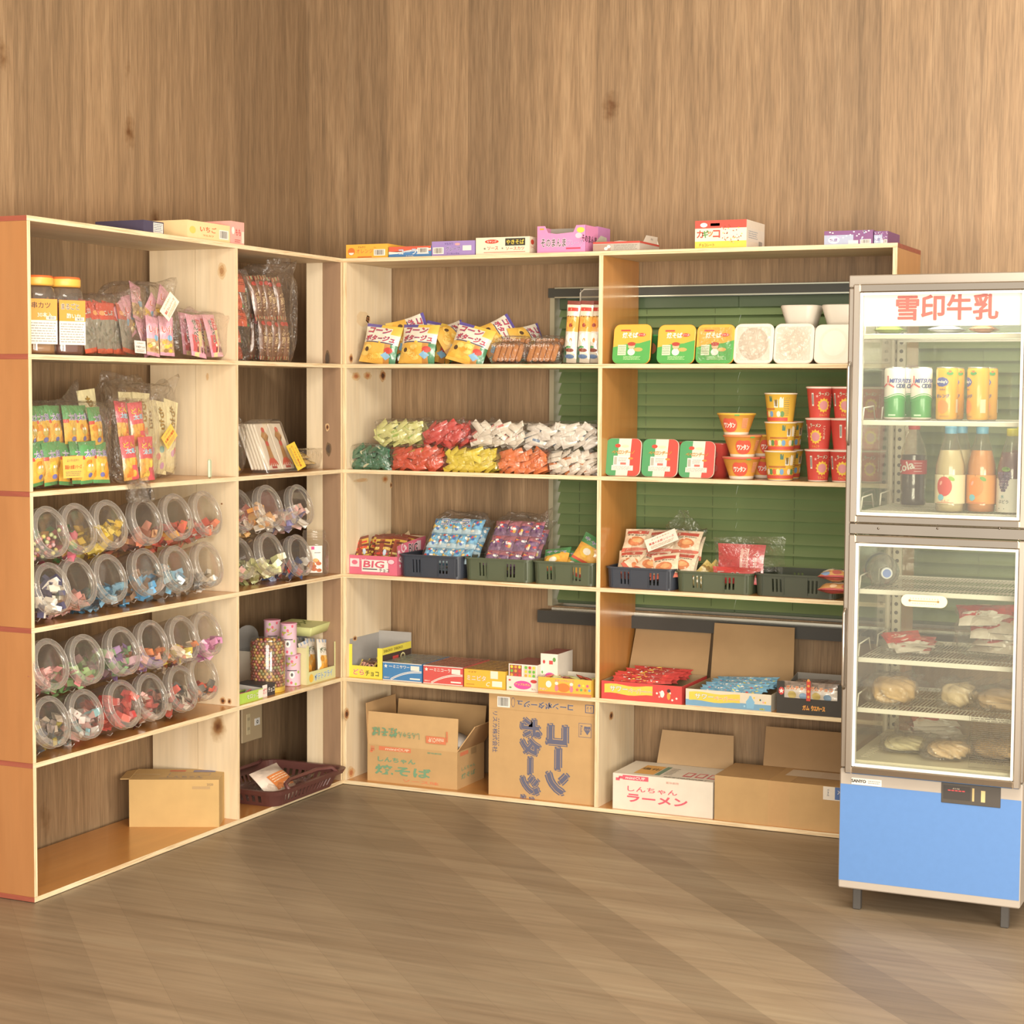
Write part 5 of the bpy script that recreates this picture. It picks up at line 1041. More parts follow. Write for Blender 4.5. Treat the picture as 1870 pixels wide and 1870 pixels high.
# tall loose peak of the wrapper
m = MB(); r = random.Random(5)
def Sf(u, v):
    return ((u-.5)*.17*(1-v*.75)+.01*sin(9*v+3*u), .012*sin(14*u+5*v)+.006*sin(23*u), v*.10+.012*sin(11*u)*(1-v))
m.grid(Sf, 14, 8, mat='film'); m.build('plastic_wrap', None, (xat(1245, .13, Z3+.15), .15, Z3+.135), label='loose clear bag top sticking up behind the cutlet snack bag', cat='plastic wrap')
for i, (u, y, dz, rx, ry, rz, lb) in enumerate(((1150, .03, .04, -1.0, .9, .2, 'small cutlet snack lying at the left rim of the navy crate'), (1175, .035, .045, -.9, .3, -.2, 'small cutlet snack propped in the middle of the navy crate'), (1213, .03, .035, -.6, -.15, .05, 'orange and white cutlet snack at the right rim of the navy crate'))):
    obj('snack_packet', kat[i], None, (xat(u, y, Z3+.06), y, Z3+dz), rot=(rx, ry, rz), label=lb, cat='snack', group='cutlet snacks loose in the navy crate')
def d_nor(m, S, w, h):
    m.rect(S, w*.0, h*.35, w*.18, h*.95, 'e0b0a8', .0008, 3, 5); m.txt(S, '30袋入', w*.32, h*.6, w*.1, 'f2e0dc', .0012, rot=HP, w=h*.4); m.txt(S, '味付のり', w*.1, h*.62, w*.1, 'c8404a', .0014, rot=HP, w=h*.5)
nor = PK('nori', .15, .115, .02, lambda u, v: jit('c2383e', .04), d_nor, 1)
t = thing('snack_bag', 'red seasoned seaweed bag with clear wrapper standing in the middle crate', 'snack bag', (xat(1352, .08, Z3+.05), .075, Z3+.03)); put(t, nor[0], 'pouch', 0, 0, 0, -.15, 0, 0)
def Sf2(u, v): return (-.075+u*.22, -.02+.012*sin(9*u+4*v), .03+v*.105+.01*u)
m = MB(); m.grid(Sf2, 12, 8, mat='film'); m.build('clear_wrapper', t)
def d_no2(m, S, w, h): m.txt(S, 'のり', 0, h*.5, h*.3, '2c2622', .0012, out=('f0e8e0', .05)); m.ell(S, w*.3, h*.4, w*.14, h*.2, 'e0843a', .001); m.rect(S, -w*.4, h*.4, -w*.25, h*.7, 'b8a8a0', .0008, 2)
no2 = PK('noripack', .15, .05, .02, lambda u, v: jit('c93a3a', .05), d_no2, 1)
obj('snack_packet', no2[0], None, (xat(1342, .05, Z3+.05), .052, Z3+.028), rot=(-.3, 0, 0), label='small red seaweed packet lying in front of the tall red bag', cat='snack')
gold = PK('gold', .06, .09, .012, lambda u, v: jit('c9b060', .1), d_mix(['8a6a30', 'e0d0a0', 'a8843c']), 2)
for i in range(3): obj('snack_packet', gold[i % 2], None, (xat(1272+14*i, .09+.01*i, Z3+.05), .07+.02*i, Z3+.012), rot=(-.5, .75, .2), label='pale gold snack packet, %s of three leaning in the middle crate' % ['front', 'middle', 'rear'][i], cat='snack')
din = PK('ramen', .1, .06, .034, lambda u, v: 'c04a52' if v > .7 or v < .12 else ('e8dcc8' if v > .45 else 'd8a060'), d_mix(['e8c49a', 'b85a50', '7a9ac8', 'f0e8dc']), 2)
for i, dz in enumerate((.012, .05, )):
    obj('snack_packet', din[i], None, (xat(1528, .02, Z3+.02), -.008, Z3+.018+dz*1.0), rot=(-HP+.1, 0, .1), label=['pink and cream snack packet lying on the shelf end by the fridge', 'pink and cream snack packet stacked on another by the fridge'][i], cat='snack')
# ---- row 4, left cell
l, w_, h_ = BB(637, 698, 1178, Z4, .018); dd = .2; X = w_/2
t = thing('display_carton', 'yellow and brown open carton of small chocolate cakes at the left panel', 'carton', l); YE = 'ecdc48'
m = MB(); m.box(-X, X, 0, .0018, 0, h_*.36, YE); m.box(-X, -X+.012, 0, .0018, h_*.36, h_, YE); m.box(X-.018, X, 0, .0018, h_*.36, h_*.93, YE)
m.box(X-.0018, X, .0018, dd, 0, h_*.93, YE, fm={'-x': ('a5a29e', 'card')}); m.rect(SD(X), .002, 0, dd, h_*.72, '3a2a26', .0003)
m.box(-X, -X+.0018, .0018, dd, 0, h_*1.15, YE, fm={'+x': ('a5a29e', 'card')}); m.box(-X, X, dd, dd+.0018, 0, h_*1.2, 'a5a29e'); m.poly([(-X, 0, .001), (X, 0, .001), (X, dd, .001), (-X, dd, .001)], 'a5a29e')
S = FR(0); m.txt(S, 'どら', -w_*.2, h_*.17, h_*.17, 'd8442f', w=w_*.32, out=(WHT, .03)); m.txt(S, 'チョコ', w_*.2, h_*.15, h_*.16, '2c2422', w=w_*.4)
S = SD(X); m.txt(S, 'DORACHOCO', .04, h_*.83, h_*.09, '4a3a18', .0006, w=.06); m.txt(S, 'DORACHOCO', .11, h_*.83, h_*.09, '4a3a18', .0006, w=.06); m.rect(S, .07, h_*.5, .11, h_*.62, 'c83c38', .0007); m.ell(S, .14, h_*.52, .018, .016, 'e8e0a0', .0007, 8); m.ell(S, .14, h_*.52, .013, .011, '4a3a2a', .001, 8); m.build('box', t)
dch = PK('dora', .06, .036, .012, lambda u, v: jit('4a2c20', .1) if .1 < u < .9 else 'c8b050', lambda m, S, w, h: m.txt(S, 'どらチョコ', 0, h*.5, h*.4, 'e0584a', .001, w=w*.8, out=('f0e0c8', .04)), 2)
for i in range(8): put(t, dch[i % 2], 'chocolate_cake', -.012+.018*(i % 3), .02+.02*i, .022+.003*(i % 3), -.7, rnd.uniform(-.2, .2), 0)
def mini(text, c, c2, tag=None):
    def f(m, w, h, d):
        S = FR(0); m.rect(S, -w/2, 0, w/2, h*.03, WHT); m.star(S, -w*.42, h*.78, h*.12, WHT); m.txt(S, text, -w*.02, h*.78, h*.18, WHT, w=w*.42); m.rect(S, -w*.34, h*.77, -w*.25, h*.8, WHT)
        for o_ in (0, .07):
            P = [(w*(-.3+.8*i/10), h*(.08+.52*(1-(1-i/10)**2.2))-h*o_) for i in range(11)]; m_ = .02*h
            for a, b_ in zip(P, P[1:]): m.poly([S(a[0], a[1]-m_, .0006), S(b_[0], b_[1]-m_, .0006), S(b_[0], b_[1]+m_, .0006), S(a[0], a[1]+m_, .0006)], WHT)
        m.rect(S, w*.2, h*.12, w*.46, h*.2, WHT, .0006); m.rect(S, w*.22, h*.62, w*.44, h*.88, 'efe8dc', .0008); m.txt(S, '合格あたり', -w*.4, h*.15, h*.08, WHT, w=w*.14)
        m.rect(S, -w/2, h*.965, w/2, h, WHT, .0005); m.rect(TP(h), -w/2, 0, w/2, .006, WHT)
        r = random.Random(3)
        for i in range(6):
            for j in range(8): m.ell(TP(h), -w*.42+w*.84*i/5, .02+(d-.035)*j/7, w*.075, .009, jit(c2, .12), .0006+.0002*(i % 2), 8, mat='foil')
        m.grid(lambda u, v: ((u-.5)*w, v*d, h+.002+.001*sin(20*u+9*v)), 8, 8, mat='film')
    return f
l, w_, h_ = BB(699, 770, 1211, Z4, .016); carton('gum_box', w_, .2, h_, '3c7cb8', mini('ミニサワー', '3c7cb8', '9fb0b8'), l, 0, 'flat blue and white mini sour candy box', top='7a98b0')
l, w_, h_ = BB(773, 845, 1217, Z4, .016); carton('gum_box', w_, .2, h_, 'd4504c', mini('ミニコーラ', 'd4504c', 'c8605a'), l, 0, 'flat red and white mini cola candy box', top='c86a62')
def f(m, w, h, d):
    S = FR(0); m.txt(S, 'ミニビタ', -w*.2, h*.52, h*.3, 'f6efe0', w=w*.46, out=('c8783c', .03)); m.txt(S, 'C', w*.08, h*.22, h*.24, 'f6efe0', sk=.3); m.rect(S, w*.14, h*.55, w*.32, h*.98, 'efe6d0'); m.rect(S, w*.18, h*.1, w*.42, h*.42, 'f2ecda'); m.txt(S, 'イエヤ', -w*.3, h*.86, h*.09, '9a5a20', w=w*.2); m.fine(S, -w*.45, h*.1, -w*.25, h*.2, 1, 'b8782c')
    for i in range(5):
        for j in range(7): m.ell(TP(h), -w*.4+w*.8*i/4, .02+(d-.035)*j/6, w*.09, .011, jit('d9a048', .12), .0006+.0002*(i % 2), 8, mat='foil')
    m.grid(lambda u, v: ((u-.5)*w, v*d, h+.002+.001*sin(20*u+9*v)), 8, 8, mat='film')
l, w_, h_ = BB(847.5, 923, 1224, Z4, .016); carton('gum_box', w_, .2, h_, 'e8b638', f, l, 0, 'flat orange yellow mini vitamin candy box', top='d8a848')
# chewing ball box with blister strips
l, w_, h_ = BB(925, 984, 1236, Z4, .014); dd = .16; X = w_/2
t = thing('candy_box', 'white and pink open box with candy blister sleeves standing in it', 'box', l)
m = MB(); open_carton(m, w_, dd, h_, 'efe0cf', 'ece4d8', side='efe0cf'); S = FR(0); m.ell(S, 0, h_*.42, w_*.27, h_*.3, 'd8489a'); m.txt(S, 'アップルガム', 0, h_*.46, h_*.17, 'f2e43c', .0009, w=w_*.46, out=('c83a7a', .02)); m.txt(S, '30入', w_*.34, h_*.18, h_*.16, '8a7a70'); m.ell(S, w_*.34, h_*.72, w_*.1, h_*.12, 'c83a3a'); m.ell(S, -w_*.4, h_*.72, w_*.04, h_*.06, 'c83a3a'); m.ell(S, -w_*.38, h_*.2, w_*.04, h_*.06, '5a9a4a'); m.build('box', t)
for k, x in ((0, -w_*.24), (1, w_*.2)):
    m = MB(); a = w_*.22; H_ = h_*1.85; m.box(x-a, x+a, .006, dd-.01, .003, H_, 'f0e6da', fm={'+z': ('8a4a40', 'card'), '+x': ('ece2d4', 'card')}); Sx = FR(.0055); m.rect(Sx, x-a*.85, h_*.95, x+a*.85, H_*.96, 'd8c8b0' if k else 'a04a3c')
    for i in range(3):
        for j in range(3): m.ell(Sx, x-a*.55+a*.55*i, h_*1.08+(H_-h_*1.2)*j/2.3, a*.2, a*.2, rnd.choice(['6ab83a', '6ab83a', 'e0a03c', 'd03c3c', 'd8d03c']), .001, 10)
    m.build('blister_sleeve', t)
l, w_, h_ = BB(987, 1018, 1194, Z4, .05); 
def f(m, w, h, d):
    S = FR(0); m.ell(S, w*.05, h*.3, w*.4, h*.2, 'd8489a'); m.txt(S, 'ガム', w*.05, h*.3, h*.16, 'f2e43c', .001, out=('c83a7a', .03)); m.ell(S, -w*.3, h*.78, w*.07, h*.05, 'c83a3a'); m.ell(S, w*.3, h*.85, w*.09, h*.06, '5a9a4a'); m.ell(S, -w*.4, h*.5, w*.05, h*.04, '5a9a4a'); m.rect(S, 0, h*.72, w*.22, h*.82, 'd04a4a')
carton('candy_box', w_, .12, h_, 'ede2d2', f, l, 0, 'upright white and magenta gum box behind the yellow tray', top='8a4a40')
l, w_, h_ = BB(986, 1086, 1238, Z4, .01)
t = thing('candy_box', 'yellow open tray box of small sweets right beside the divider', 'box', (l[0]-.003, -.004, Z4)); w_ -= .006
m = MB(); open_carton(m, w_, .14, h_, 'e9b640', 'ddd5c4', t=.0012); m.M = None; S = FR(0); m.rect(S, -w_/2, 0, w_/2, h_*.16, 'cf7a4a'); m.ell(S, -w_*.02, h_*.45, w_*.12, h_*.26, 'e07a34'); m.txt(S, 'おやつカルパス', 0, h_*.86, h_*.15, 'c8443a', .0009, w=w_*.36, out=('f6e6c0', .03))
for a in (-.15, .13): m.ell(S, w_*a, h_*.4, w_*.035, h_*.2, 'd97a8a', .0008, 10); m.ell(S, w_*a, h_*.68, w_*.035, h_*.1, 'f0e6da', .001, 8)
m.ell(S, -w_*.3, h_*.6, w_*.055, h_*.2, 'f2ede2', .0008, 12); m.txt(S, 'やばい', -w_*.4, h_*.3, h_*.15, 'f2e8d8', .0009, out=('c8443a', .03))
for i, c in enumerate(('e05a5a', '9a6ab8', '5aa86a', 'e8e04a', 'e07a34', 'd84a8a', '6a9ad0')): m.star(S, w_*(.24+.038*i), h_*(.4+.25*(i % 2)), h_*.12, c, .0009)
m.build('box', t)
for i in range(12): put(t, bm['yg' if i % 2 else 'rog'][0], 'sweet', -w_*.42+w_*.84*i/11, .03+.02*(i % 3), h_*.85, rnd.uniform(-.5, .5), rnd.uniform(-.5, .5), rnd.uniform(-1, 1))
# ---- bottom, left cell: boxes
KB = 'c59d68'
GR, OR_ = '6f9c78', 'dc7a52'
x0, x1 = xat(671, .03, .1), xat(835, .03, .1); w_ = x1-x0; h_ = zat(1366, (x0+x1)/2, .03)-Z5; dd = .2; fl = zat(1306, (x0+x1)/2, .03)-zat(1366, (x0+x1)/2, .03)
def f(m, w, h, d):
    S = FR(0); m.rect(S, -w*.37, h*.86, -w*.01, h*.97, OR_, .0004); m.txt(S, 'miniCUP', -w*.16, h*.915, h*.065, 'efe2c4', .0008, w=w*.27); m.txt(S, '賞味期限', w*.25, h*.91, h*.045, GR, w=w*.16)
    for k in (-.46, -.445, -.43): m.rect(S, w*k, h*.88, w*k+w*.008, h*.96, OR_, .0004)
    m.rect(S, -w*.46, h*.83, -w*.42, h*.89, OR_, .0004); m.rect(S, -w*.47, h*.78, -w*.44, h*.84, OR_, .0004)
    m.txt(S, 'しんちゃん', -w*.17, h*.62, h*.13, GR, w=w*.42, bold=.045); m.txt(S, '焼そば', -w*.1, h*.34, h*.26, GR, w=w*.62, bold=.045)
    m.txt(S, 'ソース味', w*.1, h*.1, h*.09, OR_, w=w*.4)
    S2 = SD(w/2); m.rect(S2, d*.1, h*.86, d*.4, h*.96, OR_, .0004); m.rect(S2, d*.5, h*.8, d*.7, h*.97, 'a8875a', .0004); m.txt(S2, 'しんちゃん', d*.4, h*.5, h*.1, GR, w=d*.5); m.txt(S2, '焼そば', d*.4, h*.3, h*.14, GR, w=d*.5)
def ff(m):
    Sf = lambda u, v, o: (u, -.0035-o-.06*v/1.0*0, h_+v)
    m.M = Tm(0, -.0005, h_, .05); Sg = FR(0); m.txt(Sg, 'しんちゃん', -w_*.03, fl*.38, fl*.2, GR, .001, rot=pi, w=w_*.24); m.txt(Sg, '焼そば', -w_*.3, fl*.42, fl*.28, GR, .001, rot=pi, w=w_*.28, bold=.04); m.rect(Sg, w_*.16, fl*.2, w_*.38, fl*.42, OR_, .0008); m.txt(Sg, 'miniCUP', w_*.27, fl*.31, fl*.14, 'efe2c4', .0012, rot=pi, w=w_*.17); m.rect(Sg, w_*.385, fl*.28, w_*.4, fl*.6, OR_, .0008); m.M = None
cardboard('cardboard_box', 'open cardboard box with green and orange noodle print, flaps up, under the back shelf', ((x0+x1)/2, .03, Z5), 0, w_, dd, h_, KB, None, f,
    [((w_/2, 0, h_), (-w_/2, 0, h_), (0, .05, 1), fl, 'cda671', 'cda671', 0, 'board', .003)[:7]+(ff,), ((-w_/2, dd, h_), (w_/2, dd, h_), (0, .15, 1), fl*1.1, 'b89060', 'c8a06c', 0, None),
     ((w_/2, dd, h_), (w_/2, 0, h_), (.55, 0, .8), fl*.95, 'b89060', 'c8a06c', .012), ((-w_/2, 0, h_), (-w_/2, dd, h_), (-.05, 0, 1), fl*1.25, 'c8a06c', 'b89060', .0)], closed=False)
m = MB(); m.M = Tm(0, 0, 0, .3, .3, .2); m.lathe([(.03, 0), (.042, .07), (.044, .075), (0, .076)], 20, 'd8d0c8', 'card'); m.M = None
m.build('noodle_cup', None, ((x0+x1)/2+w_*.33, .1, Z5+h_-.035), label='pale cup tipped inside the open noodle cardboard box', cat='cup')
# big corn potage cardboard
xa, xb = xat(893, .02, .3), XM-.004; w2 = xb-xa; hh = zat(1273, (xa+xb)/2, .02)-Z5; INK = '5a5c74'
def f(m, w, h, d):
    S = FR(0); hf = .048; y_ = h-hf
    m.rect(S, -w/2, y_-.0008, w/2, y_, 'a8824f', .0003)
    m.txt(S, 'コーンポタージュ', w*.03, y_+hf*.45, hf*.44, INK, .0008, rot=pi, w=w*.52, bold=.05, out=('d9b98a', .03)); m.bar(S, -w*.42, y_+hf*.12, -w*.3, y_+hf*.82); m.rect(S, w*.4, y_+hf*.2, w*.48, y_+hf*.75, INK, .0004); m.rect(S, w*.408, y_+hf*.25, w*.472, y_+hf*.7, KB, .0006); m.txt(S, '↑↑', w*.44, y_+hf*.47, hf*.35, INK, .0009, w=w*.05)
    m.ell(S, -w*.27, y_+hf*.5, w*.018, hf*.32, INK, .0006); m.ell(S, -w*.27, y_+hf*.5, w*.014, hf*.28, KB, .0008)
    m.txt(S, 'リスカ株式会社', -w*.44, y_-.075, .018, INK, .0007, rot=-HP, w=.13); m.fine(S, -w*.41, y_-.12, -w*.4, y_-.03, 12, INK)
    m.vtxt
    for tt, xx, yy, hh_, ww in (('コーン', w*.15, y_-.145, .07, .21), ('ポタージュ', -w*.1, y_-.17, .066, .29)):
        m.txt(S, tt, xx, yy, hh_, INK, .0008, rot=-HP, w=ww, bold=.03, out=(INK, .085)); m.txt(S, tt, xx, yy, hh_, KB, .0011, rot=-HP, w=ww, bold=.075); m.txt(S, tt, xx, yy, hh_, INK, .0014, rot=-HP, w=ww, bold=.05)
    X0, Y0 = w*.4, y_-.045; m.rect(S, X0-.021, Y0-.022, X0+.021, Y0+.022, INK, .0004); m.rect(S, X0-.0195, Y0-.0205, X0+.0195, Y0+.0205, KB, .0006)
    m.pg(S, [(X0+.008, Y0-.014), (X0-.004, Y0+.002), (X0-.002, Y0+.013), (X0+.008, Y0+.012), (X0+.018, Y0+.013), (X0+.019, Y0+.002)], INK, .0008); m.txt(S, 'リスカ', X0+.008, Y0+.003, .006, KB, .0011); m.txt(S, 'Riska', X0-.012, Y0, .008, INK, .0009, rot=-HP, w=.03)
cardboard('cardboard_box', 'tall cardboard box on end with large navy katakana, against the divider', ((xa+xb)/2, .02, Z5), 0, w2, .24, hh, KB, None, f, [((-w2/2-.001, .03, hh-.047), (-w2/2-.001, .2, hh-.047), (-.35, 0, 1), .045, 'cda671', 'b89060', 0)])
# ---- row 1, right cell: noodle trays
def noodle_tray(u0, u1, vt, z, c_lid, deco, label, body, y=.03, lean=-.16, film_=False, group=None):
    l, w, h = BB(u0, u1, vt, z, y); h = w*1.0; t = thing('noodle_tray', label, 'noodles', (l[0], l[1]+.004, z+.0005), 0, group)
    M0 = Tm(0, 0, 0, lean); rr = .02
    m = MB(); L1 = lambda k, dep: [(x, dep, zz+h/2) for x, zz, _ in [(p[0]*1.0, p[1], 0) for p in rloop(w*k, h*k, rr*k, 0, 5)]]
    m.M = M0; m.loft([L1(.97, .0), L1(1, .002), L1(1, .008), L1(.94, .0085)], c_lid, 'gloss', capb=True, capt=False)
    if deco: deco(m, FR(0), w, h)
    m.build('lid', t)
    m = MB(); m.M = M0; m.loft([L1(.96, .009), L1(.93, .012), L1(.82, .045), L1(.78, .048)], body, 'plastic', capb=False, capt=True); m.build('tray', t)
    if film_:
        m = MB(); m.M = M0; ph = [random.Random(int(u0)).uniform(0, 6) for _ in range(3)]
        m.grid(lambda a, b_: ((a-.5)*w*.86, -.003-.002*sin(20*a+8*b_+ph[0])-.0015*sin(31*b_-9*a), h*(.08+.84*b_)), 16, 16, mat='film'); m.build('shrink_film', t)
    return t
def half(c2, cut):
    def f(m, S, w, h):
        pts = [(p[0], p[1]+h/2) for p in rloop(w*.985, h*.985, .019, 0, 5)]
        lo = [(x, y) for x, y in pts if y < h*cut+w*0]; lo = [p for p in pts if p[1] < h*.45]
        m.pg(S, [(-w*.4925, h*.42)]+sorted([p for p in lo if p[0] < 0], key=lambda p: -p[1])+sorted([p for p in lo if p[0] >= 0], key=lambda p: p[1])+[(w*.4925, h*.6), (w*.2, h*.52), (-w*.15, h*.5)], c2, .0005, 'gloss', c=(0, h*.3))
    return f
def d_yaki(m, S, w, h):
    half('4aa84e', .4)(m, S, w, h); m.txt(S, '焼そば', -w*.05, h*.72, h*.14, 'f4efe0', .001, w=w*.4, bold=.05); m.ell(S, w*.25, h*.73, w*.11, h*.045, RED, .0009); m.txt(S, 'ソース', w*.25, h*.73, h*.05, WHT, .0012); m.rect(S, -w*.3, h*.82, -w*.05, h*.86, RED, .0009)
    m.ell(S, w*.0, h*.3, w*.1, h*.09, 'efe8dc', .0009, 12); m.ell(S, 0, h*.44, w*.09, h*.07, 'e8b890', .001, 12); m.ell(S, 0, h*.5, w*.11, h*.05, 'b03a30', .0011, 12); m.ell(S, w*.18, h*.36, w*.12, h*.05, 'd8a858', .001, 10)
    m.rect(S, -w*.36, h*.22, -w*.14, h*.48, 'd6e2c0', .0009); m.fine(S, -w*.35, h*.24, -w*.15, h*.46, 5, '7a9a70', .0011); m.fine(S, -w*.2, h*.1, w*.25, h*.2, 4, 'b8dca0', .0009)
for i, (a, c, v, fl_, lb) in enumerate(((1116, 1185, 598, 0, 'yellow and green fried noodle tray leaning at the orange divider'), (1197, 1266, 597, 0, 'yellow and green fried noodle tray, second from the orange divider'), (1268, 1338, 597, 1, 'yellow and green fried noodle tray with shiny film, beside the white ones'))):
    noodle_tray(a, c, v, Z1, 'edb13e', d_yaki, lb, '4a9a4a', film_=bool(fl_))
for i, (a, c, v, fl_, lb) in enumerate(((1337, 1409, 596, 1, 'white shrink wrapped noodle tray, left one of the white trays'), (1410, 1483, 595, 1, 'white shrink wrapped noodle tray, middle one of the white trays'), (1484, 1556, 595, 1, 'plain white noodle tray partly behind the fridge edge'), (1562, 1632, 594, 1, 'white shrink wrapped tray seen through the fridge glass'))):
    def dw(m, S, w, h, i=i):
        m.ell(S, 0, h*.5, w*.38, h*.4, 'e6dccb' if i else 'cfc2b0', .0006, 26); m.ell(S, 0, h*.52, w*.3, h*.32, ['d6cab8', 'ddd2c0', 'ece4d6', 'ece4d6'][i], .0009, 24)
    noodle_tray(a, c, v, Z1, 'efe8da', dw, lb, 'eae2d4', film_=i != 2)
for i, (u, lb, rz_) in enumerate(((1195, 'upright green noodle cup behind the first two trays', 0), (1275, 'upright green noodle cup behind the second and third trays', .5), (1345, 'upright green noodle cup hidden behind the left white tray', .2))):
    m = MB(); m.loft([rloop(.075, .075, .02, 0, 5), rloop(.1, .1, .024, .085, 5), rloop(.108, .108, .026, .087, 5), rloop(.108, .108, .026, .092, 5)], '3f9448', 'gloss'); m.ell(FR(-.045), .0, .05, .016, .018, 'a85a34', .004)
    if i == 0: m.rect(TP(.092), -.01, -.05, .05, .04, 'e8884a')
    m.build('noodle_cup', None, (xat(u, .17, Z1), .17+.02*(i == 0), Z1+(.022 if i == 0 else 0)*0), rz_, label=lb, cat='noodles')
def bowl(u, y, z, label, s=1.0):
    x = xat(u, y, z+.05); m = MB(); m.loft([rloop(.115*s, .115*s, .03, 0, 5), rloop(.12*s, .12*s, .03, -.004, 5), rloop(.092*s, .092*s, .022, -.05, 5), rloop(.085*s, .085*s, .02, -.064, 5)], 'ded5c6', 'plastic'); 
    m.v = [(a, b_, c+.066) for a, b_, c in m.v]; m.f = [q[::-1] for q in m.f]
    return m.build('foam_bowl', None, (x, y, z), label=label, cat='bowl')
zz = Z1+.112
for i, (u, lb) in enumerate(((1465, 'white foam bowl standing on the trays behind, left of two'), (1540, 'white foam bowl standing on the trays behind, right of two'))):
    m = MB(); m.loft([rloop(.094, .094, .02, 0, 5), rloop(.1, .1, .022, .108, 5)], 'e2d9ca', 'plastic'); x = xat(u, .16, zz); m.build('foam_tray_stack', None, (x, .16, Z1), label='stack of white foam trays behind, under the %s foam bowl' % ['left', 'right'][i], cat='trays'); bowl(u, .16, Z1+.1085, lb, .95)
# ---- row 2, right cell
def d_pep(m, S, w, h):
    pts = [(p[0], p[1]+h/2) for p in rloop(w*.985, h*.985, .019, 0, 5)]
    le = [p for p in pts if p[0] < -w*.2]; ri = [p for p in pts if p[0] > w*.2]
    m.pg(S, sorted([p for p in le if p[1] > h/2], key=lambda p: -p[0])+sorted([p for p in le if p[1] <= h/2], key=lambda p: p[0])+[(-w*.18, h*.01), (-w*.15, h*.5), (-w*.13, h*.99)], '45985e', .0005, 'gloss')
    m.pg(S, sorted([p for p in ri if p[1] > h/2], key=lambda p: p[0])+sorted([p for p in ri if p[1] <= h/2], key=lambda p: -p[0])+[(w*.15, h*.01), (w*.2, h*.5), (w*.22, h*.99)], 'd0453c', .0005, 'gloss')
    m.txt(S, 'ペペロンチーノ', 0, h*.63, h*.1, 'd9a13a', .0012, w=w*.62, sk=.25, out=('6a3a20', .03)); m.ell(S, -w*.16, h*.8, w*.08, h*.05, 'c8402e', .0009); m.ell(S, w*.05, h*.79, w*.11, h*.035, 'e8d8b0', .0009); m.ell(S, w*.22, h*.47, w*.07, h*.03, 'e0843a', .0009)
    m.rect(S, -w*.3, h*.15, w*.3, h*.28, 'efe8dc', .0008); m.rect(S, -w*.26, h*.28, w*.2, h*.53, 'efe8dc', .0008); m.fine(S, -w*.28, h*.16, w*.28, h*.27, 4, '9a948a', .001); m.fine(S, -w*.12, h*.38, w*.12, h*.5, 3, '9a948a', .001); m.rect(S, -w*.06, h*.3, w*.1, h*.36, 'd86a60', .001); m.rect(S, -w*.24, h*.3, -w*.16, h*.5, 'b0aca0', .001)
for i, (a, c, v, lb) in enumerate(((1102, 1167, 806, 'green white and red pasta tray nearest the orange divider'), (1169, 1235, 807, 'green white and red pasta tray in the middle of the three'), (1237, 1302, 807, 'green white and red pasta tray, right one before the wonton bowls'))):
    noodle_tray(a, c, v, Z2, 'efe4d0', d_pep, lb, 'cf4038')
m = MB(); m.loft([rloop(.078, .078, .02, 0, 5), rloop(.1, .1, .024, .1, 5), rloop(.105, .105, .025, .104, 5)], 'c23c36', 'gloss')
for a in (.03, .07): m.ell(FR(-.05), .01, a, .012, .012, '8a2c28', .005)
for i, u in enumerate((1225, 1305)): m2 = m if i == 0 else None; o = (m.build('noodle_cup', None, (xat(u, .17, Z2), .16, Z2), 0, label='red noodle tray standing upright behind the pasta trays', cat='noodles') if i == 0 else obj('noodle_cup', o.data, None, (xat(1310, .14, Z2), .13, Z2), label='red noodle tray standing behind, between the pasta trays and wonton bowls', cat='noodles'))
def lathe_thing(name, label, cat, loc, prof, cols, deco, rz=0, mat='card', n=32, group=None, tex=None):
    m = MB(); m.lathe(prof, n, cols[0], mat, cols=cols, tex=tex); deco(m) if deco else None; return m.build(name, None, loc, rz, label=label, cat=cat, group=group)
def Scone(r0, r1, h): return lambda u, v, o: ((r0+(r1-r0)*v/h+o)*sin(u/r1), -(r0+(r1-r0)*v/h+o)*cos(u/r1), v)
WH = .072
def wonton(u, k, y, label, rz, lidc):
    S = Scone(.036, .056, WH-.008); x = xat(u, y, Z2+.03+k*WH); OC = 'eaa540'
    def dc(m):
        m.ell(S, .0, WH*.42, .027, .02, 'd8503c', .0006, 22); m.ell(S, -.011, WH*.44, .016, .02, 'd8503c', .0007, 16); m.ell(S, .012, WH*.44, .016, .02, 'd8503c', .00065, 16); m.txt(S, 'ワンタン', 0, WH*.43, .016, 'f6f0e4', .0012, w=.042, bold=.05); m.rect(S, .045, WH*.3, .066, WH*.72, 'e2a070', .0008, 3); m.fine(S, .046, WH*.32, .065, WH*.7, 7, 'c8603c', .001)
        m.rect(S, .02, WH*.84-.002, .034, WH*.84+.002, '5aa84a', .003, 3)
    lathe_thing('wonton_bowl', label, 'noodles', (x, y, Z2+k*(WH-.0075)+.0005), [(.034, 0), (.036, .004), (.037, .01), (.0545, WH-.012), (.0575, WH-.011), (.0575, WH-.006), (.05, WH-.0055)], ['efe4d0', 'efe4d0', OC, lidc, lidc, 'd8a080'], dc, rz)
wonton(1354, 0, .045, 'orange wonton noodle bowl at the bottom of the stack of three', .2, 'dd5a48'); wonton(1356, 1, .045, 'orange wonton noodle bowl in the middle of the stack of three', .35, 'dd8048'); wonton(1345, 2, .045, 'orange wonton noodle bowl on top of the stack of three', -.15, 'e8b53a')
wonton(1398, 0, .15, 'orange wonton bowl standing behind, bottom of the rear pair', .2, 'dd5a48'); wonton(1396, 1, .15, 'orange wonton bowl standing behind, top of the rear pair', .5, 'e8b53a')
CH = .087
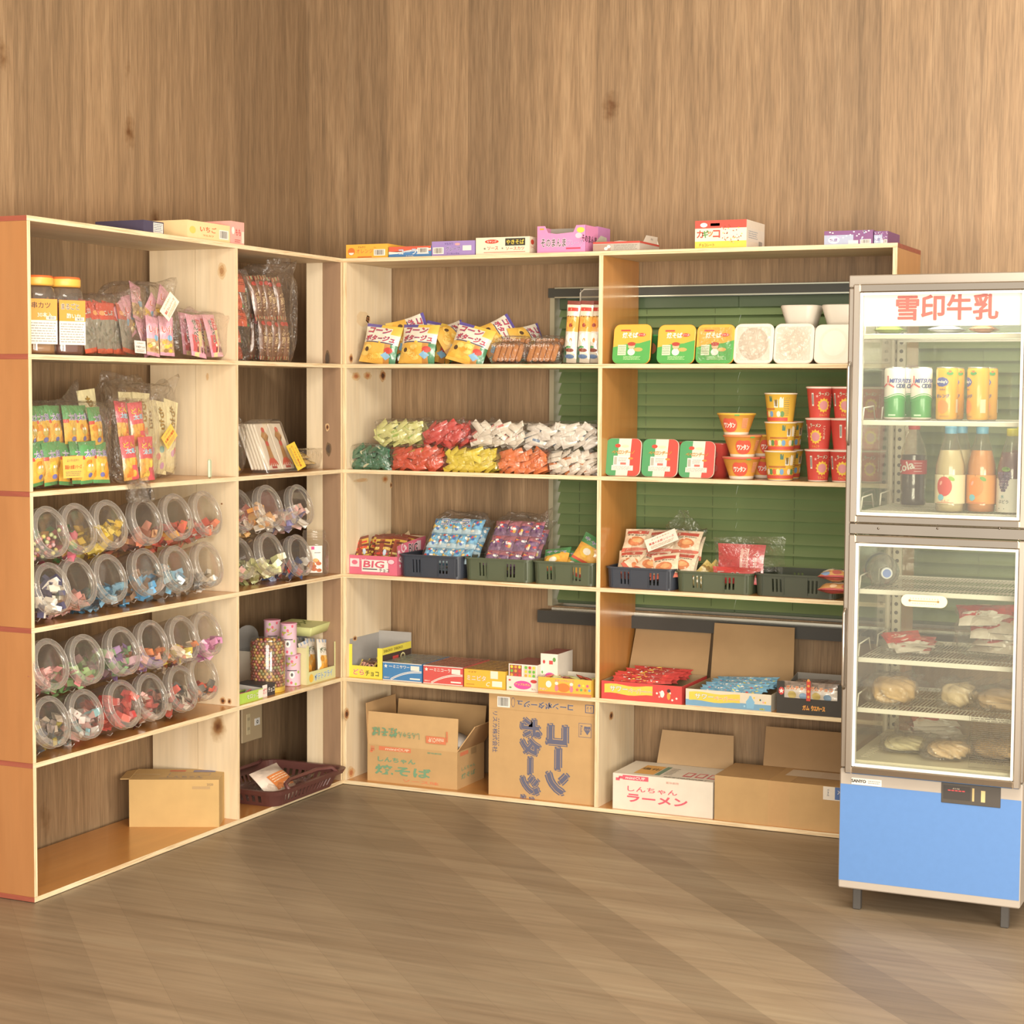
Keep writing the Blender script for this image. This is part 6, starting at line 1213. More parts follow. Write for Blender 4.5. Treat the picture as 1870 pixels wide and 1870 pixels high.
def ycup(u, k, y, label, rz):
    S = Scone(.037, .046, CH); x = xat(u, y, Z2+.03)
    def dc(m):      # plain yellow cup: eyes and cheeks as bare dots are left out, coloured blobs only
        m.rect(S, -.05, .006, .075, .016, 'cf4a3c', .0006, 14)
        for i in range(9): m.ell(S, -.045+.0125*i, .026, .007, .009, ['e8a03c', 'e6dcc8', '5a8a4a', 'e0603c', 'f0d890', '6a9ac8'][i % 6], .0006+.0001*(i % 2), 9)
        m.rect(S, -.03, .038, .03, .043, 'b8682c', .0006, 8); m.rect(S, .045, .045, .058, .075, 'e9e2cc', .0006, 3); m.bar(S, .028, .045, .041, .07); m.rect(S, .012, .062, .022, .078, '3f6a58', .0007, 2)
        m.fine(S, .06, .02, .078, .075, 9, '9a8a50')
    lathe_thing('noodle_cup', label, 'noodles', (x, y, Z2+k*(CH-.003)+.0005), [(.036, 0), (.0365, .003), (.0465, CH-.004), (.0485, CH-.003), (.0485, CH), (.045, CH+.0005)], ['efe6d4', 'ecbc3e', 'f0e6d2', 'f0e6d2', 'd87a4a'], dc, rz)
ycup(1425, 0, .04, 'yellow noodle cup at the bottom of the tall yellow stack', 0); ycup(1425, 1, .04, 'yellow noodle cup in the middle of the tall yellow stack', .1); ycup(1424, 2, .04, 'yellow noodle cup on top of the tall yellow stack', -.8)
ycup(1437, 0, .16, 'yellow noodle cup behind the tall stack, bottom', .6); ycup(1437, 1, .16, 'yellow noodle cup behind the tall stack, upper', .6)
RH = .0935
def rcup(u, k, y, label, rz):
    S = Scone(.029, .0385, RH); x = xat(u, y, Z2+.03)
    def dc(m):
        cx = .006; m.star(S, cx, RH*.42, .022, 'ecc13c', .0006, 12, .78); m.ell(S, cx, RH*.42, .014, .013, 'd98a90', .001, 14); m.txt(S, 'ラーメン', cx, RH*.77, .011, 'f3ead0', .001, w=.034, out=('7a3a1c', .05)); m.txt(S, 'とんこつ', cx, RH*.13, .007, 'f0c850', .001, w=.026)
        m.vtxt(S, 'こくうま', .034, RH*.55, .009, col='f0dcc8', off=.001); m.rect(S, -.034, RH*.4, -.027, RH*.8, 'efe6da', .0008, 2); m.bar(S, -.034, RH*.4, -.027, RH*.8, .001); m.star(S, -.016, RH*.7, .005, 'f0a8a0')
    lathe_thing('noodle_cup', label, 'noodles', (x, y, Z2+k*(RH-.003)+.0005), [(.028, 0), (.0285, .004), (.038, RH-.006), (.0405, RH-.004), (.0405, RH-.001), (.038, RH)], ['efe6d8', 'd6463e', 'efe6d8', 'efe6d8', 'd86a5a'], dc, rz)
for k, nm in ((0, 'bottom'), (1, 'middle'), (2, 'top')):
    rcup(1494+k*.5, k, .035, 'red ramen cup, %s of the red stack left of the fridge frame' % nm, [.45, -.2, .45][k]); rcup(1538+k*1.5, k, .035, 'red ramen cup, %s of the red stack cut by the fridge frame' % nm, [.1, .8, .1][k])
    rcup(1592, k, .05, 'red ramen cup, %s of the stack seen through the fridge side glass' % nm, -.1)
# ---- row 4, right cell
def sour(u0, u1, vt, colr, c2, label, deco2, flapL, name='candy_box'):
    l, w, h = BB(u0, u1, vt, Z4, .004); dd = .235; t = thing(name, label, 'box', l); m = MB(); open_carton(m, w, dd, h, colr, 'a88c66', side=colr); S = FR(0)
    if c2: m.rect(S, -w/2, h*.02, w/2, h*.38, c2, .0003)
    pts = [(w*(-.46+.6*i/8), h*(.83+.05*sin(i))) for i in range(9)]+[(w*(.14-.6*i/8), h*(.32+.05*sin(i+1))) for i in range(9)]
    m.pg(S, pts, 'ecc94a', .0006); m.txt(S, 'サワー', -w*.28, h*.6, h*.3, 'f4efe0', .001, w=w*.22, out=('3f7a8a', .04)); m.txt(S, 'ペーパー', -w*.06, h*.56, h*.26, 'dc6a3c', .001, w=w*.2, out=('f4efe0', .04)); m.txt(S, 'キャンディ', w*.09, h*.55, h*.13, 'cf3c34', .001, w=w*.1, out=('f4efe0', .05))
    for i in range(7): m.ell(S, w*rnd.uniform(.18, .46), h*rnd.uniform(.12, .88), h*.06, h*.06, rnd.choice(['f2e6da', 'e8a8a0', 'ecc94a', '9ac8e0']), .0005, 10)
    deco2(m, S, w, h); m.build('box', t)
    m = MB(); flap(m, (-w/2, dd, h), (w/2, dd, h), *flapL, 'b08e64', 'a8875e', .004, 'board', .0015); m.build('flap', t)
    return t, w, h, dd
def cst(key, c1, cs): return PK(key, .2, .02, .008, lambda u, v: jit(c1, .15), d_mix(cs), 2, nu=10, nv=3)
l_ = None
t, w_, h_, dd = sour(1098, 1245, 1248, 'cf3f3c', None, 'red sour paper candy box with open lid nearest the divider', lambda m, S, w, h: (m.ell(S, w*.26, h*.5, h*.12, h*.2, WHT, .0009), m.ell(S, w*.34, h*.7, h*.1, h*.1, '3a2a2a', .0009), m.ell(S, w*.34, h*.4, h*.1, h*.2, 'e0a03c', .0009)), ((0, .3, .75), .14))
rs = cst('redstrip', 'c83a3a', ['e8c84a', 'f0e8dc', 'a82c2c', 'e07a4a'])
for i in range(12): put(t, rs[i % 2], 'candy_strip', -.01+rnd.uniform(-.008, .008), .02+.016*i, h_*.9+.004*(i % 4), -.9, rnd.uniform(-.08, .05), rnd.uniform(-.06, .06))
t, w_, h_, dd = sour(1252, 1408, 1263, 'ddd2bc', '6ea0c4', 'cream and blue sour paper candy box with raised back lid in the middle', lambda m, S, w, h: (m.pg(S, [(w*.22, h*.1), (w*.3, h*.1), (w*.31, h*.5), (w*.28, h*.72), (w*.27, h*.85), (w*.25, h*.85), (w*.24, h*.7), (w*.21, h*.5)], '7ab4d8', .0009), m.txt(S, '36個入', w*.4, h*.12, h*.1, '4a6a2c', .0009, out=('dcd84a', .1))), ((0, .12, 1), .17))
bs = cst('bluestrip', '7ab8dc', ['e8d84a', 'f0e8dc', '3f8ac0', 'd8504a', 'f0e8dc'])
for i in range(13): put(t, bs[i % 2], 'candy_strip', rnd.uniform(-.008, .008), .016+.016*i, h_*.8+.004*(i % 4), -.9, rnd.uniform(-.06, .06), rnd.uniform(-.06, .06))
l, w_, h_ = BB(1418, 1541, 1277, Z4, .002); dd = .22; t = thing('candy_box', 'black open box of wafer sticks with red and yellow lettering by the fridge', 'box', l); m = MB(); open_carton(m, w_, dd, h_, '2b2824', '8a8680', hb=h_*1.9); X = w_/2
m.box(-X, -X+.022, 0, .0018, h_, h_*2, '2b2824'); m.box(X-.02, X, 0, .0018, h_, h_*2, '2b2824'); S = FR(0); m.txt(S, 'ガム', -w_*.06, h_*.45, h_*.3, 'e8c04a', .001, w=w_*.1, out=('a8302a', .05)); m.txt(S, 'ドラゴン', -w_*.17, h_*.48, h_*.3, 'e8c04a', .001, w=w_*.16, out=('a8302a', .04)) if False else None; m.txt(S, 'ウエハース', w_*.12, h_*.45, h_*.3, 'd8402e', .001, w=w_*.2, out=('e8c04a', .05)); m.ell(S, -w_*.43, h_*1.4, .009, .012, 'cf3c3c', .001, 7); m.star(S, -w_*.43, h_*1.4, .008, WHT, .0013)
m.build('box', t)
dwf = PK('wafer', .1, .055, .018, lambda u, v: jit('d8d0c4', .05) if v < .65 else jit('7a6a60', .2), lambda m, S, w, h: (m.txt(S, 'ガムチョコ', 0, h*.68, h*.2, 'd8402e', .001, w=w*.7, out=('f0d8a0', .05)), m.ell(S, -w*.15, h*.3, w*.14, h*.2, 'c9b46a', .0008), m.ell(S, w*.2, h*.25, w*.12, h*.18, '7a9ab8', .0008)), 2)
for j in range(2):
    put(t, dwf[j], 'wafer_pack', -w_*.2+w_*.36*j, .006, h_*.85, -.05, 0, 0, )
    for i in range(10): put(t, dwf[j], 'wafer_pack', -w_*.2+w_*.38*j, .03+.018*i, h_*.9, -1.0, rnd.uniform(-.04, .04), 0)
m = MB(); m.box(-.006, .006, -.006, -.0055, 0, h_*1.25, 'cf3c30')
for i in range(4): m.ell(FR(-.006), 0, .012+.016*i, .004, .004, 'e8a04a', .0005)
m.build('red_band', t, (-w_*.02, 0, h_*.9))
# ---- bottom right cell boxes
xa, xb = xat(1119, .015, .15), xat(1303, .015, .15); w_ = xb-xa-.002; h_ = zat(1420, (xa+xb)/2, .015)-Z5; PKI = 'd9566a'
def f(m, w, h, d):
    S = FR(0); m.rect(S, -w*.4, h*.84, -w*.14, h*.97, PKI, .0004); m.txt(S, 'miniCUP', -w*.27, h*.905, h*.08, WHT, .0008, w=w*.2); m.rect(S, -w*.44, h*.86, -w*.4, h*.93, PKI); m.rect(S, -w*.47, h*.8, -w*.43, h*.88, PKI); m.txt(S, '賞味期限', w*.1, h*.87, h*.06, 'd8a090', w=w*.13); m.txt(S, 'しんちゃん', -w*.1, h*.6, h*.15, PKI, w=w*.5); m.txt(S, 'ラーメン', -w*.05, h*.35, h*.22, PKI, w=w*.6, bold=.05)
    S2 = TP(h); m.rect(S2, -w*.32, d*.12, -w*.12, d*.75, 'e8ae5c', .0005); m.txt(S2, '塩化', -w*.22, d*.5, d*.15, '5a4a30', .0009); m.rect(S2, -w*.11, d*.12, -w*.06, d*.75, '5f8a78', .0006); m.fine(S2, -w*.04, d*.2, w*.04, d*.7, 6, '9a948a')
    for i in range(3): m.rect(S2, w*(.15+.12*i), d*.2, w*(.24+.12*i), d*.5, 'd8606c', .0005); m.rect(S2, w*(.165+.12*i), d*.25, w*(.225+.12*i), d*.45, 'ecdccc', .0008)
    m.fine(S2, w*.0, d*.03, w*.45, d*.1, 2, '4a4a44')
cardboard('cardboard_box', 'white printed cardboard box with pink fork logo on the bottom right board', ((xa+xb)/2, .015, Z5), 0, w_, .2, h_, 'e6dccb', 'e8dfce', f, [((-w_*.28, .2, h_), (w_*.5, .2, h_), (0, .25, 1), .105, 'a88a62', 'b0916a', .008)])
xc, xd = xat(1303, .01, .15)+.004, XR-G-.004; w3 = xd-xc; h3 = zat(1430, (xc+xd)/2, .01)-Z5
def f(m, w, h, d):
    S = FR(0); k = .02; m.rect(S, -w*.17, 0, -w*.04, h, 'bf9560', .0004); m.rect(TP(h), -w*.17, 0, -w*.04, d, 'bf9560', .0004); m.rect(TP(h), -w*.12, d*.45, w*.33, d*.9, 'e0cbb0', .0006); m.rect(TP(h), w*.08, d*.45, w*.33, d*.9, 'dcc4a8', .0008)
    m.rect(S, w*.16, h*.7, w*.33, h*.99, 'ece4d6', .0006); m.rect(S, w*.23, h*.72, w*.33, h*.99, '4a6cab', .0008); m.txt(S, '冷蔵', w*.28, h*.88, h*.1, WHT, .001, w=w*.07); m.vtxt(S, 'クール', w*.19, h*.86, h*.05, col='3a4a6a', off=.001)
    m.rect(S, w*.26, h*.74, w*.31, h*.8, 'ece4d6', .001)
cardboard('cardboard_box', 'brown taped cardboard box with a blue chilled sticker beside the white box', ((xc+xd)/2, .01, Z5), 0, w3, .2, h3, 'c09a66', 'b78f5e', f, [((-w3*.32, .2, h3), (w3*.48, .2, h3), (0, .22, 1), .12, '9a7a56', '9f7f59', .0)])
# ================================================================== glass door fridge in front of the right end
YF = -.72; FD = .49
FX = lambda u, v=950, y=YF: xat(u, y, 1.2)
xL, xR_ = FX(1545.5), FX(1884); xm_ = FX(1700)
FZ = lambda v, x=None, y=YF: zat(v, xm_ if x is None else x, y)
zl = lambda v: zat(v, xL+.02, YF)
zT_, zM, zBt = zl(502.5), zl(965), zl(1402)
fr = thing('glass_fridge', 'tall glass door drinks fridge with a lit sign and steel frame', 'fridge', ((xL+xR_)/2, YF, 0)); FW_ = xR_-xL; hx = FW_/2
ST, ST2, GW = 'b5aa9c', '8f867b', 'efece2'
def fbox(nm, bx, col=ST, mat='metal', b=.002, par=None, **k):
    m = MB()
    for q in (bx if isinstance(bx[0], tuple) else [bx]): m.cbox(*q, b, col, mat)
    return m.build(nm, par or fr, **k)
# carcass: roof, base, corner posts
fbox('roof_panel', (-hx, hx, .0, FD, zT_-.03, zT_), ST); 
fbox('front_post', (-hx, -hx+.016, 0, .03, zBt, zT_-.031), ST, b=.003); fbox('front_post', (hx-.016, hx, 0, .03, zBt, zT_-.031), ST, b=.003)
for sx in (-1, 1):
    m = MB(); x0 = -hx if sx < 0 else hx-.012; m.cbox(x0, x0+.012, FD-.035, FD, zBt, zT_-.031, .001, 'cdc3ad', 'plastic'); x1 = -hx+.013 if sx < 0 else hx-.037; m.cbox(x1, x1+.024, FD-.012, FD, zBt, zT_-.031, .001, 'd8cfb8', 'plastic')
    S = FR(FD-.012); z = zBt+.03
    while z < zT_-.06:
        m.ell(S, x1+.012, z, .0052, .0052, '5a554a', .0005, 12); m.ell(lambda u, v, o: (x0+(.012 if sx < 0 else 0)+(o if sx < 0 else -o), u, v), FD-.02, z, .0052, .0052, '6a6456', .0005, 10); z += .0235
    m.build('shelf_post', fr)
fbox('side_pane', (-hx+.002, -hx+.005, .031, FD-.036, zBt, zT_-.031), 'ffffff', 'pane', .0005); fbox('side_pane', (hx-.005, hx-.002, .031, FD-.036, zBt, zT_-.031), 'ffffff', 'pane', .0005)
fbox('rear_pane', (-hx+.038, hx-.038, FD-.009, FD-.006, zBt, zT_-.031), 'ffffff', 'pane', .0005)
zg = zl(1421); zbl = zl(1448)
m = MB(); m.cbox(-hx, hx, .0, FD, .06, zBt-.002, .003, 'a69c90', 'plastic'); m.rect(FR(0), -hx+.002, .08, hx-.002, FZ(1445), '4a78b8', .0008)
for q in (-hx+.03, hx-.05): m.cbox(q, q+.02, .03, .05, .0005, .06, .002, '3a3836'); m.cbox(q, q+.02, FD-.05, FD-.03, .0005, .06, .002, '3a3836')
m.build('base_cabinet', fr)
cxw = (xL+xR_)/2
m = MB(); u0, u1 = FX(1567)-cxw, FX(1623)-cxw; zc = zat(1428, FX(1595), YF); m.cbox(u0, u1, -.0022, -.0002, zc-.0085, zc+.0085, .0006, 'ece6da'); m.txt(FR(-.0022), 'SANYO', u0+.019, zc+.001, .0078, '2f2c2c', w=.036, bold=.05); m.fine(FR(-.0022), u0+.042, zc-.004, u1-.003, zc+.005, 2, '8a8680'); m.build('name_plate', fr)
m = MB(); u0, u1 = FX(1734)-cxw, FX(1844)-cxw; z1_ = zat(1433, FX(1790), YF); m.cbox(u0, u1, -.003, -.0002, z1_-.05, z1_, .001, '3a3530'); S = FR(-.003); m.rect(S, u0+.005, z1_-.04, u0+.07, z1_-.006, '2a2624')
for i in range(5): m.rect(S, u0+.016+.0085*i, z1_-.019, u0+.0225+.0085*i, z1_-.0165, 'd0383c', .0008)
m.txt(S, '-4 0 4 8', u0+.035, z1_-.013, .004, 'b8a890'); m.rect(S, u0+.074, z1_-.04, u0+.079, z1_-.008, 'b8a068'); m.rect(S, u0+.095, z1_-.04, u0+.105, z1_-.012, 'c8b078'); m.build('control_panel', fr)
# doors
def door(nm, za, zb, lbl):
    d = MB(); xa, xb = -hx+.0165, hx-.004; y0 = -.022
    for q in ((xa, xa+.016, y0, -.001, za, zb), (xb-.016, xb, y0, -.001, za, zb), (xa+.016, xb-.016, y0, -.001, zb-.02, zb), (xa+.016, xb-.016, y0, -.001, za, za+.018)): d.cbox(*q, .0025, ST, 'chrome' if q[5]-q[4] < .1 else 'metal')
    o = d.build(nm, fr)
    g = MB(); a = .0075; X0, X1, Z0, Z1_ = xa+.016, xb-.016, za+.018, zb-.02
    for q in ((X0, X0+a, y0+.004, -.002, Z0, Z1_), (X1-a, X1, y0+.004, -.002, Z0, Z1_), (X0+a, X1-a, y0+.004, -.002, Z1_-a, Z1_), (X0+a, X1-a, y0+.004, -.002, Z0, Z0+a)): g.cbox(*q, .001, GW, 'plastic')
    g.build('gasket', o); p = MB(); p.box(X0+a, X1-a, -.012, -.009, Z0+a, Z1_-a, 'ffffff', 'pane'); p.build('glass', o)
    return X0+a, X1-a, Z0+a, Z1_-a
ZA, ZB = zl(951), zl(519)
A = door('upper_door', zl(953), zl(520), ''); B_ = door('lower_door', zl(1409), zl(975), '')
DRS = [o for o in fr.children if 'door' in o.name]; DRS.sort(key=lambda o: o.name)
fbox('middle_rail', (-hx+.0165, hx-.004, -.02, .03, zl(974), zl(954)), ST, 'chrome')
for u in (1611, 1719, 1832):
    m = MB(); m.M = Tm(FX(u)-cxw, -.0205, FZ(964, FX(u))) @ MX.Rotation(HP, 4, 'X'); m.lathe([(.003, 0), (.0028, .001), (0, .0015)], 10, '6a6258', 'metal'); m.build('screw', fr)
for v0, v1 in ((662, 812), (1112, 1258)):
    m = MB(); za, zb = zl(v1), zl(v0); m.tube([(-hx+.006, -.002, za), (-hx+.006, -.014, za+.012), (-hx+.006, -.014, zb-.012), (-hx+.006, -.002, zb)], .0036, 8, 'c9c0b4', 'metal'); m.build('door_handle', DRS[1 if v0 < 900 else 0])
# sign
s0, s1, sz0, sz1 = A[0], A[1], zl(596), A[3]
m = MB(); m.box(s0, s1, -.006, .03, sz0, sz1, 'f3f3e8', 'lit'); S = FR(-.006); su = (FX(1725)-cxw); szc = (zat(561, FX(1725), YF)); th = .061; sw = FX(1817)-FX(1632)
m.txt(S, '雪印牛乳', su, szc, th, 'e0504c', .0012, w=sw, bold=.03); m.build('lit_sign', fr)
# wire shelves
def wshelf(v, i):
    z = zat(v, cxw, YF+.045); m = MB(); x0, x1 = -hx+.03, hx-.03; c = 'e9e3d4'
    m.cbox(x0, x1, .04, .046, z-.012, z, .001, c); m.cbox(x0, x1, FD-.07, FD-.065, z-.01, z, .001, c)
    n = 40
    for k in range(n+1):
        x = x0+.003+(x1-x0-.006)*k/n; m.tube([(x, .046, z-.0025), (x, FD-.068, z-.0025)], .0013, 4, c, caps=False)
    for yy in (.15, .28): m.tube([(x0, yy, z-.006), (x1, yy, z-.006)], .002, 5, c)
    m.build('wire_shelf', fr)
    m = MB()
    for sx in (-1, 1):
        X = sx*(hx-.024)
        m.tube([(X-sx*.004, .05, z), (X-sx*.004, .06, z+.03), (X-sx*.004, .16, z+.034), (X-sx*.004, .18, z)], .002, 6, c); m.cbox(min(X, X+sx*.006), max(X, X+sx*.006), .02, .06, z-.03, z-.002, .001, c)
        m.tube([(X-sx*.004, .25, z), (X-sx*.004, .26, z+.03), (X-sx*.004, .38, z+.034), (X-sx*.004, .4, z)], .002, 6, c)
    m.build('shelf_bracket', fr); return z
SZ = [wshelf(v, i) for i, v in enumerate((609, 769, 936, 1082, 1209, 1302))]
m = MB(); zf = zat(1396, cxw, YF+.03); m.cbox(-hx+.013, hx-.013, .005, FD-.04, zBt, zf, .002, 'ddd3b8', 'plastic')
for k in range(22): m.cbox(-hx+.04, -hx+.06, .05+.018*k, .056+.018*k, zf, zf+.0015, .0003, 'b8ae98')
m.build('floor_tray', fr)
# thermometer and notice on the lower door
m = MB(); u0, u1 = FX(1655)-cxw, FX(1739)-cxw; z_ = zat(1098, FX(1697), YF-.02); a = (u1-u0)/2; c0 = (u0+u1)/2; r_ = .0145
P = [(c0+(a-r_)*sg+r_*cos(t), z_+r_*sin(t)) for sg, rg in ((1, -HP), (-1, HP)) for t in [rg+pi*i/10 for i in range(11)]]
m.loft([[(x, -.0125, z) for x, z in P], [(x, -.018, z) for x, z in P]], 'efe0b0', 'plastic', capb=False); S = FR(-.018); m.rect(S, c0-a*.62, z_-.001, c0+a*.62, z_+.001, 'a08048', .0008); m.ell(S, c0-a*.62, z_, .003, .003, '8a6a3c', .001); m.ell(S, c0+a*.62, z_, .003, .003, '8a6a3c', .001)
for i in range(11): m.rect(S, c0-a*.6+a*.12*i, z_+.004, c0-a*.6+a*.12*i+.001, z_+.007, '8a7a50', .0006); m.rect(S, c0-a*.5+a*.1*i, z_-.007, c0-a*.5+a*.1*i+.002, z_-.0055, 'a89868', .0006)
m.build('thermometer', fr)
m = MB(); S = FR(-.0125); u0, u1 = FX(1784)-cxw, B_[1]-.001; z0, z1_ = zat(1402, FX(1820), YF), zat(1281, FX(1820), YF); m.fine(S, u0+.004, z0+.01, u1, z1_-.03, 26, '4a4438', seed=5); m.txt(S, '⚠警告', (u0+u1)/2, z1_-.01, .009, '4a4438'); m.txt(S, '⚠注意', (u0+u1)/2, z1_-.038, .009, '4a4438')
for q in ((u0, z0, u0+.0008, z1_), (u0, z1_-.0008, u1, z1_), (u0, z0, u1, z0+.0008)): m.rect(S, *q, '4a4438')
m.build('printed_notice', fr)
# ---- cans
def can(u, y, z, kind, lab, rz=0):
    R_, H = .0262, .131; x = xat(u, YF+y, z+.06); t = thing('drink_can', lab, 'can', (x, YF+y, z+.0006), rz, None); m = MB()
    c = 'e6dfd4' if kind == 'cider' else 'e6a437'
    m.lathe([(.021, 0), (.0245, .003), (R_, .007), (R_, H*.42), (R_, H-.008), (.0245, H-.003)], 32, c, 'gloss', cols=['c8c4bc', 'c8c4bc' if 0 else c, '3f9448' if kind == 'cider' else c, c, c], capt=False); S = Sc(R_)
    if kind == 'cider':
        for o_ in (0, .004):
            P = [(-.08+.16*i/24, H*.43+.005*sin(i*.55)+o_) for i in range(25)]
            for a, b_ in zip(P, P[1:]): m.poly([S(a[0], a[1]-.001-(.006 if o_ == 0 else 0), .0004), S(b_[0], b_[1]-.001-(.006 if o_ == 0 else 0), .0004), S(b_[0], b_[1]+.0012, .0004), S(a[0], a[1]+.0012, .0004)], '3f9448' if 1 else WHT)
            for a, b_ in zip(P, P[1:]): m.poly([S(a[0], a[1]+.0012, .0005), S(b_[0], b_[1]+.0012, .0005), S(b_[0], b_[1]+.002, .0005), S(a[0], a[1]+.002, .0005)], 'f2eee4')
        m.txt(S, 'MITSUYA', .018, H*.74, .0105, '3a4a98', .0008, w=.05, sk=.15, bold=.05); m.txt(S, 'CIDER', .023, H*.645, .0105, '3a4a78', .0008, w=.028, sk=.15, bold=.05)
        for ang in (HP, HP+2.1, HP-2.1):
            for k in (.25, .5, .75, 1): 
                cx_, cy_ = -.012+.017*k*cos(ang), H*.69+.017*k*sin(ang); m.pg(S, [(cx_+.0032*cos(ang+q), cy_+.0032*sin(ang+q)) for q in (0, 1.9, pi, -1.9)], 'cf4a50', .0008)
        m.rect(S, -.01, H*.08, .008, H*.11, 'b8d8b8', .0006, 3)
    else:
        m.ell(S, -.008, H*.72, .017, .012, '4a55a0', .0006, 9); m.txt(S, "Bireley's", -.008, H*.72, .009, 'f2ede4', .0012, w=.027, bold=.04); m.txt(S, 'オレンジ', -.006, H*.46, .009, '3f4a88', .0008, w=.032, bold=.05); m.ell(S, -.005, H*.26, .014, .017, 'e8843c', .0006, 18); m.ell(S, .012, H*.88, .009, .005, '4f9a50', .0006, 10); m.ell(S, .012, H*.915, .004, .003, 'e0703c', .0008, 8); m.txt(S, '天然水', -.006, H*.58, .005, '5a5a78', .0008); m.rect(S, .03, H*.15, .044, H*.4, 'd8c8a8', .0006, 3); m.fine(S, -.012, H*.06, .012, H*.1, 2, '8a6a40')
    m.build('can_body', t); m = MB(); m.lathe([(.0245, H-.003), (.0248, H-.0008), (.0235, H), (.0225, H-.003), (0, H-.0035)], 28, 'c9c4ba', 'metal', capb=False); m.build('can_lid', t)
zc1 = SZ[1]
can(1634, .10, zc1, 'cider', 'white and green cider can, leftmost of the front cans', .0); can(1648, .165, zc1, 'cider', 'white and green cider can behind the leftmost one', .3); can(1682.5, .10, zc1, 'cider', 'white and green cider can, right one of the front pair', -.1)
can(1729, .09, zc1, 'orange', 'orange soda can, left one of the two front orange cans', .0); can(1741, .16, zc1, 'orange', 'orange soda can behind the left orange can', .4); can(1786, .09, zc1, 'orange', 'orange soda can, right one of the two front orange cans', -.75); can(1802, .16, zc1, 'orange', 'orange soda can behind the right orange can', .2)
# ---- bottles
def bottle(u, y, z, lab, prof, liq, liqtop, cap, caph, deco, rz=0, lc=None, body='clear_plastic', R_=.033):
    x = xat(u, YF+y, z+.08); t = thing('drink_bottle', lab, 'bottle', (x, YF+y, z+.0006), rz); m = MB(); m.lathe(prof, 28, mat=body, capb=False, capt=False); m.build('bottle_body', t)
    H = prof[-1][1]; q = [(r_*.95, max(z_, .002)) for r_, z_ in prof if z_ <= liqtop]; m = MB(); m.lathe([(0, .002)]+q+[(q[-1][0]*.98, q[-1][1]+.001), (0, q[-1][1]+.0015)], 24, liq, 'gloss', capb=False, capt=False); m.build('drink', t)
    m = MB(); m.lathe([(.0145, H-.004), (.015, H-.003), (.015, H+caph-.004), (.014, H+caph-.002), (0, H+caph-.0015)], 24, cap, 'plastic', capb=False); m.build('cap', t)
    m = MB(); deco(m, Sc); m.build('label', t); return t
pc = [(.026, 0), (.032, .004), (.0335, .012), (.031, .03), (.0325, .05), (.033, .06), (.033, .115), (.0325, .13), (.029, .15), (.018, .178), (.0135, .19), (.013, .2)]
def dl(m, Sc):
    S = Sc(.0338); m.rect(S, -.1, .082, .1, .118, 'c23438', 0, 30); m.txt(S, 'Cola', -.02, .1, .022, 'f2ece4', .0006, rot=.3, bold=.03); m.fine(S, .008, .086, .03, .114, 4, 'e8b0b0')
bottle(1668, .28, SZ[2], 'dark cola bottle with red cap and red band, leftmost bottle', pc, '2e1f1a', .14, 'd2383a', .018, dl)
pn = [(.028, 0), (.0335, .004), (.0345, .02), (.0345, .08), (.0355, .1), (.034, .118), (.026, .15), (.018, .175), (.0155, .185), (.0148, .195)]
def fruit(c, leaf, bgc):
    def dl(m, Sc):
        S = Sc(.0362); m.rect(S, -.1, .022, .1, .092, bgc, 0, 30); m.ell(S, -.004, .064, .0195, .024, c, .0006, 20); m.ell(S, .014, .083, .0085, .005, leaf, .0009, 10, rot=-.5); m.rect(S, -.0045, .088, -.0035, .093, '6a4a30', .001)
        m.ell(S, -.012, .029+.008, .008, .008, '6fb8d0', .0009, 14); m.txt(S, 'りんご' if c != 'e8823c' else 'みかん', .0, .029, .006, c, .0012, w=.02); m.ell(S, -.012, .072, .003, .006, 'e8a090', .0009, 8, rot=-.4); m.rect(S, -.025, .024, .02, .0252, 'c8504a', .0006, 6)
    return dl
bottle(1735, .07, SZ[2], 'pale apple juice bottle with light blue cap and red apple label, front one', pn, 'd9c79a', .165, '5fa8d0', .016, fruit('cc3f3a', '8ab84a', 'e6d9b4'), -.1)
bottle(1754, .14, SZ[2], 'pale apple juice bottle standing just behind the front apple bottle', pn, 'd9c79a', .165, '5fa8d0', .016, fruit('cc3f3a', '8ab84a', 'e6d9b4'), 1.2)
bottle(1792, .10, SZ[2], 'orange juice bottle with light blue cap and smiling plain fruit label', pn, 'e0904a', .165, '5fa8d0', .016, fruit('e8823c', '6a9a3c', 'e2954e'), -.1)
def grape(m, Sc):
    S = Sc(.0362); m.rect(S, -.1, .004, .1, .085, 'ddd8ce', 0, 30); r = random.Random(8)
    for j in range(7):
        for i in range(6-(j*2)//3): m.ell(S, -.006+(i-(5-(j*2)//3)/2)*.0062+r.uniform(-.001, .001), .098-.0068*j, .0037, .0037, jit(r.choice(['5a4a68', '6a5470', '4a4260', '7a6a84']), .1), .0008+.0001*i, 9)
    m.ell(S, 0, .108, .011, .006, '7a9a4a', .001, 8); m.txt(S, '巨峰', 0, .11, .007, '3a5a2c', .0014); m.txt(S, '水', -.008, .042, .009, '3f8a98', .0008); m.txt(S, 'ぶどう', -.006, .03, .0085, '3a4a58', .0008, w=.027); m.rect(S, -.02, .012, -.002, .014, '8a8a8a', .0006)
bottle(1848, .09, SZ[2], 'dark grape drink bottle with yellow cap and grape cluster label', [(r_*1.0, z_*.98) for r_, z_ in pn], '6a3f4c', .16, 'd9cf3c', .016, grape, -.25)
bottle(1866, .16, SZ[2], 'dark red drink bottle with yellow cap behind the grape bottle', pn, '7a2f34', .165, 'd9cf3c', .016, lambda m, Sc: (m.rect(Sc(.036), -.1, .03, .1, .08, 'b8b8c8', 0, 30), m.ell(Sc(.036), -.01, .1, .01, .012, 'c8383c', .001)), .2)
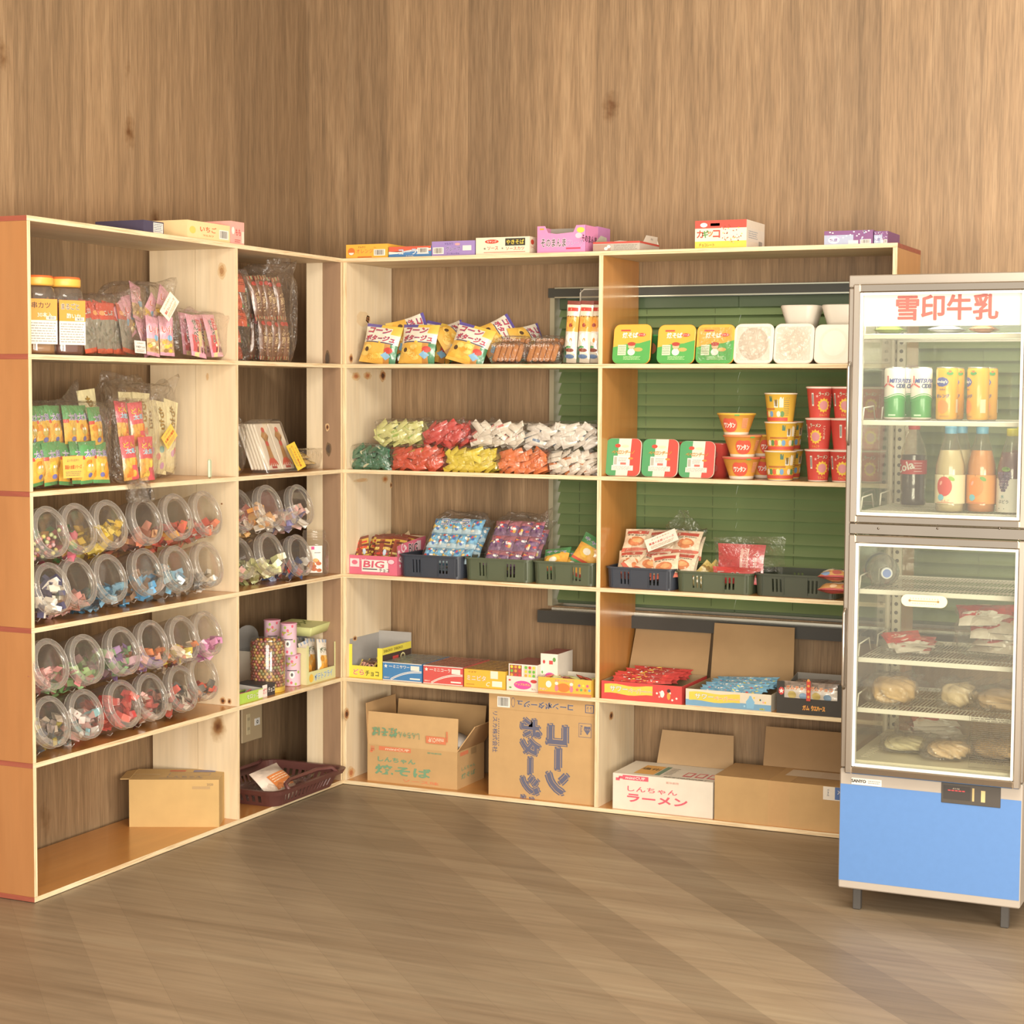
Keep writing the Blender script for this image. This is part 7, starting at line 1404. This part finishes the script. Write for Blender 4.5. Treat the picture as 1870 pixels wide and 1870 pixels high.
# lying water bottle, end on
x = xat(1630, YF+.13, SZ[3]+.03); t = thing('drink_bottle', 'large clear water bottle lying on its side with blue cap towards the door', 'bottle', (x, YF+.06, SZ[3]+.0405)); t.rotation_euler = (HP, 0, .35); t.scale = (.84, .84, .84)
m = MB(); m.lathe([(.044, -.22), (.0465, -.2), (.0465, -.07), (.0455, -.05), (.036, -.03), (.022, -.012), (.014, -.004), (.014, .002)], 30, mat='liquid_clear', capb=False, capt=False); m.build('bottle_body', t)
m = MB(); m.lathe([(.0475, -.135), (.0475, -.105)], 30, '4a6a98', 'gloss', capb=False, capt=False); m.build('label', t)
m = MB(); m.lathe([(.0165, .0), (.0175, .001), (.0175, .01), (.016, .014), (.0125, .0145)], 26, 'e6e8ea', 'plastic', capb=False, capt=False); m.lathe([(.0125, .0145), (0, .0146)], 26, '4a6ab8', 'plastic', capb=False); m.build('cap', t)
# ---- bags of food
def food(u, y, z, w, d, h, col, lab, seed, rz=0, kind='bread', filmk=1.15, rx=0):
    x = xat(u, YF+y, z+.02); t = thing('food_bag', lab, 'food bag', (x, YF+y, z+.002), rz); m = MB(); r = random.Random(seed)
    if kind == 'bread':
        S0 = film(w*.8, d*.8, h*.85, seed, .75, .004, 0).build('bread', t, (0, d*.1, .003)); S0.data.materials.clear(); S0.data.materials.append(MATS['card']); 
        at_ = S0.data.attributes['col']; c = lin(col); at_.data.foreach_set('color', list(c)*len(S0.data.polygons))
    else:
        for i in range(5): p = pmesh('ice%s|%d' % (col, i % 2), w*.62, d*.5, h*.3, lambda u_, v_: jit(col, .12) if v_ > .35 else 'eadfd2', d_mix([WHT, 'c03034', 'e8c8b0', col]), 'foil'); put(t, p, 'packet', r.uniform(-.1, .1)*w, d*.1+r.uniform(0, .1)*d, h*.18+h*.16*i, -HP+.25+r.uniform(-.1, .2), r.uniform(-.1, .1), r.uniform(-.5, .5))
    film(w, d, h*1.05, seed+1, .6, .008, 4).build('clear_wrapper', t)
food(1665, .10, SZ[4], .15, .16, .026, 'c8463c', 'flat red dotted snack pack lying on the lower wire shelf', 301, .2, 'ice')
food(1810, .08, SZ[4], .24, .2, .105, 'c8363a', 'crumpled red and white frozen food bag heaped on the lower wire shelf', 305, -.2, 'ice')
food(1628, .07, SZ[5], .135, .13, .072, 'd2ab74', 'golden bread roll in a clear white bag on the lowest wire shelf', 311, .1)
food(1735, .10, SZ[5], .1, .12, .062, 'dcc39a', 'pale bread in a pointed clear bag, middle of the lowest wire shelf', 315, -.2)
food(1830, .08, SZ[5], .17, .14, .055, 'd8b68c', 'wide tan bread bag at the right of the lowest wire shelf', 319, 0)
food(1650, .10, zf, .13, .15, .035, 'dfd2a8', 'cream packet with small print lying on the fridge floor, left', 323, .1)
food(1722, .06, zf, .12, .12, .045, 'dcb98c', 'tan bread bag lying on the fridge floor, middle', 327, -.1)
food(1705, .24, zf, .2, .14, .06, 'b8685a', 'red and brown food bag at the back of the fridge floor', 331, .2, 'ice')
food(1815, .10, zf, .16, .16, .05, 'd6b084', 'tan bread bag lying on the fridge floor, right', 335, 0)
for i, (u, c, w__, lb) in enumerate(((1618, '9ab84a', .07, 'round green packet on the top wire shelf, left'), (1722, 'c9d0da', .08, 'pale blue printed packet in the middle of the top wire shelf'), (1790, 'b87a5a', .06, 'brown packet on the top wire shelf, right'))):
    x = xat(u, YF+.12, SZ[0]); m = MB(); m.M = Tm(0, 0, .013, -HP); pouch(m, w__, .1, .022, lambda u_, v_: jit(c, .05), None, seed=i); m.build('food_packet', None, (x, YF+.12, SZ[0]), label=lb, cat='food packet')

l_ = bpy.data.lights.new('fridge_tube', 'AREA'); l_.shape = 'RECTANGLE'; l_.size = .4; l_.size_y = .03; l_.energy = 2.2; l_.color = (1, .98, .9)
o_ = bpy.data.objects.new('fridge_tube', l_); COL.objects.link(o_); o_.location = (cxw, YF+.06, zT_-.045)
